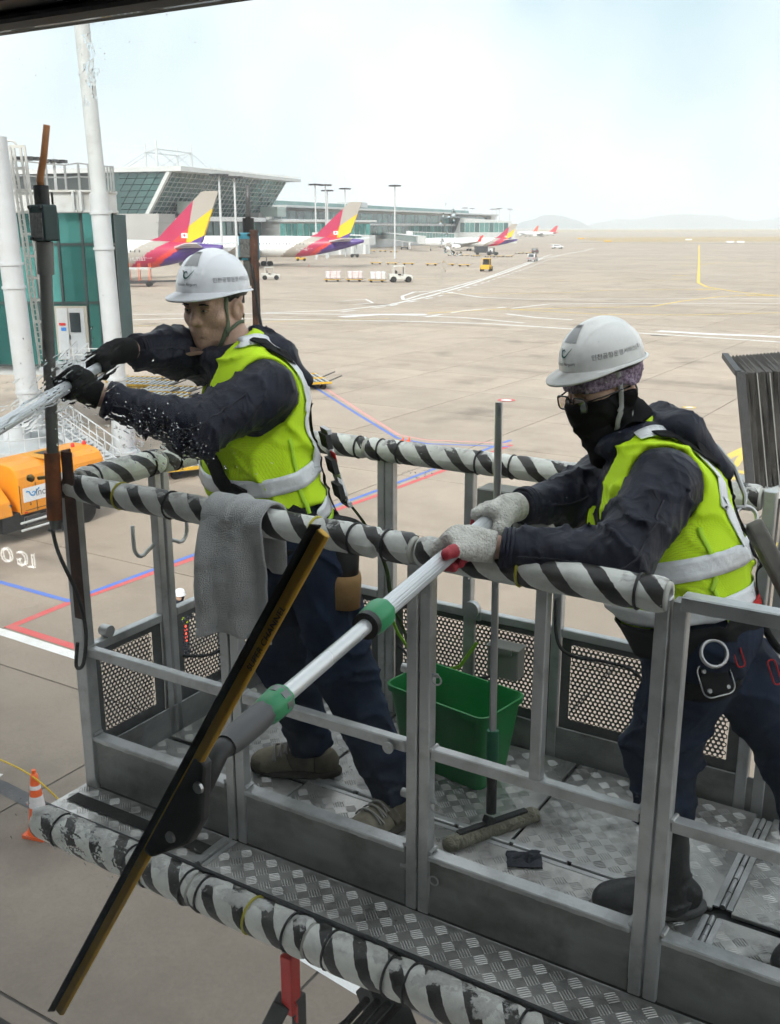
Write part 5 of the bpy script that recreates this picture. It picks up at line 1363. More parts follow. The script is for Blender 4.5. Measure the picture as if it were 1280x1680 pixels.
# harness of the left worker
up1, fw1, lat1 = I1['up'], I1['fw'], I1['lat']; pel1, che1 = J1['pel'], J1['che']
hr_root = I1['vs']
vt = I1['vest']
ribbon(vt, [che1+fw1*.13+lat1*.02-up1*.02, pel1+up1*.20+fw1*.10+lat1*.10, pel1+up1*.12+fw1*.02+lat1*.16, pel1+up1*.03-fw1*.06+lat1*.15], .056, .010, 'harness_strap', STRAP, p1, .003)
ribbon(vt, [J1['shL']-lat1*.07+up1*.10-fw1*.02, che1-fw1*.13+lat1*.035+up1*.04, pel1+up1*.24-fw1*.13+lat1*.045, pel1+up1*.06-fw1*.13+lat1*.06], .05, .010, 'harness_strap', STRAP, p1, .003)
ribbon(vt, [J1['shR']+lat1*.07+up1*.10-fw1*.02, che1-fw1*.13-lat1*.085+up1*.04, pel1+up1*.24-fw1*.13-lat1*.06, pel1+up1*.06-fw1*.13-lat1*.08], .045, .009, 'harness_strap', STRAP, p1, .003)
def loopb(f, I, hgt, wd, off, name, mat, parent, th=.004):
    return ribbon(f, loop_pts(f, I['J']['pel']+I['up']*hgt, I['fw'], I['lat'], 80), wd, off, name, mat, parent, th, closed=True)
loopb(vt, I1, .005, .075, .006, 'work_belt', STRAP, p1, .006)
loopb(vt, I1, .028, .03, .011, 'work_belt', STRAP, p1, .004)
mb = MB(); Mx = Matrix((fw1, lat1, up1)).transposed()
for z in (.30, .22, .14): mb.box(pel1+up1*z-fw1*.152+lat1*.085, (.016, .05, .045), M=Mx)
mb.build('harness_buckle', BLACK, p1, inv=True)
MB().box(pel1+up1*.10-fw1*.165+lat1*.09, (.014, .055, .016), M=Mx).box(pel1+up1*.33-fw1*.160+lat1*.085, (.014, .05, .014), M=Mx).build('harness_buckle', BUCKLE, p1, inv=True)
MB().box(pel1+up1*.19-fw1*.163+lat1*.086, (.004, .034, .022), M=Mx).build('harness_label', pm('white_label', (.6, .6, .58), .6, 0, .3, 90), p1, inv=True)
MB().box(pel1+up1*.245-fw1*.163+lat1*.086, (.004, .03, .03), M=Mx).build('harness_label', REDS, p1, inv=True)
# tool holster cup with a rim, tan pouch, squeegee sheath
cup = pel1-fw1*.085+lat1*.165+up1*.035
mb = MB(); Mc = Matrix(((fw1*.95+up1*.2).normalized(), lat1, (up1*.95-fw1*.2).normalized())).transposed()
mb.lathe([(.052, -.13), (.060, -.03), (.066, .02), (.072, .02), (.074, .045), (.066, .047), (.060, .015), (.05, -.10)], 24, cup, Mc); mb.build('tool_cup', BLACK, p1, inv=True, smooth=True)
mb = MB(); mb.lathe([(.055, -.20), (.062, -.12), (.060, -.10)], 20, cup, Mc); mb.build('tool_pouch', TAN, p1, inv=True, smooth=True)
ribbon(vt, [pel1+up1*-.06+fw1*.10+lat1*.13, pel1-up1*.09+fw1*.02+lat1*.17, pel1-up1*.07-fw1*.07+lat1*.15], .085, .016, 'tool_pouch', TAN, p1, .012)
# lime lanyard hanging to the rail
mb = MB(); pts = spline([pel1-fw1*.16+lat1*.09+up1*.12, pel1-fw1*.22+lat1*.06-up1*.0, pel1-fw1*.25+lat1*.06-up1*.14, PLW(.83, .55, .62), PLW(.80, .75, .36)], 30)
for i in range(len(pts)-1): mb.beam(pts[i], pts[i+1], .005, .020, up=lat1)
mb.build('lanyard', pm('lime_black_webbing', (.16, .30, .05), .7, 0, .5, 30, col2=(.02, .02, .02)), p1, inv=True)
mb = MB(); ring(pel1-fw1*.165+lat1*.07+up1*.12, up1, lat1, .028, .006, mb); mb.tube([pel1-fw1*.17+lat1*.05+up1*.26, pel1-fw1*.175+lat1*.04+up1*.17, pel1-fw1*.18+lat1*.05+up1*.10], .012, 8); mb.build('snap_hook', BUCKLE, p1, inv=True, smooth=True)
# skin-tone wrist gaps come from the body mesh; riveted hip pocket
mb = MB(); hp = pel1+fw1*.02+lat1*.165-up1*.135
mb.box(hp, (.075, .012, .085), M=Mx); bevel(mb.build('hip_pocket', STRAP, p1, inv=True), .006, 2)
mb = MB()
for dx in (-.027, .027):
    for dz in (-.03, .03): mb.lathe([(.006, 0), (.005, .004)], 10, hp+fw1*dx+up1*dz+lat1*.006, Matrix((fw1, up1, lat1)).transposed())
mb.build('rivet', BUCKLE, p1, inv=True)

# the pole he holds (its head is out of the picture, on the glass to the left)
POLE = pm('ribbed_aluminium_pole', (.75, .77, .79), .32, .5, .06, 6, .0)
def ribbed_tube(mb, p, q, r, ribs=16, mi=0):
    p, q = Vector(p), Vector(q); d = (q-p).normalized(); a = d.orthogonal().normalized(); b = d.cross(a); n = ribs*4; base = len(mb.v)
    for e in (p, q):
        for k in range(n):
            an = 2*math.pi*k/n; rr = r*(1-.055*(k % 4 in (0,))); mb.v.append(tuple(e+(a*math.cos(an)+b*math.sin(an))*rr))
    for k in range(n): mb.f.append((base+k, base+(k+1) % n, base+n+(k+1) % n, base+n+k)); mb.m.append(mi)
    mb.f.append(tuple(base+k for k in range(n))[::-1]); mb.m.append(mi); mb.f.append(tuple(base+n+k for k in range(n))); mb.m.append(mi); return mb
GRN = pm('green_clamp_plastic', (.03, .33, .13), .38, 0, .08, 8); RCAP = pm('red_cap_plastic', (.55, .02, .03), .4)
tgt = poleA0+dA*((GN+.09-poleA0.dot(EY))/dA.dot(EY)) if abs(dA.dot(EY)) > .05 else poleA0+dA*2
Lp = min((tgt-poleA0).length, 3.2); endA = poleA0+dA*Lp
q1 = empty('washing_pole', endA, 0, 'ribbed aluminium washing pole held by the left worker, wet with spray', 'pole')
ribbed_tube(MB(), poleA0-dA*.02, endA, .0165).build('pole', POLE, q1, inv=True, auto=30)
MB().tube([poleA0+dA*-.005, poleA0+dA*.035], .0185, 18).build('end_cap', RCAP, q1, inv=True, auto=40)
MB().tube([poleA0-dA*.03, poleA0-dA*.012], .0225, 18).build('end_ring', GRN, q1, inv=True, auto=40)
MB().tube([endA-dA*.06, endA+dA*.05], .021, 14).beam(endA+dA*.04-Vector((0, 0, .17)), endA+dA*.04+Vector((0, 0, .17)), .03, .03).build('wash_bar', BLACK, q1, inv=True)

# ---- the worker at the right ------------------------------------------
pB0 = at_n(803, 853, 2.22); pB1 = at_n(352, 1240, 1.02); dB = (pB1-pB0).normalized()
def onB(px, py):
    """point of the pole under a picture position"""
    r = ray(px, py); o_ = Vector((0, 0, CAM_H)); w = r.normalized(); n_ = dB.cross(w); t = (o_-pB0).dot(w.cross(n_))/dB.dot(w.cross(n_))*1; 
    A_ = dB.dot(dB); B_ = dB.dot(w); D_ = pB0-o_; t = (B_*D_.dot(w)-D_.dot(dB))/(1-B_*B_); return pB0+dB*t
J2 = dict(pel=at_d(1140, 1020, 2.46), mid=at_d(1105, 935, 2.52), che=at_d(1076, 835, 2.60), nek=at_d(1052, 735, 2.68), head=at_d(991, 633, 2.70),
          shL=at_d(1092, 792, 2.42), shR=at_d(1012, 770, 2.82), elL=at_d(1012, 925, 2.24), wrL=at_d(806, 897, 2.285), elR=at_d(945, 818, 2.76), wrR=at_d(846, 832, 2.60),
          hipL=at_d(1150, 1075, 2.38), hipR=at_d(1165, 1040, 2.56), knL=PLW(1.99, .30, .50), knR=PLW(2.10, .46, .50), ankL=PLW(1.84, .30, .11), ankR=PLW(2.24, .36, .11))
J2['knL'] = at_d(1085, 1230, 2.44); J2['ankL'] = PLW(1.835, .315, .11)
hood2 = lambda nek, fw, lat, up: collar(nek, fw, lat, up, .040, .086, .026)+[(nek-fw*.085+lat*.085+up*.03, nek-fw*.085-lat*.085+up*.04, .058, .058), (nek-fw*.11+lat*.06+up*.02, nek-fw*.175+lat*.04-up*.10, .056, .030), (nek-fw*.11-lat*.06+up*.03, nek-fw*.17-lat*.03-up*.09, .056, .030), (nek-fw*.18+lat*.05-up*.105, nek-fw*.175-lat*.045-up*.095, .024, .024), (nek-fw*.07+lat*.03+up*.085, nek-fw*.10-lat*.05+up*.085, .022, .022)]
G_WHT = pm('white_knit_glove', (.84, .82, .76), .95, 0, .12, 40, 1.0, 150, dirt=(.30, .27, .22), dscale=26, damt=.5); G_RED = pm('red_latex_coating', (.50, .03, .05), .5, 0, .12, 30, .3)
cL = onB(742, 900); cR = onB(802, 853)
o2 = dict(torso_fw=V3(-.97, -.10, 0), head_fw=V3(-.84, -.44, -.22), bulk=1.12, tuck=.17, tilt=.05, hood=hood2, vest=(.005, ((.185, .056), (.07, .05)), .10), glove=(G_WHT, G_RED), masked=True,
          gripL=(cL, dB, .0185, J2['wrL'], V3(.05, -.80, .60), 1, 'along', 1.24), gripR=(cR-dB*.012, dB, .0185, J2['wrR'], V3(0, -.55, .80), -1, 'wrap', 1.24), toeL=V3(-1, -.02, 0), toeR=V3(-.8, -.5, 0))
p2, I2 = person('b', 'masked worker in off-white helmet and lime vest bending over the rail with a squeegee', J2, o2)
hr, hf, hu = I2['Fr']; H2 = I2['H']
h2 = helmet(p2, H2(0, -.006, .066), (hr, (hf+hu*.04).normalized(), (hu-hf*.04).normalized()), HELM2, .875)
hs2, _ = head_sdf(I2['hc'], I2['Fr'], J2['nek'])
# bandana under the helmet, black face mask, glasses
def bandana(P):
    q = P-A3(I2['hc']); z = q@A3(hu); y = q@A3(hf); return np.maximum(np.maximum(hs2(P)-.006-folds(P, I2['hc'], hu, 260, .003, 1), z-.09), -(z-.008-.25*(y < 0)*y))
BAND = pm('purple_print_bandana', (.12, .04, .13), .85, 0, .5, 130, .2, 300, col2=(.50, .40, .52))
hc2 = I2['hc']; bb = ((hc2.x-.15, hc2.y-.15, hc2.z-.2), (hc2.x+.15, hc2.y+.15, hc2.z+.16))
nets(bandana, *bb, .0045, 'bandana', BAND, p2)
def mask(P):
    q = P-A3(hc2); z = q@A3(hu); y = q@A3(hf); d = hs2(P)-.006
    d = smin(d, ell(P, H2(0, .075, -.04), I2['Fr'], (.05, .040, .06)), .03)
    d = d-folds(P, hc2, hu*.7-hf*.5, 150, .005, 3)
    d = np.maximum(d, z-(-.006+np.clip(y-.02, 0, 1)*-.12)); d = np.maximum(d, -(y+.030)); return d
nets(mask, (hc2.x-.17, hc2.y-.16, hc2.z-.24), bb[1], .0045, 'face_mask', pm('black_face_mask', (.013, .013, .014), .85, 0, .3, 14, .2, 300), p2)
def gaiter(P): return smin(cone(P, H2(0, -.012, -.06), J2['nek']+I2['up']*.02, .070, .086), cone(P, H2(0, .062, -.055), J2['nek']+I2['fw']*.085+I2['up']*.03, .046, .062), .05)-folds(P, hc2, hu+hf*.4, 120, .014, 5)
nets(gaiter, (hc2.x-.2, hc2.y-.2, hc2.z-.32), (hc2.x+.2, hc2.y+.2, hc2.z+.05), .005, 'neck_gaiter', MATS['black_face_mask'], p2)
mb = MB(); GF = pm('black_glasses_frame', (.012, .011, .012), .3, 0, .2, 9)
Mg = Matrix((hr, hf, hu)).transposed(); gl = []
for s in (-1, 1):
    c = H2(s*.034, .112, -.016); pts = [c+hr*x+hu*z-hf*abs(x)*.10 for x, z in rounded_rect(.054, .036, .012, 4)]; mb.tube(pts, .0022, 6, closed=True)
    gl.append([c+hr*x*.98+hu*z*.98-hf*abs(x)*.10 for x, z in rounded_rect(.054, .036, .012, 4)])
    mb.tube([H2(s*.061, .108, -.006), H2(s*.080, .06, -.002), H2(s*.088, -.02, .002)], .0022, 6)
mb.tube([H2(-.008, .113, -.01), H2(0, .116, -.008), H2(.008, .113, -.01)], .002, 6)
gs = mb.build('glasses', GF, p2, inv=True, smooth=True)
TINT = glass_mat('lens_glass', (.62, .55, .50), .12)
for q in gl: MB().add(q, [tuple(range(len(q)))]).build('lens', TINT, gs, inv=True, fix=False)
STG = pm('grey_chin_strap', (.36, .36, .36), .7, 0, .1, 40)
def hm2(P): return np.minimum(mask(P), hs2(P))
for s in (-1, 1):
    ribbon(hm2, [H2(s*.088, .01, .055), H2(s*.088, .015, 0), H2(s*.08, .02, -.05), H2(s*.055, .03, -.10)], .013, .004, 'chin_strap', STG, h2, n=30, across=3)
    ribbon(hs2, [H2(s*.088, -.05, .01), H2(s*.078, -.02, -.06), H2(s*.06, .02, -.10)], .009, .004, 'chin_strap', STG, h2, n=30, across=3)
# shoes
BLK_L = pm('black_shoe_leather', (.016, .018, .02), .5, 0, .3, 14, .25, dirt=(.05, .05, .05), dscale=14, damt=.4); SOLE2 = pm('white_black_sole', (.16, .16, .16), .7, 0, .6, 9)
s2 = shoe(p2, J2['ankL'], o2['toeL'], BLK_L, SOLE2, PZ+.0225, .285, .105); shoe(p2, J2['ankR'], o2['toeR'], BLK_L, SOLE2, PZ+.0225, .285, .105)
for k_, a_ in (('knL', 'ankL'), ('knR', 'ankR')):
    dk = (J2[k_]-J2[a_]).normalized(); aa = J2[a_]-dk*.05; bb_ = J2[a_]+dk*.26
    def shaft(P, aa=aa, bb_=bb_, dk=dk): return np.maximum(cone(P, aa, bb_, .054, .066)-folds(P, aa, dk+Vector((.1, .2, 0)), 85, .009, 2), (P-A3(bb_))@A3(dk))
    nets(shaft, (min(aa.x, bb_.x)-.12, min(aa.y, bb_.y)-.12, PZ+.03), (max(aa.x, bb_.x)+.12, max(aa.y, bb_.y)+.12, bb_.z+.05), .007, 'boot_shaft', BLK_L, p2)
# harness of the right worker
up2, fw2, lat2 = I2['up'], I2['fw'], I2['lat']; pel2, che2 = J2['pel'], J2['che']; vt2 = I2['vest']; Mx2 = Matrix((fw2, lat2, up2)).transposed()
for s in (1, -1):
    ribbon(vt2, [(J2['shL'] if s > 0 else J2['shR'])-lat2*s*.07+up2*.10-fw2*.03, che2-fw2*.13+lat2*s*.04+up2*.04, pel2+up2*.22-fw2*.13+lat2*s*.05, pel2+up2*.02-fw2*.13+lat2*s*.08], .045, .010, 'harness_strap', STRAP, p2, .003)
loopb(vt2, I2, -.005, .085, .008, 'work_belt', STRAP, p2, .007)
ribbon(vt2, [pel2+up2*.03-fw2*.13+lat2*.0, pel2+up2*.035-fw2*.10+lat2*.10, pel2+up2*.03-fw2*.03+lat2*.16], .03, .009, 'belt_trim', REDS, p2, .004)
mb = MB()
for z in (.26, .19): mb.box(pel2+up2*z-fw2*.155+lat2*.08, (.016, .05, .05), M=Mx2)
mb.build('harness_buckle', BLACK, p2, inv=True)
MB().box(pel2+up2*.155-fw2*.166+lat2*.085, (.005, .036, .05), M=Mx2).build('harness_label', pm('white_label', (.6, .6, .58), .6, 0, .3, 90), p2, inv=True)
mb = MB(); ring(pel2+lat2*.176+fw2*.03-up2*.03, fw2, up2, .032, .005, mb); mb.build('d_ring', BUCKLE, p2, inv=True, smooth=True)
# carabiner and energy absorber on the back
cb = pel2+up2*.33-fw2*.185+lat2*.05
mb = MB(); mb.tube([cb+up2*.12-fw2*.0, cb+up2*.05-fw2*.03, cb-up2*.03-fw2*.035, cb-up2*.06-fw2*.02, cb-up2*.05+fw2*.012, cb+up2*.04+fw2*.02, cb+up2*.12], .007, 8, closed=False); ring(cb-up2*.085-fw2*.02, up2, fw2, .028, .006, mb); mb.build('carabiner', BUCKLE, p2, inv=True, smooth=True)
mb = MB(); mb.beam(cb-up2*.10-fw2*.03, cb-up2*.32-fw2*.07, .05, .035, up=lat2); bevel(mb.build('energy_absorber', pm('grey_absorber_pack', (.16, .15, .13), .6, 0, .5, 14), p2, inv=True), .012, 3)
mb = MB(); pts = spline([cb-up2*.30-fw2*.07, cb-up2*.40-fw2*.06, cb-up2*.44-fw2*.0, cb-up2*.36+fw2*.03], 16)
mb.tube(pts, .010, 8); mb.build('lanyard', STRAP, p2, inv=True, smooth=True)
# thigh strap, pouch with rivets
def tr2(P): return cone(P, J2['hipL'], J2['knL'], .104, .084)
tax = (J2['knL']-J2['hipL']).normalized(); t1 = fw2-tax*fw2.dot(tax); t1.normalize(); t2v = tax.cross(t1)
ribbon(tr2, loop_pts(tr2, J2['hipL']+tax*.03, (t1+tax*.25).normalized(), t2v, 60), .05, .008, 'leg_strap', STRAP, p2, .004, closed=True)
hp = J2['hipL']+tax*.03+lat2*.118+fw2*.0
mb = MB(); mb.box(hp, (.075, .012, .075), M=Mx2); bevel(mb.build('strap_plate', STRAP, p2, inv=True), .012, 2)
mb = MB()
for dx in (-.024, .024):
    for dz in (-.024, .024): mb.lathe([(.0065, 0), (.005, .004)], 10, hp+fw2*dx+up2*dz+lat2*.006, Matrix((fw2, up2, lat2)).transposed())
mb.build('rivet', BUCKLE, p2, inv=True)
mb = MB(); mb.tube([hp+fw2*x+up2*z+lat2*.007 for x, z in rounded_rect(.082, .082, .02, 4)], .0018, 6, closed=True); mb.build('strap_edge', BUCKLE, p2, inv=True)
for k in (0, 1): 
    c = J2['hipL']-fw2*(.055+.075*k)+lat2*.10-up2*(-.02+.06*k); mb = MB(); mb.tube([c+fw2*x+up2*z+lat2*.02 for x, z in rounded_rect(.02, .06, .009, 4)], .002, 6, closed=True); mb.build('red_stitching', REDS, p2, inv=True)

# ---- squeegee on the glass, held by the right worker ------------------
sq = empty('squeegee', pB1, 0, 'long brass squeegee on a telescopic aluminium pole pressed on the glass', 'squeegee')
j1 = onB(604, 998); j2 = onB(442, 1150); j3 = onB(372, 1222)
ribbed_tube(MB(), pB0, j1, .0195).build('pole', POLE, sq, inv=True, auto=30)
MB().tube([j1, j2], .0148, 20).build('pole', pm('smooth_aluminium_pole', (.76, .78, .79), .28, .5, .05, 5), sq, inv=True, auto=40)
MB().tube([pB0-dB*.002, pB0+dB*.012], .0245, 18).build('end_ring', BLACK, sq, inv=True, auto=40)
MB().tube([pB0-dB*.018, pB0-dB*.003], .0235, 18).build('end_cap', GRN, sq, inv=True, auto=40)
def clamp(c, L_, r, name='pole_clamp'):
    mb = MB(); d = dB; a = d.orthogonal().normalized(); b = d.cross(a); n = 32; prof = [(-.5, .72), (-.42, .95), (-.2, 1.05), (.2, 1.0), (.42, .86), (.5, .72)]; base = 0
    for t, k in prof:
        for i in range(n):
            an = 2*math.pi*i/n; rr = r*k*(1+(.05 if (i//2) % 2 and abs(t) < .43 else 0)); mb.v.append(tuple(c+d*t*L_+(a*math.cos(an)+b*math.sin(an))*rr))
    for q in range(len(prof)-1):
        for i in range(n): mb.f.append((q*n+i, q*n+(i+1) % n, (q+1)*n+(i+1) % n, (q+1)*n+i)); mb.m.append(0)
    mb.f.append(tuple(range(n))[::-1]); mb.f.append(tuple(range((len(prof)-1)*n, len(prof)*n))); mb.m += [0, 0]
    return mb.build(name, GRN, sq, inv=True, auto=35)
clamp(j1, .075, .029); MB().tube([j1+dB*.030, j1+dB*.046], .0275, 18).build('clamp_ring', BLACK, sq, inv=True, auto=40)
clamp(j2, .07, .0245)
MB().tube([j2-dB*.022, j2-dB*.004], .0265, 20).build('clamp_ring', pm('grey_ring', (.2, .21, .21), .4, .5), sq, inv=True, auto=40)
GRIP = pm('dark_grey_grip', (.10, .10, .105), .45, .2, .15, 8)
MB().tube([j2+dB*.02, j2+dB*.06, j2.lerp(pB1, .65), pB1-dB*.03], [.0215, .0225, .0215, .018], 20).build('handle', GRIP, sq, inv=True, auto=40)
# blade: brass channel and rubber lying on the outer face of the pane
e0 = at_n(524, 868, GN+.0155); e1 = at_n(94, 1655, GN+.0155); bd = (e1-e0).normalized(); bn = EY.copy(); bw = bd.cross(bn).normalized()
if bw.x < 0: bw = -bw
BRASS = pm('brass_channel', (.92, .52, .035), .38, .1, .12, 7, .08, dirt=(.45, .24, .04), dscale=10, damt=.4)
mb = MB(); mb.prism([(-.001, -.004), (.012, -.004), (.0155, .0), (.0155, .003), (.010, .006), (-.001, .005)], e0, bw, bn, bd*(e1-e0).length); ch = mb.build('brass_channel', BRASS, sq, inv=True); bevel(ch, .001)
mb = MB(); mb.prism([(-.0015, -.003), (-.0015, .004), (-.006, -.004), (-.0095, -.0105), (-.0078, -.0112), (-.004, -.006)], e0-bd*.004, bw, bn, bd*((e1-e0).length+.012)); mb.build('rubber_blade', RUBBER, sq, inv=True)
cm = e0.lerp(e1, .475)
mb = MB(); mb.prism([(-.105, -.006), (-.02, -.045), (.03, -.045), (.115, -.004), (.115, .014), (-.105, .014)][::-1], cm+bw*.014-bn*.006, bd, -bw, bn*.022)
ho = mb.build('swivel_head', BLACK, sq, inv=True); bevel(ho, .006, 2)
MB().tube([pB1-dB*.055, pB1-dB*.01, cm-bw*-.03+bn*.016], [.017, .016, .014], 14).build('swivel_joint', BLACK, sq, inv=True, smooth=True)
mb = MB()
for t in (-.07, .045): mb.lathe([(.009, 0), (.008, .004)], 14, cm+bd*t+bw*.030-bn*.0065, Matrix((bd, bw, -bn)).transposed())
mb.build('screw', BUCKLE, sq, inv=True)
me = text_mesh('SUPER CHANNEL', .012)
cT = e0.lerp(e1, .16)+bw*.010-bn*.0046; ux, uy = -bd, -bw
Rm = Matrix((ux, uy, ux.cross(uy))).transposed()
for v in me.vertices: v.co = cT+Rm @ Vector((v.co.x*1.25, v.co.y, 0))
link('lettering', me, INK, sq, inv=True)
# ------------------------------------------------------------------ boarding bridge rotunda at the left
TEALG = pm('teal_glazing', (.06, .235, .215), .05, .55, .3, .35, spec=.7, rvar=0)
TEALG2 = pm('pale_teal_glazing', (.12, .40, .37), .05, .5, .25, .5, spec=.7, rvar=0)
MULL = pm('dark_mullion', (.06, .075, .075), .5, .3, .15, 3)
WORN_W = pm('stained_white_steel', (.62, .63, .62), .5, 0, .06, 1.2, dirt=(.33, .28, .20), dscale=1.1, damt=.55)
rot = empty('boarding_rotunda', at_z(110, 735), 0, 'teal glazed boarding bridge rotunda with white tubular columns at the left', 'building')
def rb(mb, name, mat, **k): return mb.build(name, mat, rot, inv=True, **k)
D0 = 50.0
def Fp(px, py, dd=0.0): return at_d(px, py, D0+dd)
xl = Fp(-140, 400).x; xr = Fp(136, 400).x; zt = Fp(100, 349).z; zb = 4.0; z1 = Fp(100, 401).z; z2 = Fp(100, 497).z
corner = [(xl, D0), (xr, D0), (xr+.55, D0+.3), (xr+.95, D0+.95), (xr+.98, D0+2.0), (xr-1.0, D0+9)]
# panes one by one between mullions
frontx = np.linspace(xl, xr, 8)
plan = [(x, D0) for x in frontx]+corner[2:]
for i in range(len(plan)-1):
    (ax_, ay_), (bx_, by_) = plan[i], plan[i+1]
    for za, zb_ in ((zb, z2-.06), (z2+.06, z1-.06), (z1+.06, zt-.02)):
        m = TEALG2 if (za > z2 and za < z1 and i in (2, 4, 5)) or (za > z1 and i in (3, 5, 6)) else TEALG  # some panes paler: bright reflections put into the glass colour
        q = [(ax_, ay_, za), (bx_, by_, za), (bx_, by_, zb_), (ax_, ay_, zb_)]
        d = Vector((bx_-ax_, by_-ay_, 0)).normalized(); nrm = Vector((d.y, -d.x, 0))
        rb(MB().prism([(.04, 0), (Vector((bx_-ax_, by_-ay_, 0)).length-.04, 0), (Vector((bx_-ax_, by_-ay_, 0)).length-.04, zb_-za), (.04, zb_-za)], (ax_, ay_, za), d, (0, 0, 1), -nrm*.03), 'glass_pane', m)
for (x, y) in plan: rb(MB().box((x, y, (zb+zt)/2), (.11, .16, zt-zb)), 'mullion', MULL)
for z in (z1, z2, zb):
    mb = MB()
    for i in range(len(plan)-1): mb.beam((*plan[i], z), (*plan[i+1], z), .14, .11)
    rb(mb, 'transom', MULL)
rb(MB().prism([(x, y) for x, y in plan]+[(xl, D0+9)], (0, 0, 0), (1, 0, 0), (0, 1, 0), (0, 0, .3)).mesh and MB().prism([(x, y+.25) for x, y in plan]+[(xl, D0+9.2)], (0, 0, zb-.5), (1, 0, 0), (0, 1, 0), (0, 0, .45)), 'floor_slab', GREY_W)
rb(MB().prism([(x, y+2.2) for x, y in plan[:8]]+[(xr, D0+8.5), (xl, D0+8.5)], (0, 0, zb), (1, 0, 0), (0, 1, 0), (0, 0, zt-zb)), 'inner_core', pm('dim_interior', (.05, .09, .09), .8, 0, .3, .6))
# fascia beam and roof walkway
ztop = Fp(100, 312).z
mb = MB()
for i in range(len(plan)-1): mb.beam((plan[i][0]-.05, plan[i][1]-.15, (zt+ztop)/2), (plan[i+1][0]+.05, plan[i+1][1]-.15, (zt+ztop)/2), .5, ztop-zt)
rb(mb, 'fascia_beam', WORN_W)
mb = MB()
for z in (zt+.06, ztop-.05):
    for i in range(len(plan)-1): mb.beam((plan[i][0], plan[i][1]-.2, z), (plan[i+1][0], plan[i+1][1]-.2, z), .7, .10)
rb(mb, 'beam_flange', WORN_W)
for px in (126, 138): rb(MB().box((Fp(px, 330).x, D0-.48, (zt+ztop)/2), (.10, .25, ztop-zt-.1)), 'stiffener', GREY_W)
rb(MB().prism([(x, y+.2) for x, y in plan]+[(xl, D0+9)], (0, 0, ztop-.2), (1, 0, 0), (0, 1, 0), (0, 0, .2)), 'roof_deck', GREY_W)
zr = Fp(100, 270).z; RAILG = pm('galvanised_railing', (.30, .31, .31), .5, .5, .15, 3)
mb = MB(); hp_ = [(-20, 262), (20, 264), (44, 265), (76, 269), (107, 271), (129, 268), (146, 270)]
for px, py in hp_: p = Fp(px, py); mb.beam((p.x, D0-.1, ztop-.1), (p.x, D0-.1, p.z), .09, .09)
for k in range(len(hp_)-1):
    for f in (0, .5): a, b = Fp(*hp_[k]), Fp(*hp_[k+1]); mb.beam((a.x, D0-.1, a.z-(a.z-ztop)*f), (b.x, D0-.1, b.z-(b.z-ztop)*f), .06, .06)
rb(mb, 'guard_rail', RAILG)
mb = MB()
for px in (168, 173, 178, 182): p = Fp(px, 272); mb.beam((p.x, D0+.3, ztop-.1), (p.x, D0+.3, p.z), .08, .08)
for py in (272, 290): a, b = Fp(167, py), Fp(183, py+1); mb.beam((a.x, D0+.3, a.z), (b.x, D0+.3, b.z), .06, .06)
rb(mb, 'guard_rail', RAILG)
# tubular columns
def tube_col(px0, py0, px1, py1, r, d, name='column', ribs=(), mat=STEEL_W):
    a, b = at_d(px0, py0, d), at_d(px1, py1, d); mb = MB(); mb.tube([a, b], r, 28); c = rb(mb, name, mat, auto=40)
    for t, k in ribs:
        p = a.lerp(b, t); e = (b-a).normalized(); MB().tube([p-e*.06, p+e*.06], r*k, 28).build('collar', mat, c, inv=True, auto=40)
    return c
tube_col(203, 742, 162, 318, .42, 47.6, ribs=((.0, 1.5), (.30, 1.15), (.93, 1.12), (.80, 1.12)))
tube_col(163, 318, 124, -60, .33, 47.6, 'mast_tube', ribs=((.0, 1.2),), mat=GREY_W)
tube_col(52, 700, -8, 225, .46, 45.0, ribs=((.50, 1.1), (.58, 1.1), (.13, 1.1)))
tube_col(30, 775, 28, 690, .62, 47); tube_col(60, 770, 58, 700, .30, 49)
mb = MB(); b0 = at_z(203, 742)
for k in range(10): a = k*math.pi/5; mb.prism([(0, 0), (.32, 0), (.05, .75), (0, .75)], b0+Vector((math.cos(a)*.42, math.sin(a)*.42, 0)), (math.cos(a), math.sin(a), 0), (0, 0, 1), (-math.sin(a)*.03, math.cos(a)*.03, 0))
rb(mb, 'base_fins', STEEL_W)
rb(MB().lathe([(.8, 0), (.8, .06)], 24, b0), 'base_plate', STEEL_W)
tube_col(203, 742, 202, 690, .55, 48.2); 
# caged ladder
LAD = pm('ladder_galvanised', (.56, .55, .52), .5, .4, .1, 4)
mb = MB()
for x0, x1 in ((16, 66), (22, 74), (33, 84), (40, 88)): mb.beam(at_d(x0, 240, 46.5), at_d(x1, 600, 46.5), .09, .09)
for k in range(11):
    t = k/10; y = 240+t*360; mb.beam(at_d(16+50*t, y, 46.5), at_d(40+48*t, y, 46.5), .07, .12)
for k in range(40):
    t = k/39; y = 240+t*360; mb.beam(at_d(14+50*t, y, 46.7), at_d(24+51*t, y, 46.7), .045, .045)
rb(mb, 'caged_ladder', LAD)
rb(MB().tube([at_d(5+14*(1-math.cos(t))/2*1.6, 240-9*math.sin(t), 46.5) for t in np.linspace(0, math.pi, 9)], .04, 6), 'ladder_hoop', LAD)
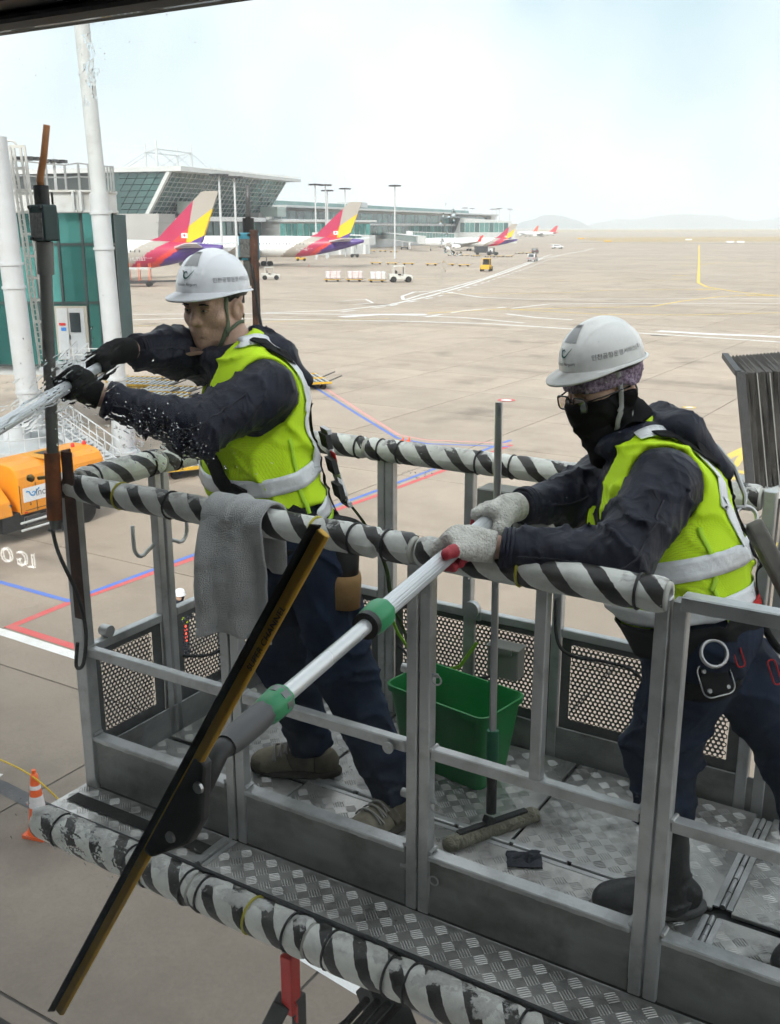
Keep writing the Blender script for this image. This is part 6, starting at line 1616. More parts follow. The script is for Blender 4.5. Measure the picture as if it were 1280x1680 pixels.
# door, sign, landing, stairs
dr = rb(MB().box((Fp(121, 540).x, D0-.22, (Fp(121, 503).z+Fp(121, 588).z)/2), (Fp(147, 540).x-Fp(95, 540).x, .12, Fp(121, 500).z-Fp(121, 588).z)), 'door_frame', pm('beige_frame', (.45, .41, .34), .6))
mb = MB()
for a, b in ((98, 117), (118, 144)): mb.box((Fp((a+b)/2, 545).x, D0-.30, (Fp(0, 505).z+Fp(0, 588).z)/2), (Fp(b, 545).x-Fp(a, 545).x-.04, .05, Fp(0, 505).z-Fp(0, 588).z))
mb.build('door_leaf', STEEL_W, dr, inv=True)
MB().box((Fp(127, 527).x, D0-.34, Fp(127, 528).z), (.50, .03, .92)).build('door_glass', GLASS_D, dr, inv=True)
MB().box((Fp(106, 531).x, D0-.34, Fp(106, 531).z), (.30, .02, .12)).build('door_sign', RED, dr, inv=True)
MB().box((Fp(108, 539).x, D0-.34, Fp(108, 539).z), (.24, .02, .16)).build('door_sign', pm('blue_sign', (.05, .22, .62), .5), dr, inv=True)
MB().box((Fp(119, 552).x, D0-.36, Fp(119, 552).z), (.05, .06, .22)).build('door_handle', DARK, dr, inv=True)
zl = Fp(0, 592).z
rb(MB().box((Fp(150, 600).x, D0-1.3, zl-.12), (Fp(207, 600).x-Fp(95, 600).x, 2.6, .24)), 'landing', STEEL_W)
rb(MB().box((Fp(180, 600).x, D0-2.6, zl-.3), (Fp(207, 600).x-Fp(155, 600).x, .12, .5)), 'landing_edge', STEEL_W)
def stairs(p, q, w, n, name='stair'):
    p, q = Vector(p), Vector(q); d = q-p; hd = Vector((d.x, d.y, 0)).normalized(); s = Vector((-hd.y, hd.x, 0))
    st = empty(name) if False else None
    mb = MB()
    for sg in (-1, 1): mb.beam(p+s*sg*w/2, q+s*sg*w/2, .05, .26)
    rb(mb, 'stringer', STEEL_W)
    for k in range(n):
        c = p.lerp(q, (k+.5)/n); rb(MB().beam(c-s*w/2, c+s*w/2, .26, .035), 'tread', STEEL_W)
    for sg in (-1, 1):
        mb = MB()
        for h in (.55, 1.05): mb.beam(p+s*sg*w/2+Vector((0, 0, h)), q+s*sg*w/2+Vector((0, 0, h)), .045, .045)
        m = max(3, n//2)
        for k in range(m+1): c = p.lerp(q, k/m)+s*sg*w/2; mb.beam(c, c+Vector((0, 0, 1.05)), .04, .04)
        rb(mb, 'handrail', STEEL_W)
stairs(at_d(138, 598, 48.5), at_d(40, 700, 46.0), 1.0, 18)
stairs(at_d(178, 600, 47.5), at_d(100, 668, 45.0), .9, 14) if False else None
mb = MB()
for a, b in (((108, 572), (160, 572)), ((108, 582), (160, 582))): mb.beam(at_d(*a, 47.3), at_d(*b, 47.3), .045, .045)
for px in (108, 121, 134, 147, 160): mb.beam(at_d(px, 572, 47.3), at_d(px, 596, 47.3), .04, .04)
rb(mb, 'handrail', STEEL_W)
stairs(at_d(84, 692, 46.5), at_d(186, 765, 44.5), 1.0, 16)
# round lower platform with railing
pc = at_d(20, 722, 46.5); mb = MB(); mb.lathe([(3.0, -.8), (3.1, -.1), (3.1, 0)], 40, pc); rb(mb, 'round_platform', STEEL_W, auto=40)
mb = MB()
for h in (.55, 1.1): mb.tube([pc+Vector((3.05*math.cos(t), 3.05*math.sin(t), h)) for t in np.linspace(0, 2*math.pi, 41)[:-1]], .03, 6, closed=True)
for k in range(30): t = 2*math.pi*k/30; c = pc+Vector((3.05*math.cos(t), 3.05*math.sin(t), 0)); mb.beam(c, c+Vector((0, 0, 1.1)), .035, .035)
rb(mb, 'handrail', STEEL_W)
rb(MB().lathe([(1.3, -pc.z), (1.3, -.8)], 24, pc), 'platform_column', GREY_W, auto=40)

# ------------------------------------------------------------------ sweeper truck
tr_o = at_z(145, 857)-EX*.0
trk = empty('sweeper_truck', tr_o, PHI, 'orange airport sweeper truck parked beside the rotunda stairs', 'truck')
def tk(mb, name, mat, parent=None, bev=.02, **k):
    o = mb.build(name, mat, parent or trk, **k)
    if bev: bevel(o, bev, 2)
    return o
# local: x across (0 = near side face, negative = far side), y along (+ = rear), z up
prof = [(-2.3, .95), (0, .95), (0, 1.95), (-.04, 2.25), (-.16, 2.48), (-.40, 2.62), (-.8, 2.68), (-1.5, 2.68), (-1.9, 2.6), (-2.2, 2.4), (-2.3, 2.1)]
hop = tk(MB().prism(prof, (0, -2.9, 0), (1, 0, 0), (0, 0, 1), (0, 3.9, 0)), 'hopper', ORANGE, bev=.05)
tk(MB().prism([(-2.3, 1.0), (-.02, 1.0), (-.1, 1.5), (-.6, 2.0), (-2.3, 2.2)], (0, -4.1, 0), (1, 0, 0), (0, 0, 1), (0, .9, 0)), 'fan_housing', ORANGE, bev=.04)
tk(MB().box((-1.1, -5.6, 1.5), (2.2, 2.0, 2.2)), 'cab', ORANGE, bev=.12)
tk(MB().box((-1.1, -5.9, 2.05), (2.23, 1.2, .8)), 'cab_window', GLASS_D, bev=.05)
tk(MB().box((-1.15, -2.0, .78), (1.0, 7.5, .26)), 'chassis', DARK)
ban = tk(MB().box((.006, -1.4, 1.62), (.012, 2.7, .5)), 'banner', WHITE, hop, bev=0)
me = text_mesh('Incheon Airport', .36); 
R2 = Matrix(((0, 0, 1), (1, 0, 0), (0, 1, 0)))
for v in me.vertices: v.co = Vector((.016, -1.05+v.co.x, 1.62+v.co.y))
link('lettering', me, pm('slate_print', (.10, .12, .16), .5), ban)
mb = MB()
for pts, w in (([(-2.62, 1.74), (-2.50, 1.72), (-2.42, 1.58), (-2.30, 1.55), (-2.20, 1.68), (-2.05, 1.78)], .05), ([(-2.38, 1.66), (-2.30, 1.70), (-2.25, 1.64)], .04)):
    for i in range(len(pts)-1): mb.beam((.014, *pts[i]), (.014, *pts[i+1]), w, .004, up=(1, 0, 0))
mb.build('emblem', pm('sky_blue_print', (.06, .30, .62), .5), ban)
tk(MB().box((-.95, -.9, 2.685), (.5, .5, .03)), 'roof_hatch', BLACK, hop, bev=0)
tk(MB().box((-.8, -.95, 2.68), (1.3, 1.3, .02)), 'hatch_surround', pm('amber_panel', (.6, .27, .02), .5), hop, bev=0)
for y in (-2.88, -2.2, .2, .95): tk(MB().box((.004, y, 1.5), (.012, .025, 1.0)), 'panel_gap', DARK, hop, bev=0)
tk(MB().box((.004, -.9, 1.08), (.012, 3.6, .02)), 'panel_gap', DARK, hop, bev=0)
for y in (-2.5, -.3): tk(MB().tube([(.02, y, 1.25), (.06, y, 1.27), (.06, y, 1.33), (.02, y, 1.35)], .014, 6), 'grab_handle', DARK, hop, bev=0)
for k in range(6): tk(MB().box((.006, .55, 1.35+.07*k), (.02, .5, .025)), 'grille_slat', DARK, hop, bev=0)
for y in (-2.7, -1.0, .8): tk(MB().box((.012, y, 1.02), (.02, .12, .05)), 'side_marker', RED, bev=0)
for y in (.35, .9): tk(MB().lathe([(.07, 2.66), (.07, 2.78), (.04, 2.82)], 10, (-.9, y, 0)), 'beacon', RED, bev=0, auto=40)
def wheel(parent, c, r, w, ax=(1, 0, 0), nm='wheel'):
    ax = Vector(ax).normalized(); a = ax.orthogonal().normalized(); M = Matrix((a, ax.cross(a), ax)).transposed()
    wh = MB().lathe([(r*.62, -w/2), (r*.95, -w/2), (r, -w*.36), (r, w*.36), (r*.95, w/2), (r*.62, w/2)], 24, c, M).build(nm, TYRE, parent, auto=40)
    MB().lathe([(r*.62, -w*.40), (r*.62, w*.40), (r*.5, w*.34), (r*.28, w*.30), (r*.2, w*.44), (.001, w*.44)], 20, c, M).build('rim', RIM, wh, auto=40)
    return wh
for x in (-.15, -2.1):
    wheel(trk, (x, .0, .44), .44, .30); wheel(trk, (x, -5.2, .44), .44, .28)
tk(MB().box((-.1, .55, .62), (.36, .02, .45)).box((-.12, -.0, .93), (.4, 1.1, .03)), 'mudguard', BLACK, bev=0)
for z in (.72, .98): tk(MB().tube([(.02, -2.95, z-.3), (.02, -1.6, z-.3)], .045, 10), 'side_guard', GREY_W, bev=0, auto=40)
mb = MB()
for k in range(40):
    a = k*math.pi/20; mb.beam((-.15+.12*math.cos(a), -1.2+.12*math.sin(a), .32), (-.15+.42*math.cos(a), -1.2+.42*math.sin(a), .03), .03, .02)
mb.lathe([(.2, .3), (.2, .42)], 16, (-.15, -1.2, 0)); tk(mb, 'brush', BLACK, bev=0)
tk(MB().box((-.3, -3.2, .75), (.5, .9, .6)), 'engine_box', BLACK); tk(MB().box((-.06, -2.2, .68), (.1, 1.0, .3)), 'hydraulic_unit', DARK)

# ------------------------------------------------------------------ aircraft
L_W = pm('aircraft_white', (.80, .82, .83), .3, 0, .02, .3, coat=.3); L_T = pm('aircraft_taupe', (.40, .365, .325), .35, 0, .03, .3); L_C = pm('aircraft_crimson', (.47, .025, .09), .35, 0, .03, .3)
L_R = pm('aircraft_vermilion', (.72, .055, .045), .35, 0, .03, .3); L_P = pm('aircraft_violet', (.085, .04, .24), .35, 0, .03, .3); L_Y = pm('aircraft_yellow', (.80, .52, .01), .35, 0, .03, .3)
L_K = pm('aircraft_window', (.03, .035, .045), .3); L_M = pm('aircraft_metal', (.42, .42, .43), .35, .8, .1, 3)
AM = [L_W, L_T, L_C, L_R, L_P, L_Y]
def lv_f(p):
    q = p.x+2.0*(p.z-5.3)+.035*(max(0, 7.6-p.z))**2*2
    return 0 if q > 19.5 else 1 if q > 15.5 else 2 if q > 12.0 else 3 if q > 10.3 else 4
def lv_t(p):
    if p.x > 5.9+(13.5-p.z)*.242: return 2 if p.z > 10.5-(p.x-6.5)*.75 else 3
    return 1 if p.z > 10.8+(6.3-p.x)*.625 else 5 if p.z > 7.3+(7.4-p.x)*.427 else 4
def airliner(loc, head, s, label, reg, L_=60.0, group=None, livery=True, cols=None, title=None, winglet=False):
    """local x: 0 at the tail end, forward to the nose; z up, at scale 1 a wide-body"""
    hd = Vector((head[0], head[1], 0)).normalized(); rz = math.atan2(hd.y, hd.x)
    root = empty('airliner', loc, rz, label, 'airplane', group); root.scale = (s, s, s)
    mats = AM if livery else cols
    f1 = lv_f if livery else (lambda p: 1 if p.x < 7 else 0); f2 = lv_t if livery else (lambda p: 1)
    R = 2.82; prof = []
    for x in np.concatenate([np.linspace(0, 22, 60), np.linspace(23, L_-12, 16), L_-12+12*np.sin(np.linspace(.05, math.pi/2, 14))]):
        if x < 22: r = .35+(R-.35)*math.sin(min(1, x/22)*math.pi/2)**.92; zc = 5.3+(R-r)*.62
        elif x < L_-12: r = R; zc = 5.3
        else:
            t = (x-(L_-12))/12; r = R*math.sqrt(max(.0004, 1-t**2.3)); zc = 5.3-(R-r)*.22
        prof.append((x, r, zc))
    V = []; F = []; sg = 40
    for x, r, zc in prof:
        for k in range(sg): a = 2*math.pi*k/sg; V.append((x, r*math.cos(a), zc+r*math.sin(a)))
    for i in range(len(prof)-1):
        for k in range(sg): F.append((i*sg+k, (i+1)*sg+k, (i+1)*sg+(k+1) % sg, i*sg+(k+1) % sg))
    F.append(tuple(range(sg))); F.append(tuple(range((len(prof)-1)*sg, len(prof)*sg))[::-1])
    me = MB().add(V, F).mesh('fuselage'); 
    def colour(me, fn, cuts):
        bm = bmesh.new(); bm.from_mesh(me)
        for co, no in cuts: bmesh.ops.bisect_plane(bm, geom=bm.verts[:]+bm.edges[:]+bm.faces[:], plane_co=co, plane_no=no)
        for fc in bm.faces: fc.material_index = fn(fc.calc_center_median())
        bm.to_mesh(me); bm.free()
    colour(me, f1, [((q, 0, 5.3), (1, 0, 2.0)) for q in (19.7, 15.6, 12.1, 10.4)] if livery else [])
    fu = link('fuselage', me, mats, root, True)
    fin = MB(); fp = [(15.2, 7.9), (13.0, 8.6), (3.9, 16.6), (3.2, 16.8), (.6, 16.8), (.45, 16.6), (4.2, 7.6)]
    fm = MB(); n = len(fp); vs = [(x, y, z) for y in (-1, 1) for x, z in fp]
    vs = [(x, y*(.34-.022*(z-7.6)), z) for x, y, z in vs]; fm.add(vs, [tuple(range(n)), tuple(range(n, 2*n))[::-1]]+[(i, n+i, n+(i+1) % n, (i+1) % n) for i in range(n)])
    me = fm.mesh('fin'); bm = bmesh.new(); bm.from_mesh(me); bmesh.ops.triangulate(bm, faces=[f for f in bm.faces if len(f.verts) > 4]); bm.to_mesh(me); bm.free()
    if livery: colour(me, f2, [((5.9, 0, 13.5), (1, 0, .242)), ((6.3, 0, 10.8), (.625, 0, 1)), ((7.4, 0, 7.3), (.427, 0, 1)), ((6.5, 0, 10.5), (.75, 0, 1))])
    else: colour(me, f2, [])
    link('fin', me, mats, root)
    for sd in (-1, 1):
        mb = MB(); mb.add([(9.5, sd*1.2, 6.9), (3.6, sd*1.0, 7.0), (.2, sd*9.6, 7.7), (2.6, sd*9.6, 7.7), (9.5, sd*1.2, 6.5), (3.6, sd*1.0, 6.7), (.2, sd*9.6, 7.6), (2.6, sd*9.6, 7.6)], [(0, 1, 2, 3), (4, 5, 6, 7), (0, 3, 7, 4), (1, 2, 6, 5), (2, 3, 7, 6), (0, 1, 5, 4)]); mb.build('tailplane', L_W, root)
        wx = L_*.56
        mb = MB(); mb.add([(wx+5.5, sd*2.2, 4.3), (wx-5.5, sd*2.2, 4.3), (wx-12.5, sd*28, 6.2), (wx-9.8, sd*28, 6.2), (wx+5.5, sd*2.2, 3.3), (wx-5.5, sd*2.2, 3.9), (wx-12.5, sd*28, 6.1), (wx-9.8, sd*28, 6.1)], [(0, 1, 2, 3), (4, 5, 6, 7), (0, 3, 7, 4), (1, 2, 6, 5), (2, 3, 7, 6), (0, 1, 5, 4)]); w_ = mb.build('wing', pm('aircraft_wing_grey', (.5, .51, .52), .4, 0, .03, .5), root)
        if winglet: MB().prism([(0, 0), (2.6, 0), (.4, 3.4), (-.6, 3.4)], (wx-12.4, sd*28, 6.15), (1, 0, 0), (0, 0, 1), (0, .2, 0)).build('winglet', L_R, w_)
        M = Matrix(((0, 0, 1), (0, 1, 0), (-1, 0, 0))); M = Matrix.Rotation(math.pi/2, 3, 'Y')
        e = MB().lathe([(.7, -3.4), (1.35, -2.0), (1.55, .5), (1.5, 2.0), (1.35, 2.5), (1.2, 2.3)], 24, (wx+4.2, sd*9.2, 2.6), M).build('engine', L_W, root, auto=40)
        MB().lathe([(.05, 0), (1.2, .02)], 20, (wx+4.2+2.1, sd*9.2, 2.6), M).build('engine_fan', DARK, e)
        MB().prism([(-2, 0), (2, 0), (2, 1.6), (-3, 1.6)], (wx+3.4, sd*9.2-.15, 3.6), (1, 0, 0), (0, 0, 1), (0, .3, 0)).build('pylon', L_M, e)
        g_ = MB().tube([(wx-4.2, sd*4.2, 3.8), (wx-4.2, sd*4.8, .7)], .16, 8).build('main_gear', L_M, root)
        for dx in (-.95, .95):
            for dy in (-.5, .5): wheel(g_, (wx-4.2+dx, sd*4.8+dy, .66), .66, .42, (0, 1, 0))
    ng = MB().tube([(L_-7, 0, 3), (L_-7, 0, .6)], .13, 8).build('nose_gear', L_M, root)
    for dy in (-.3, .3): wheel(ng, (L_-7, dy, .5), .5, .3, (0, 1, 0))
    for sd in (-1, 1):                                      # window row, doors
        mb = MB(); x = 16.0
        while x < L_-9:
            r = np.interp(x, [p[0] for p in prof], [p[1] for p in prof]); zc = np.interp(x, [p[0] for p in prof], [p[2] for p in prof]); z = 6.05; y = math.sqrt(max(.01, r*r-(z-zc)**2))
            if r > .9: mb.add([(x+dx, sd*(math.sqrt(max(.01, r*r-(z+dz-zc)**2))+.02), z+dz) for dx, dz in ((-.14, -.2), (.14, -.2), (.14, .2), (-.14, .2))], [(0, 1, 2, 3)])
            x += .95
        ob = mb.build('cabin_windows', L_K, root, fix=False); ob['kind'] = 'stuff'
        for dx_ in (14.2, L_-9.5):
            i = dx_; r = np.interp(i, [p[0] for p in prof], [p[1] for p in prof]); zc = np.interp(i, [p[0] for p in prof], [p[2] for p in prof])
            pts = []
            for dx, dz in ((-.55, -1.1), (.55, -1.1), (.55, 1.0), (-.55, 1.0)):
                r = np.interp(i+dx, [p[0] for p in prof], [p[1] for p in prof]); zc = np.interp(i+dx, [p[0] for p in prof], [p[2] for p in prof]); pts.append((i+dx, sd*(math.sqrt(max(.01, r*r-(5.9+dz-zc)**2))+.03), 5.9+dz))
            MB().tube(pts, .06, 4, closed=True).build('door_outline', L_W if dx_ < 20 else L_M, root)
    def onside(me, cx, cz, sd, nm, mt, off=.05):
        for v in me.vertices:
            x = cx-sd*v.co.x*-1 if sd < 0 else cx-v.co.x; x = cx+v.co.x*(-1 if sd > 0 else 1); z = cz+v.co.y
            r = np.interp(x, [p[0] for p in prof], [p[1] for p in prof]); zc = np.interp(x, [p[0] for p in prof], [p[2] for p in prof]); v.co = Vector((x, sd*(math.sqrt(max(.01, r*r-(z-zc)**2))+off), z))
        link(nm, me, mt, root)
    if reg:
        for sd in (-1, 1): onside(text_mesh(reg, 1.0), 16.5, 4.6, sd, 'lettering', WHITE)
    if title:
        for sd in (-1, 1):
            onside(text_mesh(title, 1.9), L_-18, 6.9 if False else 6.7, sd, 'lettering', pm('title_grey', (.14, .12, .12), .5))
    if livery:                                            # flag on the fin
        for sd in (-1, 1):
            yv = .36*sd; MB().box((7.6, yv*.92, 8.9), (1.3, .03, .9)).build('flag', WHITE, root)
            MB().lathe([(.24, -.01), (.24, .01)], 14, (7.6, yv*.92+sd*.02, 8.95), Matrix.Rotation(math.pi/2, 3, 'X')).build('flag_disc', L_C, root)
    return root
def tail_place(px, py, d): p = at_d(px, py, d); return Vector((p.x, p.y, 0))
airliner(tail_place(366, 420, 196), (-.955, .30), 1.0, 'white jet with red and yellow striped tail nearest the rotunda', 'HL8383')
airliner(tail_place(597, 420, 281), (-.97, .25), 1.0, 'white jet with striped tail behind the left worker, middle of three', 'HL7746')
airliner(tail_place(849, 400, 478), (-.995, .10), .70, 'white narrow jet with striped tail docked at the far bridge', 'HL8364', L_=63, title='ASIANA AIRLINES', winglet=True)
OR_L = pm('orange_tail_paint', (.80, .13, .05), .4); RD_L = pm('red_tail_paint', (.60, .03, .04), .4)
airliner(tail_place(884, 380, 1150), (-.55, .83), .68, 'distant white jet with an orange fin beyond the pier end', None, L_=52, livery=False, cols=[L_W, OR_L])
airliner(tail_place(916, 383, 1100), (-.93, .36), .68, 'distant white jet with a dark red fin parked past the pier', None, L_=52, livery=False, cols=[L_W, RD_L])
airliner(tail_place(817, 380, 1000), (-.3, .95), .68, 'distant white jet with a slim red fin behind the striped jet', None, L_=52, livery=False, cols=[L_W, RD_L])

# ------------------------------------------------------------------ terminal with the slanting glass hall
TGL = pm('hall_glass', (.045, .105, .10), .08, 0, .35, .12, spec=.7, rvar=0); TGL2 = pm('hall_glass_pale', (.10, .24, .22), .1, 0, .3, .1, spec=.7, rvar=0)
LMUL = pm('pale_mullion', (.45, .47, .46), .5, .2, .05, 1); STONE = pm('grey_stone_cladding', (.36, .35, .34), .7, 0, .1, .3); ROOFM = pm('pale_metal_roof', (.62, .64, .64), .45, .2, .05, .2)
HS = 1.45
hall = empty('terminal_hall', (-53*HS, 231*HS, 10.5*(1-HS)), math.radians(70), 'terminal hall with a slanting gridded glass wall and cable masts on its roof', 'building')
# local: x along the facade (away), y: -y faces the apron, z up
hall.scale = (HS, HS, HS)
HL, Z0, Z1, LEAN = 57.0, 12.8, 21.8, 6.5
def fy(z): return -LEAN*(z-Z0)/(Z1-Z0)
def hb(mb, name, mat, **k): return mb.build(name, mat, hall, **k)
nx, nz = 30, 9
for i in range(nx):
    for j in range(nz):
        x0, x1 = HL*i/nx+.08, HL*(i+1)/nx-.08; za, zb_ = Z0+(Z1-Z0)*j/nz+.06, Z0+(Z1-Z0)*(j+1)/nz-.06
        k = MB().add([(x0, fy(za), za), (x1, fy(za), za), (x1, fy(zb_), zb_), (x0, fy(zb_), zb_)], [(0, 1, 2, 3)])
        hb(k, 'glass_pane', TGL2 if i > 21 and (i*3+j*2) % 7 < 5 else TGL, fix=False)
for i in range(nx+1):
    x = HL*i/nx; hb(MB().beam((x, fy(Z0)-.08, Z0), (x, fy(Z1)-.08, Z1), .14 if i % 5 else .3, .2, up=(0, 1, 0)), 'mullion', LMUL)
for j in range(nz+1):
    z = Z0+(Z1-Z0)*j/nz; hb(MB().beam((0, fy(z)-.1, z), (HL, fy(z)-.1, z), .16, .14), 'transom', LMUL)
hb(MB().prism([(0, Z0), (HL, Z0), (HL, Z1), (0, Z1)], (0, 6, 0), (1, 0, 0), (0, 0, 1), (0, 30, 0)), 'hall_core', pm('hall_interior', (.04, .05, .05), .8, 0, .3, .1))
hb(MB().prism([(-1, Z1), (HL+2, Z1), (HL+2, Z1+.7), (-1, Z1+1.0)], (0, -LEAN-3.5, 0), (1, 0, 0), (0, 0, 1), (0, 44, 0)), 'roof', ROOFM)
for k in range(19): x = 9+k*2.6; hb(MB().box((x, -LEAN-2.8, Z1+1.0), (.5, 4.2, .25)), 'roof_fin', ROOFM)
# left end wall: same slant
for j in range(7):
    for i in range(6):
        z0_, z1_ = Z0+(Z1-Z0)*j/7, Z0+(Z1-Z0)*(j+1)/7; y0, y1 = i*2.4, (i+1)*2.4
        hb(MB().add([(-.2, fy(z0_)+y0+.08, z0_+.06), (-.2, fy(z0_)+y1-.08, z0_+.06), (-.2, fy(z1_)+y1-.08, z1_-.06), (-.2, fy(z1_)+y0+.08, z1_-.06)], [(0, 1, 2, 3)]), 'glass_pane', TGL, fix=False)
hb(MB().beam((-.4, fy(Z0)-.3, Z0-.5), (-.4, fy(Z1)-.3, Z1), .8, .8, up=(0, 1, 0)), 'corner_post', ROOFM)
# stone blocks and the low glazed wing under the hall
for x0, x1, z0_, z1_, yy in ((-3, 7, 0, 13.2, -4), (45, 52, 8, 14, -3.5)):
    b_ = hb(MB().prism([(x0, z0_), (x1, z0_), (x1-1.5, z1_), (x0+2.0, z1_)], (0, yy, 0), (1, 0, 0), (0, 0, 1), (0, 12, 0)), 'stone_block', STONE)
    for k in range(1, 7):
        mb = MB(); z = z0_+(z1_-z0_)*k/7; mb.box(((x0+x1)/2, yy-.02, z), (x1-x0-1.2, .06, .08))
        mb.build('stone_joint', pm('joint_grey', (.22, .215, .21), .8), b_)
hb(MB().box((11, -5.5, 14.6), (5.5, 5, 2.6)), 'plant_box', pm('pale_green_panel', (.38, .45, .42), .5)); hb(MB().box((51, -5.5, 14.2), (5, 5, 2.4)), 'plant_box', pm('pale_green_panel', (.38, .45, .42), .5))
for s0, s1, zt_ in ((8, 45, 12.6), (51, 110, 12.4)):
    n = int((s1-s0)/3)
    for i in range(n):
        x0, x1 = s0+(s1-s0)*i/n+.08, s0+(s1-s0)*(i+1)/n-.08
        for z0_, z1_ in ((4.2, 8.3), (8.5, 11.6)): hb(MB().add([(x0, -5, z0_), (x1, -5, z0_), (x1, -5, z1_), (x0, -5, z1_)], [(0, 1, 2, 3)]), 'glass_pane', TGL if (i*7) % 5 else TGL2, fix=False)
        hb(MB().box((s0+(s1-s0)*i/n, -5.1, 7.9), (.16, .2, 7.5)), 'mullion', MULL)
    hb(MB().box(((s0+s1)/2, -5.4, zt_-.4), (s1-s0+1, 1.6, 1.0)), 'white_eave', WHITE)
    hb(MB().box(((s0+s1)/2, 3, 8), (s1-s0, 15.6, 8)), 'wing_core', pm('hall_interior', (.04, .05, .05), .8, 0, .3, .1))
    hb(MB().box(((s0+s1)/2, 2.5, 2.1), (s1-s0, 14, 4.1)), 'base_wall', GREY_W)
# cable masts on the roof
tops = []
for x, y in ((9, 2), (17, 10), (24, 2), (31, 10)):
    hb(MB().tube([(x, y, Z1), (x, y, Z1+7.2)], [.32, .22], 10), 'roof_mast', ROOFM); tops.append((x, y, Z1+5.3))
for a, b in ((0, 1), (1, 3), (3, 2), (2, 0)): hb(MB().beam(tops[a], tops[b], .25, .25), 'mast_tie', ROOFM)
mb = MB()
for x, y, z in tops:
    for dx, dy in ((-11, 0), (11, 0), (0, 9), (0, -7)): mb.beam((x, y, z), (x+dx, y+dy, Z1+1), .07, .07)
o = hb(mb, 'stay_cables', pm('cable_grey', (.5, .52, .53), .5)); o['kind'] = 'stuff'

# long far concourse
a_, b_ = at_d(452, 400, 440), at_d(800, 400, 780); dv = Vector((b_.x-a_.x, b_.y-a_.y, 0)); CL = dv.length
conc = empty('far_concourse', (a_.x, a_.y, 0), math.atan2(dv.y, dv.x), 'long low glass concourse stretching away behind the striped jets', 'building')
def cb_(mb, name, mat, **k): return mb.build(name, mat, conc, **k)
cb_(MB().box((CL/2, 14, 9), (CL, 26, 18)), 'concourse_core', GREY_W)
n = 46
for i in range(n):
    x0, x1 = CL*i/n+.25, CL*(i+1)/n-.25
    for z0_, z1_, mt in ((12.5, 17.0, TGL2 if i % 3 else TGL), (6.2, 10.8, TGL if i % 4 else TGL2)): cb_(MB().add([(x0, .6, z0_), (x1, .6, z0_), (x1, .6, z1_), (x0, .6, z1_)], [(0, 1, 2, 3)]), 'glass_pane', mt, fix=False)
cb_(MB().box((CL/2, 11, 18.6), (CL+6, 36, .9)), 'roof', ROOFM); cb_(MB().box((CL/2, -.2, 11.6), (CL+1, 2.0, .7)), 'eave', WHITE); cb_(MB().box((CL/2, 15, 20.3), (CL*.9, 10, 2.4)), 'clerestory', TGL2); cb_(MB().box((CL*.33, 12, 21.4), (18, 10, 2.5)), 'plant_room', GREY_W)
cb_(MB().prism([(0, 0), (16, 0), (20, 19), (4, 19)], (CL-4, -2, 0), (1, 0, 0), (0, 0, 1), (0, 24, 0)), 'end_wall', GREY_W)
# nearer two storey pier with teal glass (centre)
pa, pb = at_d(462, 400, 390), at_d(610, 400, 420); pv = Vector((pb.x-pa.x, pb.y-pa.y, 0)); PLn = pv.length
pier = empty('glass_pier', (pa.x, pa.y, 0), math.atan2(pv.y, pv.x), 'two storey teal glass pier behind the middle jet', 'building')
pier_core = MB().box((PLn/2, 9, 6.2), (PLn, 16, 12.4)).build('pier_core', GREY_W, pier)
n = 16
for i in range(n):
    x0, x1 = PLn*i/n+.2, PLn*(i+1)/n-.2
    for z0_, z1_ in ((7.2, 11.6),): MB().add([(x0, .8, z0_), (x1, .8, z0_), (x1, .8, z1_), (x0, .8, z1_)], [(0, 1, 2, 3)]).build('glass_pane', TEALG if i % 3 else TEALG2, pier, fix=False)
MB().box((PLn/2, 8, 12.6), (PLn+2, 20, .7)).build('roof', ROOFM, pier)
for k in range(7): MB().box((PLn*(k+.5)/7, .7, 3.5), (.8, .8, 7)).build('column', WHITE, pier)
# far pier end buildings
fp_ = at_d(740, 400, 690); f2 = empty('pier_head', (fp_.x, fp_.y, 0), .12, 'teal glazed pier head at the far end of the concourse', 'building')
MB().prism([(0, 0), (44, 0), (40, 14), (6, 16)], (0, 0, 0), (1, 0, 0), (0, 0, 1), (0, 24, 0)).build('pier_head_wall', GREY_W, f2)
for i in range(10): MB().add([(6+3.2*i, -.1, 7), (8.9+3.2*i, -.1, 7), (8.9+3.2*i, -.1, 13), (6+3.2*i, -.1, 13)], [(0, 1, 2, 3)]).build('glass_pane', TGL2 if i % 3 else TGL, f2, fix=False)
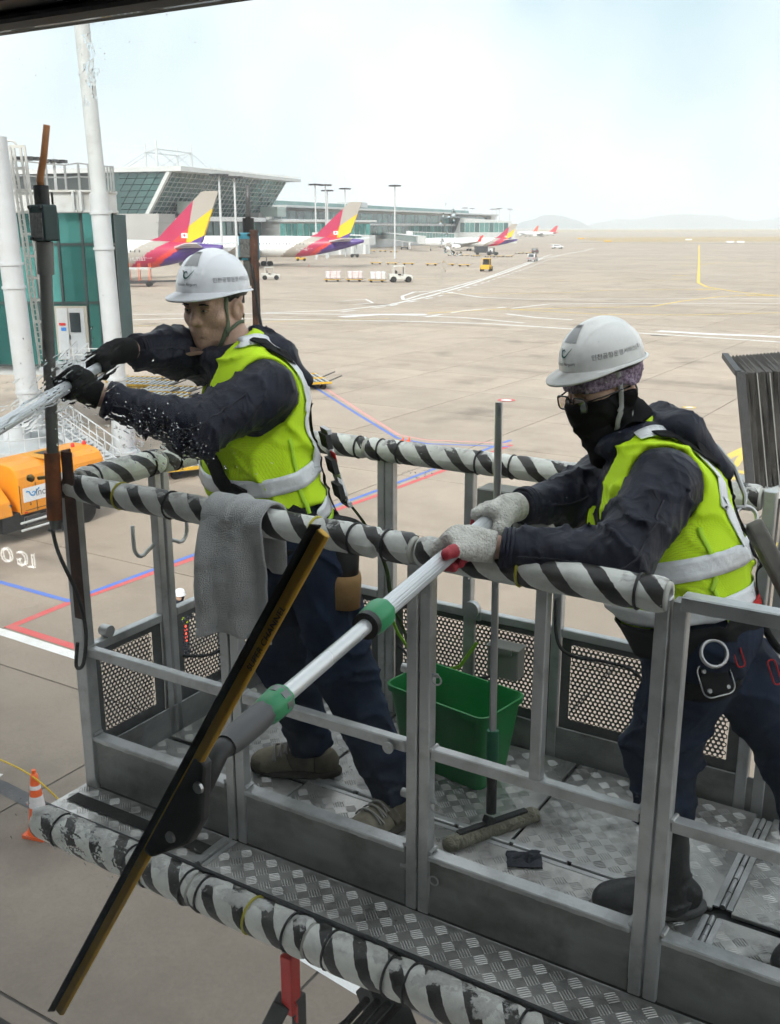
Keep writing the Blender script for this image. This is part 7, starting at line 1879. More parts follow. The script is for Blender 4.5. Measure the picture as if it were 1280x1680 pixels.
# boarding bridges
def bridge(pa, pb, z0, z1, label, w=2.6, h=2.9, glass=TEALG, D1=None):
    a, b = Vector(pa), Vector(pb); a.z, b.z = z0, z1; d = b-a; L_ = d.length; hd = Vector((d.x, d.y, 0)).normalized(); s = Vector((-hd.y, hd.x, 0))
    r = empty('boarding_bridge', (b.x, b.y, 0), 0, label, 'boarding bridge')
    MB().beam(a, b, w, .35).build('tunnel_floor', WHITE, r, inv=True); MB().beam(a+Vector((0, 0, h)), b+Vector((0, 0, h)), w+.2, .35).build('tunnel_roof', WHITE, r, inv=True)
    n = max(4, int(L_/3))
    for sg in (-1, 1):
        for k in range(n):
            p, q = a.lerp(b, (k+.06)/n), a.lerp(b, (k+.94)/n); MB().add([p+s*sg*w/2+Vector((0, 0, .2)), q+s*sg*w/2+Vector((0, 0, .2)), q+s*sg*w/2+Vector((0, 0, h-.2)), p+s*sg*w/2+Vector((0, 0, h-.2))], [(0, 1, 2, 3)]).build('glass_pane', glass, r, inv=True, fix=False)
            if sg > 0 or True: MB().beam(a.lerp(b, k/n)+s*sg*w/2, a.lerp(b, k/n)+s*sg*w/2+Vector((0, 0, h)), .12, .12).build('tunnel_post', WHITE, r, inv=True)
    MB().box(b+hd*1.2+Vector((0, 0, h/2)), (3.4, 3.6, h+.4), rz=math.atan2(hd.y, hd.x)).build('cab', GREY_W, r, inv=True)
    MB().lathe([(1.7, a.z-.4), (1.7, a.z+h+.4)], 18, (a.x, a.y, 0)).build('rotunda', WHITE, r, inv=True, auto=40)
    MB().lathe([(.5, 0), (.5, a.z-.4)], 14, (a.x, a.y, 0)).build('column', WHITE, r, inv=True, auto=40)
    c = a.lerp(b, .78)
    for sg in (-1, 1):
        MB().beam(Vector((c.x, c.y, .8))+s*sg*1.1, c+s*sg*1.1, .4, .4).build('drive_leg', GREY_W, r, inv=True); 
    MB().beam(Vector((c.x, c.y, .9))-s*1.5, Vector((c.x, c.y, .9))+s*1.5, .5, .5).build('drive_axle', DARK, r, inv=True)
    for sg in (-1.5, 1.5):
        wheel(r, Vector((c.x, c.y, .6))+s*sg-r.location, .6, .5, s)
    return r
bridge(at_z(598, 401), at_z(690, 413), 5.2, 3.6, 'teal glazed boarding bridge reaching the docked narrow jet', D1=400)
bridge(at_d(672, 392, 520), at_d(742, 388, 560), 5.2, 4.2, 'pale boarding bridge behind the docked narrow jet', glass=TGL2)
bridge(at_d(520, 400, 385), at_d(600, 400, 372), 5.2, 4.6, 'teal boarding bridge behind the tail of the middle jet')
# bellows canopy of the bridge at the right edge
BEL = pm('grey_bellows_fabric', (.05, .048, .046), .85, 0, .2, 3, .2, 30, dirt=(.11, .10, .088), dscale=2, damt=.5)
cz0 = at_d(1240, 800, 27).z; cz1 = at_d(1205, 612, 27).z; cz2 = at_d(1262, 592, 27.6).z
cx0 = at_d(1232, 800, 27).x; cx1 = at_d(1214, 612, 27).x
cano = empty('boarding_bridge_canopy', (cx0, 27, 0), 0, 'grey concertina canopy of a boarding bridge cab at the right edge', 'boarding bridge')
n = 54; mb = MB(); V = []; nzc = 10
for k in range(n+1):
    t = k/n; off = .07 if k % 2 else -.07
    for j in range(nzc+1):
        s_ = j/nzc; x = cx1+(cx0-cx1)*(1-s_)+t*2.9; z = cz0+(cz1-cz0)*s_; y = 26.9+t*.9+off+.05*math.sin(s_*3+k)
        x += .05*math.sin(k*1.3+s_*5)
        V.append((x, y, z+.05*t))
    V.append((cx1+t*2.9, 28.4+t*.9, cz2+.1*t+(.05 if k % 2 else -.05)))
F = []
for k in range(n):
    for j in range(nzc+1): a = k*(nzc+2)+j; F.append((a, a+nzc+2, a+nzc+3, a+1))
mb.add(V, F); mb.build('bellows', BEL, cano, inv=True, fix=False)
mb = MB()
for k in range(1, n, 7):
    t = k/n; mb.beam((cx0+t*2.9, 26.8+t*.9, cz0), (cx1+t*2.9, 26.8+t*.9, cz1), .03, .03)
mb.build('bellows_stays', pm('stay_grey', (.22, .22, .21), .6), cano, inv=True)
MB().beam((cx0-.05, 26.85, cz0-.05), (cx1-.05, 26.85, cz1+.05), .22, .12).build('front_hoop', DARK, cano, inv=True)
MB().beam((cx1-.1, 26.85, cz1+.02), (cx1+.02, 28.4, cz2+.05), .16, .14).build('front_hoop', DARK, cano, inv=True)
MB().box((cx0+2.3, 27.6, cz0-.12), (4.4, 1.9, .2)).build('cab_floor', GREY_W, cano, inv=True)
MB().box((cx0+4.2, 28.8, cz0+1.6), (3.0, 3.5, 3.8)).build('cab', GREY_W, cano, inv=True)
MB().tube([(cx0-.1, 26.9, cz0-.02), (cx0-.1, 27.2, cz0-.02)], .12, 12).build('buffer', BLACK, cano, inv=True)
MB().tube([(cx0+.9, 27.4, 0), (cx0+.9, 27.4, cz0-.2)], .10, 10).build('support_leg', DARK, cano, inv=True)
MB().box((cx0+4.2, 28.8, cz0/2), (.6, .6, cz0)).build('support_leg', GREY_W, cano, inv=True)

# ------------------------------------------------------------------ light masts
def mast(px, py, d, label, h=None, group='floodlight masts along the apron'):
    p = at_d(px, py, d); h = p.z
    r = empty('floodlight_mast', (p.x, p.y, 0), random.uniform(0, 1), label, 'light mast', group)
    MB().tube([(0, 0, 0), (0, 0, h-.6)], [.36, .22], 10).build('mast_pole', STEEL_W, r, auto=40)
    MB().lathe([(.3, h-.7), (1.5, h-.55), (1.5, h-.4), (.3, h-.2)], 14).build('lamp_ring', DARK, r, auto=40)
    for k in range(10):
        a = k*math.pi/5; MB().box((math.cos(a)*1.75, math.sin(a)*1.75, h-.55), (.75, .6, .45), rz=a).build('floodlight', DARK, r)
    MB().tube([(0, 0, h-.2), (0, 0, h+1.6)], .04, 6).build('lightning_rod', GREY_W, r)
    return r
mast(43, 254, 170, 'floodlight mast behind the caged ladder'); mast(88, 259, 175, 'floodlight mast behind the rotunda roof railing')
mast(359, 283, 236, 'floodlight mast in front of the slanting hall, left of the pair'); mast(384, 287, 250, 'floodlight mast in front of the slanting hall, right of the pair')
mast(517, 300, 350, 'leftmost floodlight mast of the cluster over the middle jet'); mast(534, 301, 362, 'floodlight mast second from left over the middle jet'); mast(537, 310, 372, 'shorter floodlight mast tucked behind the second one')
mast(566, 307, 380, 'floodlight mast right of the middle jet fin'); mast(648, 302, 360, 'lone tall floodlight mast right of the middle jet')
for px, py, d, l in ((615, 341, 800, 'far floodlight mast left of the lone tall mast'), (632, 342, 820, 'far floodlight mast beside the lone tall mast'), (763, 340, 760, 'far floodlight mast over the docked narrow jet'), (808, 342, 850, 'leftmost far floodlight mast by the pier end'), (815, 342, 900, 'second far floodlight mast by the pier end'), (820, 341, 840, 'third far floodlight mast by the pier end'), (837, 342, 860, 'rightmost far floodlight mast by the pier end'), (775, 341, 900, 'small far floodlight mast left of the pier end')): mast(px, py, d, l)

# ------------------------------------------------------------------ hills
FOREST = pm('forest_hill', (.05, .065, .045), .9, 0, .3, .004, coord='Object')
def hill(name, prof, d, label, depth=1500):
    V = []; F = []; m = 14; P_ = []
    xs_ = np.linspace(prof[0][0], prof[-1][0], 90)
    for x in xs_:
        y = np.interp(x, [p[0] for p in prof], [p[1] for p in prof]); y += .5*math.sin(x*.21)+.35*math.sin(x*.53+1)
        P_.append(at_d(x, min(y, 373), d))
    for p in P_:
        hgt = max(0, p.z)
        for j in range(m+1):
            t = j/m; yy = p.y+(t-.5)*depth; V.append((p.x*(1+(t-.5)*.1), yy, hgt*max(0, math.sin(math.pi*t))**.8*(1+.12*mnoise.noise(Vector((p.x*.004, yy*.004, 0))))-2))
    for i in range(len(P_)-1):
        for j in range(m): F.append((i*(m+1)+j, (i+1)*(m+1)+j, (i+1)*(m+1)+j+1, i*(m+1)+j+1))
    o = MB().add(V, F).build(name, FOREST, smooth=True, fix=False); tag(o, label, 'hill', kind='structure'); return o
hill('hill', [(835, 373), (860, 363), (885, 355), (905, 352.5), (925, 355), (945, 361), (962, 372)], 7600, 'hazy hill beyond the end of the pier')
hill('hill', [(955, 373), (985, 364), (1010, 359), (1040, 361), (1075, 355), (1105, 352), (1150, 352), (1185, 354), (1215, 361), (1235, 363), (1275, 357), (1330, 360), (1420, 366)], 9200, 'long hazy ridge on the horizon at the right')
# ------------------------------------------------------------------ vehicles and equipment on the apron
def heading(rz): return rz
TUGW = pm('tug_white_paint', (.62, .62, .58), .45, 0, .08, 2, dirt=(.35, .33, .29), dscale=2, damt=.4)
def tug(p, rz, label, mat=TUGW, s=1.0, cab=True):
    r = empty('baggage_tug', p, rz, label, 'tug'); r.scale = (s, s, s)
    bevel(MB().prism([(-1.5, .35), (1.5, .35), (1.5, .85), (.3, 1.0), (.3, .75), (-.3, .75), (-.4, 1.05), (-1.5, 1.05)], (0, -.75, 0), (1, 0, 0), (0, 0, 1), (0, 1.5, 0)).build('body', mat, r), .05)
    for x in (-.95, .95):
        for y in (-.7, .7): wheel(r, (x, y, .38), .38, .25, (0, 1, 0))
    if cab:
        MB().box((-.25, 0, 2.0), (1.5, 1.4, .08)).build('canopy', mat, r)
        for x in (-.95, .42):
            for y in (-.66, .66): MB().beam((x, y, .9), (x*.95, y, 2.0), .06, .06).build('canopy_post', mat, r)
        MB().add([(.46, -.62, 1.0), (.46, .62, 1.0), (.40, .62, 1.95), (.40, -.62, 1.95)], [(0, 1, 2, 3)]).build('windscreen', GLASS_D, r, fix=False)
    MB().box((-.55, 0, 1.15), (.15, 1.0, .6)).box((-.25, 0, .95), (.55, 1.0, .15)).build('seat', BLACK, r)
    MB().box((1.5, -.5, .72), (.06, .2, .14)).build('headlight', WHITE, r); MB().box((1.5, .5, .72), (.06, .2, .14)).build('headlight', WHITE, r)
    return r
DKS = pm('dolly_steel', (.15, .145, .135), .6, .4, .2, 3, dirt=(.2, .12, .06), dscale=4, damt=.4)
def dolly_proto():
    r = empty('cargo_dolly', (0, 0, -50))
    MB().box((0, 0, .42), (3.2, 2.3, .10)).build('frame', DKS, r)
    for y in (-1.16, 1.16): MB().box((0, y, .48), (3.2, .06, .14)).build('side_beam', YELLOW, r)
    for x in np.linspace(-1.45, 1.45, 9): MB().tube([(x, -1.08, .5), (x, 1.08, .5)], .05, 8).build('roller', GREY_W, r, auto=40)
    for x in (-1.1, 1.1):
        for y in (-.85, .85): wheel(r, (x, y, .20), .20, .14, (0, 1, 0))
    MB().beam((1.6, 0, .38), (2.6, 0, .75), .08, .08).build('tow_bar', DKS, r)
    return r
DP = dolly_proto(); _first = [True]
def dolly(p, rz, label, group=None):
    global DP
    if _first[0]: o = DP; _first[0] = False
    else: o = copy_tree(DP)
    o.location = p; o.rotation_euler = (0, 0, rz); tag(o, label, 'dolly', group); return o
WRAP = pm('plastic_wrapped_cargo', (.66, .66, .66), .35, 0, .15, 3, .6, 6); WRAPR = pm('red_net_cargo', (.66, .58, .58), .5, 0, .3, 4, .5, 8)
def cargo(p, rz, label, mat, w=2.6, d=2.0, h=1.3):
    r = empty('cargo_pallet', p, rz, label, 'cargo', 'wrapped cargo on the dolly train')
    V = []; n = 8; mb = MB()
    bm = bmesh.new(); bmesh.ops.create_cube(bm, size=1); bmesh.ops.subdivide_edges(bm, edges=bm.edges[:], cuts=5, use_grid_fill=True)
    for v in bm.verts: v.co = Vector((v.co.x*w, v.co.y*d, (v.co.z+.5)*h)); v.co += Vector((1, 1, 1))*.10*mnoise.noise(v.co*1.5+Vector(p)*.1)
    me = bpy.data.meshes.new('load'); bm.to_mesh(me); bm.free(); link('load', me, mat, r, True)
    MB().box((0, 0, -.02), (w+.2, d+.2, .06)).build('pallet', ALU_D, r)
    for x in (-.6, .6): MB().box((x, 0, h*.52), (.06, d+.22, h*1.06)).build('net_strap', pm('red_net', (.45, .22, .2), .7), r)
    return r
def cone_obj(p, label, h=1.0, group=None, stripes=True):
    r = empty('traffic_cone', p, random.uniform(0, 3), label, 'traffic cone', group); k = h/1.0
    MB().lathe([(.17*k, .04*k), (.155*k, .10*k), (.145*k, .12*k), (.055*k, .88*k), (.05*k, .93*k), (.03*k, .95*k), (.028*k, 1.0*k), (.001, 1.0*k)], 24).build('cone_body', CONE_O, r, auto=40)
    if stripes:
        for a, b in ((.45, .62), (.72, .78)):
            f = lambda z: (.145-.09*(z-.12)/.76)+.002
            MB().lathe([(f(a)*k, a*k), (f(b)*k, b*k)], 24, cap=False).build('reflective_sleeve', pm('white_sleeve', (.72, .70, .72), .4), r, smooth=True)
    MB().box((0, 0, .025*k), (.34*k, .34*k, .05*k)).build('cone_base', CONE_O, r)
    return r
cn = cone_obj(at_z(66, 1368), 'large orange traffic cone with white bands by the bumper end', 1.28)
# yellow rope from the cone
c0 = at_z(66, 1368)+Vector((0, 0, 1.18)); pts = spline([at_z(-60, 1275)+Vector((0, 0, .75)), at_z(-10, 1300)+Vector((0, 0, .80)), c0+Vector((0, -.06, 0)), at_z(125, 1375)+Vector((0, 0, .45)), at_z(200, 1430)+Vector((0, 0, .05))], 40)
tag(MB().tube(pts, .016, 8).build('barrier_rope', pm('yellow_rope', (.62, .42, .03), .8, 0, .25, 60, .5, 200), smooth=True), 'yellow rope tied to the near traffic cone', 'rope')
c2 = at_z(-60, 1275); cone_obj(c2, 'orange traffic cone holding the far end of the rope, left of frame', .95)
for k, (px, py) in enumerate(((655, 735), (661, 737), (667, 733), (672, 736), (659, 741), (667, 742))):
    p = at_d(655+3.4*k, 742-(k % 2)*5, 46+1.0*(k % 3)); p.z = 0; cone_obj(at_z(655+3.3*k, 752-(k % 3)*4), 'small orange cone above the rear rail, %s of six from the left' % ['first', 'second', 'third', 'fourth', 'fifth', 'last'][k], .8, 'cluster of small orange cones', False)
for px, py, l in ((231, 466, 'orange cone on the apron near the first striped jet'), (507, 437, 'orange cone beside the middle jet'), (587, 452, 'orange cone behind the cargo train'), (299, 440, 'orange cone near the left worker helmet')): cone_obj(at_z(px, py), l, .9)
# cargo train
g1 = 'flat dollies of the cargo train'; g2 = 'empty flat dollies lined up on the apron'
hx = math.atan2(.0, 1)
tug(at_z(657, 463), .12, 'white tug pulling the train of wrapped cargo', s=1.55)
for k, (px, py) in enumerate(((545, 462), (581, 462), (618, 463))):
    dolly(at_z(px, py), .10, ['dolly with pink wrapped cargo, tail of the train', 'dolly with white and pink cargo, middle of the train', 'dolly with white and blue cargo next to the tug'][k], g1)
    cargo(at_z(px+2, py)+Vector((0, 0, .58)), .10, ['pink and white wrapped cargo at the tail of the train', 'white and pink wrapped cargo in the middle of the train', 'white and blue wrapped cargo next to the tug'][k], [WRAPR, WRAPR, WRAP][k], 2.9, 2.2, 1.45)
DP_s = None
for k, (px, py) in enumerate(((617, 433.5), (643, 434), (670, 434.5), (708, 435.5), (736, 436), (761, 437))): dolly(at_z(px, py), .08, 'empty dolly, number %s from the left in the row before the docked jet' % ['one', 'two', 'three', 'four', 'five', 'six'][k], g2)
for k, (px, py) in enumerate(((535, 413), (550, 413), (566, 413), (610, 413), (628, 413), (646, 414), (742, 420), (762, 420), (780, 421), (803, 422), (818, 422), (833, 422), (852, 416.5), (864, 416.5))): dolly(at_z(px, py), .05*k, 'far empty dolly near the docked jet, %s from the left' % ['first', 'second', 'third', 'fourth', 'fifth', 'sixth', 'seventh', 'eighth', 'ninth', 'tenth', 'eleventh', 'twelfth', 'thirteenth', 'fourteenth'][k], 'far dollies near the docked jet')
tug(at_z(444, 459), 0.15, 'white open tug driving behind the left worker', s=1.25)
tug(at_z(494, 428), .2, 'small yellow and white service cart under the middle jet', YELLOW, 1.1)
tug(at_z(798, 445), 1.3, 'yellow cabbed tug on the curving road', YELLOW, 1.5)
tug(at_z(666, 411) if False else at_z(808, 419), .1, 'dark tug under the tail of the docked jet', DARK, 1.4)
# dollies near the rotunda: rows with rollers and yellow edges
g3 = 'roller dollies parked beside the rotunda'
dl = [(222, 634, 'roller dolly nearest the rotunda column, tow bar raised', -.15), (232, 655, 'roller dolly second row beside the rotunda column', -.15), (262, 662, 'roller dolly behind the worker sleeve', -.15), (255, 675, 'roller dolly in the front row by the sleeve', -.12), (282, 668, 'roller dolly at the right end by the sleeve', -.12), (490, 630, 'roller dolly left of the slanting red line', .3), (500, 637, 'roller dolly touching the slanting red line', .3), (225, 690, 'roller dolly at the foot of the stairs', .1), (318, 775, 'roller dolly below the worker elbow', .5), (246, 640, 'roller dolly in the back row right of the rotunda column', -.15), (275, 651, 'roller dolly at the right of the back row', -.13), (300, 678, 'roller dolly furthest right in the front row', -.12)]
for px, py, l, rz in dl: dolly(at_z(px, py), rz, l, g3)
# container loader under the first jet
cl = empty('container_loader', at_z(222, 470), .1, 'grey container loader standing under the first striped jet', 'loader')
MB().box((0, 0, .8), (7, 2.6, .5)).build('chassis', DARK, cl); MB().box((0, 0, 3.2), (6, 2.6, .3)).build('deck', GREY_W, cl)
for x in (-2.8, -.9, .9, 2.8):
    for y in (-1.25, 1.25): MB().beam((x, y, 1), (x, y, 4.1), .12, .12).build('guard_post', CONE_O, cl)
for x in (-2.6, 2.6):
    for y in (-1.2, 1.2): wheel(cl, (x, y, .5), .5, .4, (0, 1, 0))
MB().beam((3.2, 0, .9), (9, 0, 1.0), .5, .3).build('front_ramp', DARK, cl)
def van(p, rz, label, mat, L_=4.6, h=1.9, s=1.0, cat='van'):
    r = empty('van' if cat == 'van' else 'car', p, rz, label, cat); r.scale = (s, s, s); w = 1.8
    bevel(MB().prism([(-L_/2, .4), (L_/2, .4), (L_/2, .95), (L_/2-1.0, 1.05), (L_/2-1.7, h), (-L_/2+.25, h), (-L_/2, 1.1)], (0, -w/2, 0), (1, 0, 0), (0, 0, 1), (0, w, 0)).build('body', mat, r), .08, 2)
    MB().add([(L_/2-1.03, -.78, 1.10), (L_/2-1.03, .78, 1.10), (L_/2-1.66, .7, h-.08), (L_/2-1.66, -.7, h-.08)], [(0, 1, 2, 3)]).build('windscreen', GLASS_D, r, fix=False)
    for y in (-w/2-.01, w/2+.01): MB().add([(L_/2-1.5, y, 1.08), (-L_/2+.5, y, 1.08), (-L_/2+.5, y, h-.15), (L_/2-1.9, y, h-.15)], [(0, 1, 2, 3)]).build('side_window', GLASS_D, r, fix=False)
    MB().add([(-L_/2+.0, -.7, 1.15), (-L_/2+.0, .7, 1.15), (-L_/2+.2, .65, h-.1), (-L_/2+.2, -.65, h-.1)], [(0, 1, 2, 3)]).build('rear_window', GLASS_D, r, fix=False)
    for x in (-L_/2+.85, L_/2-.85):
        for y in (-w/2+.1, w/2-.1): wheel(r, (x, y, .34), .34, .22, (0, 1, 0))
    for y in (-.7, .7): MB().box((-L_/2-.01, y, .85), (.05, .18, .3)).build('tail_light', RED, r)
    return r
SILV = pm('silver_car_paint', (.42, .42, .43), .35, .4, .05, 2, coat=.3)
van(at_z(874, 429), 1.25, 'silver van driving away on the curving road', SILV, s=1.25)
van(at_z(914, 408), .3, 'white car on the far bend of the road', WHITE, 4.4, 1.5, 1.35, 'car')
van(at_z(878, 416), 1.3, 'dark pickup waiting right of the docked jet', DARK, 4.8, 1.7, 1.2)
def truck_s(p, rz, label, mat, s=1.0):
    r = empty('service_truck', p, rz, label, 'truck'); r.scale = (s, s, s)
    bevel(MB().box((-.9, 0, 2.0), (5.0, 2.2, 2.4)).build('box_body', mat, r), .05); bevel(MB().box((2.6, 0, 1.4), (1.8, 2.1, 1.9)).build('cab', WHITE, r), .1)
    MB().box((3.52, 0, 1.75), (.04, 1.8, .7)).build('windscreen', GLASS_D, r)
    for x in (-2.3, 2.5):
        for y in (-.95, .95): wheel(r, (x, y, .45), .45, .3, (0, 1, 0))
    return r
truck_s(at_z(793, 418), .1, 'grey service truck parked at the rear of the docked jet', DARK, 1.0)
truck_s(at_z(882, 387), .3, 'far red and white truck by the distant jets', RED, 1.6)
truck_s(at_z(903, 387), .1, 'far grey truck right of the distant jets', GREY_W, 1.5)
truck_s(at_z(752, 386), .1, 'far white truck before the concourse', WHITE, 1.6)
for k, (px, py, m_, l) in enumerate(((953, 393, YELLOW, 'distant yellow sign board on the taxiway grass, left one'), (997, 398, YELLOW, 'distant yellow sign board on the taxiway grass, right one'), (1130, 395, WHITE, 'distant white sign board near the taxi line'), (1198, 399, WHITE, 'distant white sign board on the right'), (1215, 399, WHITE, 'distant white sign board at the far right'))):
    r = empty('taxiway_sign', at_z(px, py), 0, l, 'sign'); MB().box((0, 0, .9), (5, .4, 1.0)).build('sign_board', m_, r)
    for x in (-1.8, 1.8): MB().box((x, 0, .2), (.12, .12, .45)).build('sign_leg', DARK, r)
# dry grass strips far out
GRASSM = pm('dry_grass', (.42, .31, .16), .95, 0, .2, .05)
for pts, l in (([(930, 390), (1300, 388.5), (1300, 396), (1000, 397)], 'strip of dry grass beyond the taxiway'), ([(880, 377), (1300, 376.6), (1300, 380), (880, 381)], 'far strip of dry grass near the horizon')):
    q = [at_z(*p) for p in pts]; ZC[0] += .002; o = MB().add([(p.x, p.y, ZC[0]) for p in q], [(0, 1, 2, 3)]).build('grass_strip', GRASSM, fix=False); tag(o, l, 'grass', kind='structure')

# ------------------------------------------------------------------ ground worker below
gw = at_z(302, 1075); 
gp = empty('person', gw, 0, 'ground worker in white helmet and lime vest seen through the mesh', 'person')
fwv = Vector((-.5, -.85, 0)).normalized(); ltv = Vector((-fwv.y, fwv.x, 0))
def gbody(P):
    b = gw; d = cone(P, b+ltv*.10+Vector((0, 0, .08)), b+ltv*.09+Vector((0, 0, .85)), .07, .10)
    d = smin(d, cone(P, b-ltv*.10+Vector((0, 0, .08)), b-ltv*.09+Vector((0, 0, .85)), .07, .10), .03)
    d = smin(d, econe(P, b+Vector((0, 0, .9)), b+Vector((0, 0, 1.38)), ltv, (.17, .13), (.21, .13), .08), .06)
    for s in (-1, 1):
        d = smin(d, cone(P, b+ltv*s*.2+Vector((0, 0, 1.4)), b+ltv*s*.26+Vector((0, 0, 1.12)), .065, .055), .04); d = smin(d, cone(P, b+ltv*s*.26+Vector((0, 0, 1.12)), b+ltv*s*.18+fwv*.2+Vector((0, 0, .98)), .052, .04), .03)
    d = smin(d, ell(P, b+Vector((0, 0, 1.60))+fwv*.02, (ltv, fwv, Vector((0, 0, 1))), (.09, .11, .13)), .05)
    return d
nets(gbody, (gw.x-.5, gw.y-.5, -.1), (gw.x+.5, gw.y+.5, 1.85), .02, 'body', SKIN, gp, slack=.06)
def gcl(P): 
    d = gbody(P)-.012; z = P[:, 2]; face = (P-A3(gw))@A3(fwv); return np.maximum(d, np.where(z > 1.5, face-.06, -1))
nets(gcl, (gw.x-.5, gw.y-.5, 0), (gw.x+.5, gw.y+.5, 1.85), .02, 'clothing', NAVY, gp, slack=.06)
def gv_(P): 
    z = P[:, 2]; d = econe(P, gw+Vector((0, 0, .9)), gw+Vector((0, 0, 1.38)), ltv, (.20, .16), (.215, .165), .06); return np.maximum(np.maximum(d, .88-z), z-1.45)
nets(gv_, (gw.x-.5, gw.y-.5, .8), (gw.x+.5, gw.y+.5, 1.6), .018, 'safety_vest', HIVIS, gp)
MB().lathe([(.155, 1.64), (.14, 1.65), (.135, 1.70), (.11, 1.77), (.05, 1.80), (.001, 1.805)], 20, (gw.x+fwv.x*.02, gw.y+fwv.y*.02, 0)).build('helmet', HELM, gp, inv=True, smooth=True)
MB().box((gw.x+ltv.x*.3+fwv.x*.2, gw.y+ltv.y*.3+fwv.y*.2, .75), (.05, .05, .45)).build('signal_wand', pm('lit_red_wand', (.8, .05, .03), .4, emit=(1, .1, .05, 1.0)), gp, inv=True)

# ------------------------------------------------------------------ water and dirt on the outer face of the pane
def droplets(name, blobs, label, mat, z_squash=.1):
    mb = MB(); ex_, ez_ = EX, Vector((0, 0, 1))
    for (a, z, r, asp, rot) in blobs:
        c = EX*a+EY*(GN+.0062)+Vector((0, 0, z)); ca, sa = math.cos(rot), math.sin(rot); b = len(mb.v); n = 9
        for ring_, h in ((1.0, 0), (.72, .62), (.35, .92)):
            for k in range(n):
                t = 2*math.pi*k/n; w = 1+.25*mnoise.noise(Vector((a*300+math.cos(t)*2, z*300+math.sin(t)*2, 0)))
                x, y = math.cos(t)*r*ring_*w, math.sin(t)*r*asp*ring_*w
                mb.v.append(tuple(c+ex_*(x*ca-y*sa)+ez_*(x*sa+y*ca)+EY*(h*r*z_squash)))
        mb.v.append(tuple(c+EY*r*z_squash))
        for i in range(2):
            for k in range(n): mb.f.append((b+i*n+k, b+i*n+(k+1) % n, b+(i+1)*n+(k+1) % n, b+(i+1)*n+k)); mb.m.append(0)
        for k in range(n): mb.f.append((b+2*n+k, b+2*n+(k+1) % n, b+3*n)); mb.m.append(0)
        mb.f.append(tuple(b+k for k in range(n))[::-1]); mb.m.append(0)
    o = mb.build(name, mat, smooth=True, fix=True); tag(o, label, 'water', kind='stuff'); return o
def water_mat():
    m = bpy.data.materials.new('water'); m.use_nodes = True; N = m.node_tree.nodes; L = m.node_tree.links.new; b = N['Principled BSDF']
    b.inputs['Transmission Weight'].default_value = 1; b.inputs['IOR'].default_value = 1.33; b.inputs['Base Color'].default_value = (.97, .99, 1, 1)
    n = N.new('ShaderNodeTexNoise'); n.inputs['Scale'].default_value = 40; r = N.new('ShaderNodeMapRange'); L(n.outputs[0], r.inputs[0]); r.inputs[3].default_value = .0; r.inputs[4].default_value = .06; L(r.outputs[0], b.inputs['Roughness'])
    return m
WATER = water_mat()
def gl_pos(px, py):
    p = at_n(px, py, GN+.006); return p.dot(EX), p.z
rnd = random.Random(11); bl = []
def spray(px, py, sx, sy, n, r0, r1, ang, slope=0.0, asp=(.25, .8)):
    for _ in range(n):
        u, v = rnd.gauss(0, 1), rnd.gauss(0, 1); x, y = px+u*sx, py+v*sy+u*sx*slope
        a, z = gl_pos(x, y); bl.append((a, z, r0+(r1-r0)*rnd.random()**2.2, rnd.uniform(*asp), ang+rnd.uniform(-.5, .5)))
spray(60, 640, 70, 50, 70, .0006, .003, .5, -.45); spray(230, 700, 70, 28, 110, .0005, .0022, -.3, .25); spray(290, 720, 40, 26, 120, .0005, .0018, -.2, .3)
spray(148, 110, 10, 45, 25, .0006, .003, 1.3); spray(250, 70, 190, 35, 90, .0004, .0012, 0); spray(60, 110, 60, 40, 50, .0004, .0012, 0)
spray(140, 1380, 80, 30, 90, .0006, .0026, -.6, .42); spray(110, 1480, 70, 70, 50, .0005, .0013, .3)
spray(735, 390, 10, 26, 30, .0008, .0024, 1.4); spray(690, 770, 20, 14, 60, .0005, .0013, .2); spray(640, 700, 200, 160, 50, .0003, .0008, 0)
droplets('water_drops', bl, 'scattered fine water drops on the window glass', WATER, .07)
# runs and films of water: thickness fields over patches of the pane
def film(name, label, x0, y0, x1, y1, field, step=1.25, tmax=.00014):
    nx_, ny_ = int((x1-x0)/step), int((y1-y0)/step); T = np.zeros((nx_+1, ny_+1)); A_ = []
    idx = {}; V = []; F = []
    for i in range(nx_+1):
        for j in range(ny_+1): T[i, j] = field(x0+i*step, y0+j*step)
    def vid(i, j):
        if (i, j) not in idx:
            a, z = gl_pos(x0+i*step, y0+j*step); idx[(i, j)] = len(V); V.append(tuple(EX*a+EY*(GN+.0063+max(0, T[i, j])*tmax)+Vector((0, 0, z))))
        return idx[(i, j)]
    for i in range(nx_):
        for j in range(ny_):
            if int(T[i, j] > 0)+int(T[i+1, j] > 0)+int(T[i+1, j+1] > 0)+int(T[i, j+1] > 0) >= 2: F.append((vid(i, j), vid(i+1, j), vid(i+1, j+1), vid(i, j+1)))
    if not F: return
    m0 = len(V); V += [tuple(EX*Vector(v).dot(EX)+EY*(GN+.0062)+Vector((0, 0, v[2]))) for v in V]; F += [tuple(i+m0 for i in q[::-1]) for q in F]
    me = bpy.data.meshes.new(name); me.from_pydata(V, [], F); me.update(); o = link(name, me, WATER, None, True)
    tag(o, label, 'water', kind='stuff')
def nz3(x, y, sx, sy, sd): return mnoise.noise(Vector((x*sx, y*sy, sd)))
def f_main(x, y):
    # a thrown sheet of water: centre line runs from lower left to upper right
    u = (x-95)*.86-(y-640)*.5; v = (x-95)*.5+(y-640)*.86
    m = 1-(u/125)**2-(v/58)**2
    d = nz3(u, v, .022, .09, 1)*1.2+nz3(u, v, .05, .22, 2)*.9+nz3(u, v, .12, .45, 3)*.5
    return m*.8+d-.78
film('water_film', 'thrown sheet of water on the glass over the left worker gloves', -60, 530, 260, 780, f_main)
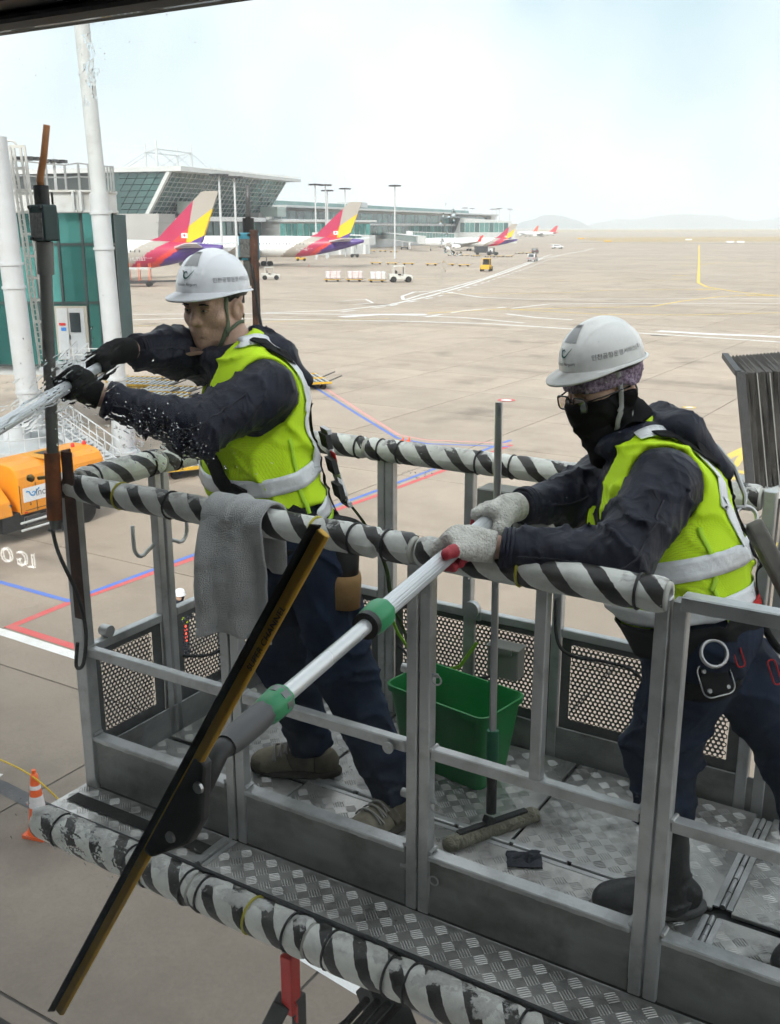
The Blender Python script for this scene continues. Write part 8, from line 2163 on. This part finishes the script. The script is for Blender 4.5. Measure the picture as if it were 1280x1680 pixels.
def f_tail(x, y):
    u = (x-225)*.93+(y-705)*.36; v = -(x-225)*.36+(y-705)*.93; return (1-(u/115)**2-(v/40)**2)*.6+nz3(u, v, .05, .16, 5)*1.5+nz3(u, v, .16, .4, 6)*.8-.85
film('water_film', 'broken streaks of water over the left worker sleeve', 110, 630, 350, 780, f_tail)
def f_col(x, y): return (1-((x-146-(y-110)*.11)/17)**2-((y-115)/66)**2)*.7+nz3(x, y, .09, .05, 8)*1.4+nz3(x, y, .3, .2, 9)*.6-.6
film('water_film', 'runs of water on the glass over the tall white mast', 110, 40, 190, 200, f_col, 1.2)
def f_mid(x, y): return (1-((x-734+(y-390)*.10)/(15+.04*(y-390)))**2-((y-410)/85)**2)*.75+nz3(x, y, .10, .04, 12)*1.2+nz3(x, y, .3, .15, 13)*.5-.7
film('water_film', 'run of water on the glass over the docked jet', 690, 320, 780, 520, f_mid, 1.2)
def f_bmp(x, y):
    u = (x-140)*.92+(y-1385)*.39; v = -(x-140)*.39+(y-1385)*.92; return (1-(u/120)**2-(v/36)**2)*.7+nz3(u, v, .06, .10, 15)*1.4+nz3(u, v, .2, .25, 16)*.6-.75
film('water_film', 'smear of water over the end of the striped bumper', 20, 1300, 290, 1470, f_bmp)

# ------------------------------------------------------------------ haze
hz = MB().box((1900, 4650, 60), (15500, 10900, 122)).build('haze', None)
hm = bpy.data.materials.new('haze_air'); hm.use_nodes = True; N = hm.node_tree.nodes; N.clear(); out = N.new('ShaderNodeOutputMaterial'); pv_ = N.new('ShaderNodeVolumePrincipled')
pv_.inputs['Density'].default_value = .00023; pv_.inputs['Color'].default_value = (.88, .94, 1, 1); pv_.inputs['Anisotropy'].default_value = 0
hm.node_tree.links.new(pv_.outputs[0], out.inputs['Volume']); hz.data.materials.append(hm)
tag(hz, 'pale even haze over the whole airfield', 'haze', kind='stuff')

# ------------------------------------------------------------------ tidy: pieces that can be told apart become parts of their own, tiny ones stay joined as stuff
JOINED = {'weld_bead', 'screw', 'rivet', 'lace', 'vent_slots', 'lettering', 'emblem', 'caged_ladder', 'handrail', 'guard_rail', 'brush', 'hinge', 'chain', 'bellows_stays', 'lanyard', 'lanyard_webbing', 'road_line', 'vent_panel'}
def islands(me):
    p = list(range(len(me.vertices)))
    def f(x):
        while p[x] != x: p[x] = p[p[x]]; x = p[x]
        return x
    for e in me.edges:
        a, b = f(e.vertices[0]), f(e.vertices[1])
        if a != b: p[a] = b
    return [f(i) for i in range(len(p))]
done_ = set()
for o in list(SC.objects):
    if o.type != 'MESH' or o.get('kind') == 'stuff' or o.data.name in done_ or o.data.users > 1 or len(o.data.vertices) > 4000: continue
    done_.add(o.data.name); nm = o.name.split('.')[0]; me = o.data; lab = islands(me); ids = sorted(set(lab))
    if len(ids) < 2: continue
    if nm in JOINED or o.parent is None or nm in ('body', 'glasses', 'clothing'):
        if o.parent is not None and nm in JOINED: o['kind'] = 'stuff'
        continue
    sm_ = me.polygons[0].use_smooth; groups = {i: [] for i in ids}
    for pl in me.polygons: groups[lab[pl.vertices[0]]].append(pl)
    pieces = []
    for i in ids:
        vs_ = sorted({v for pl in groups[i] for v in pl.vertices}); mp_ = {v: k for k, v in enumerate(vs_)}
        m2 = bpy.data.meshes.new(nm); m2.from_pydata([tuple(me.vertices[v].co) for v in vs_], [], [tuple(mp_[v] for v in pl.vertices) for pl in groups[i]])
        for m_ in me.materials: m2.materials.append(m_)
        m2.polygons.foreach_set('material_index', [pl.material_index for pl in groups[i]]); m2.polygons.foreach_set('use_smooth', [sm_]*len(groups[i])); m2.update(); done_.add(m2.name)
        if sm_: m2.set_sharp_from_angle(angle=math.radians(40))
        pieces.append(m2)
    o.data = pieces[0]
    for m2 in pieces[1:]:
        c = bpy.data.objects.new(nm, m2); COL.objects.link(c); c.parent = o.parent; c.matrix_parent_inverse = o.matrix_parent_inverse.copy(); c.location = o.location; c.rotation_euler = o.rotation_euler; c.scale = o.scale
        for md in o.modifiers:
            if md.type == 'BEVEL': bevel(c, md.width, md.segments)
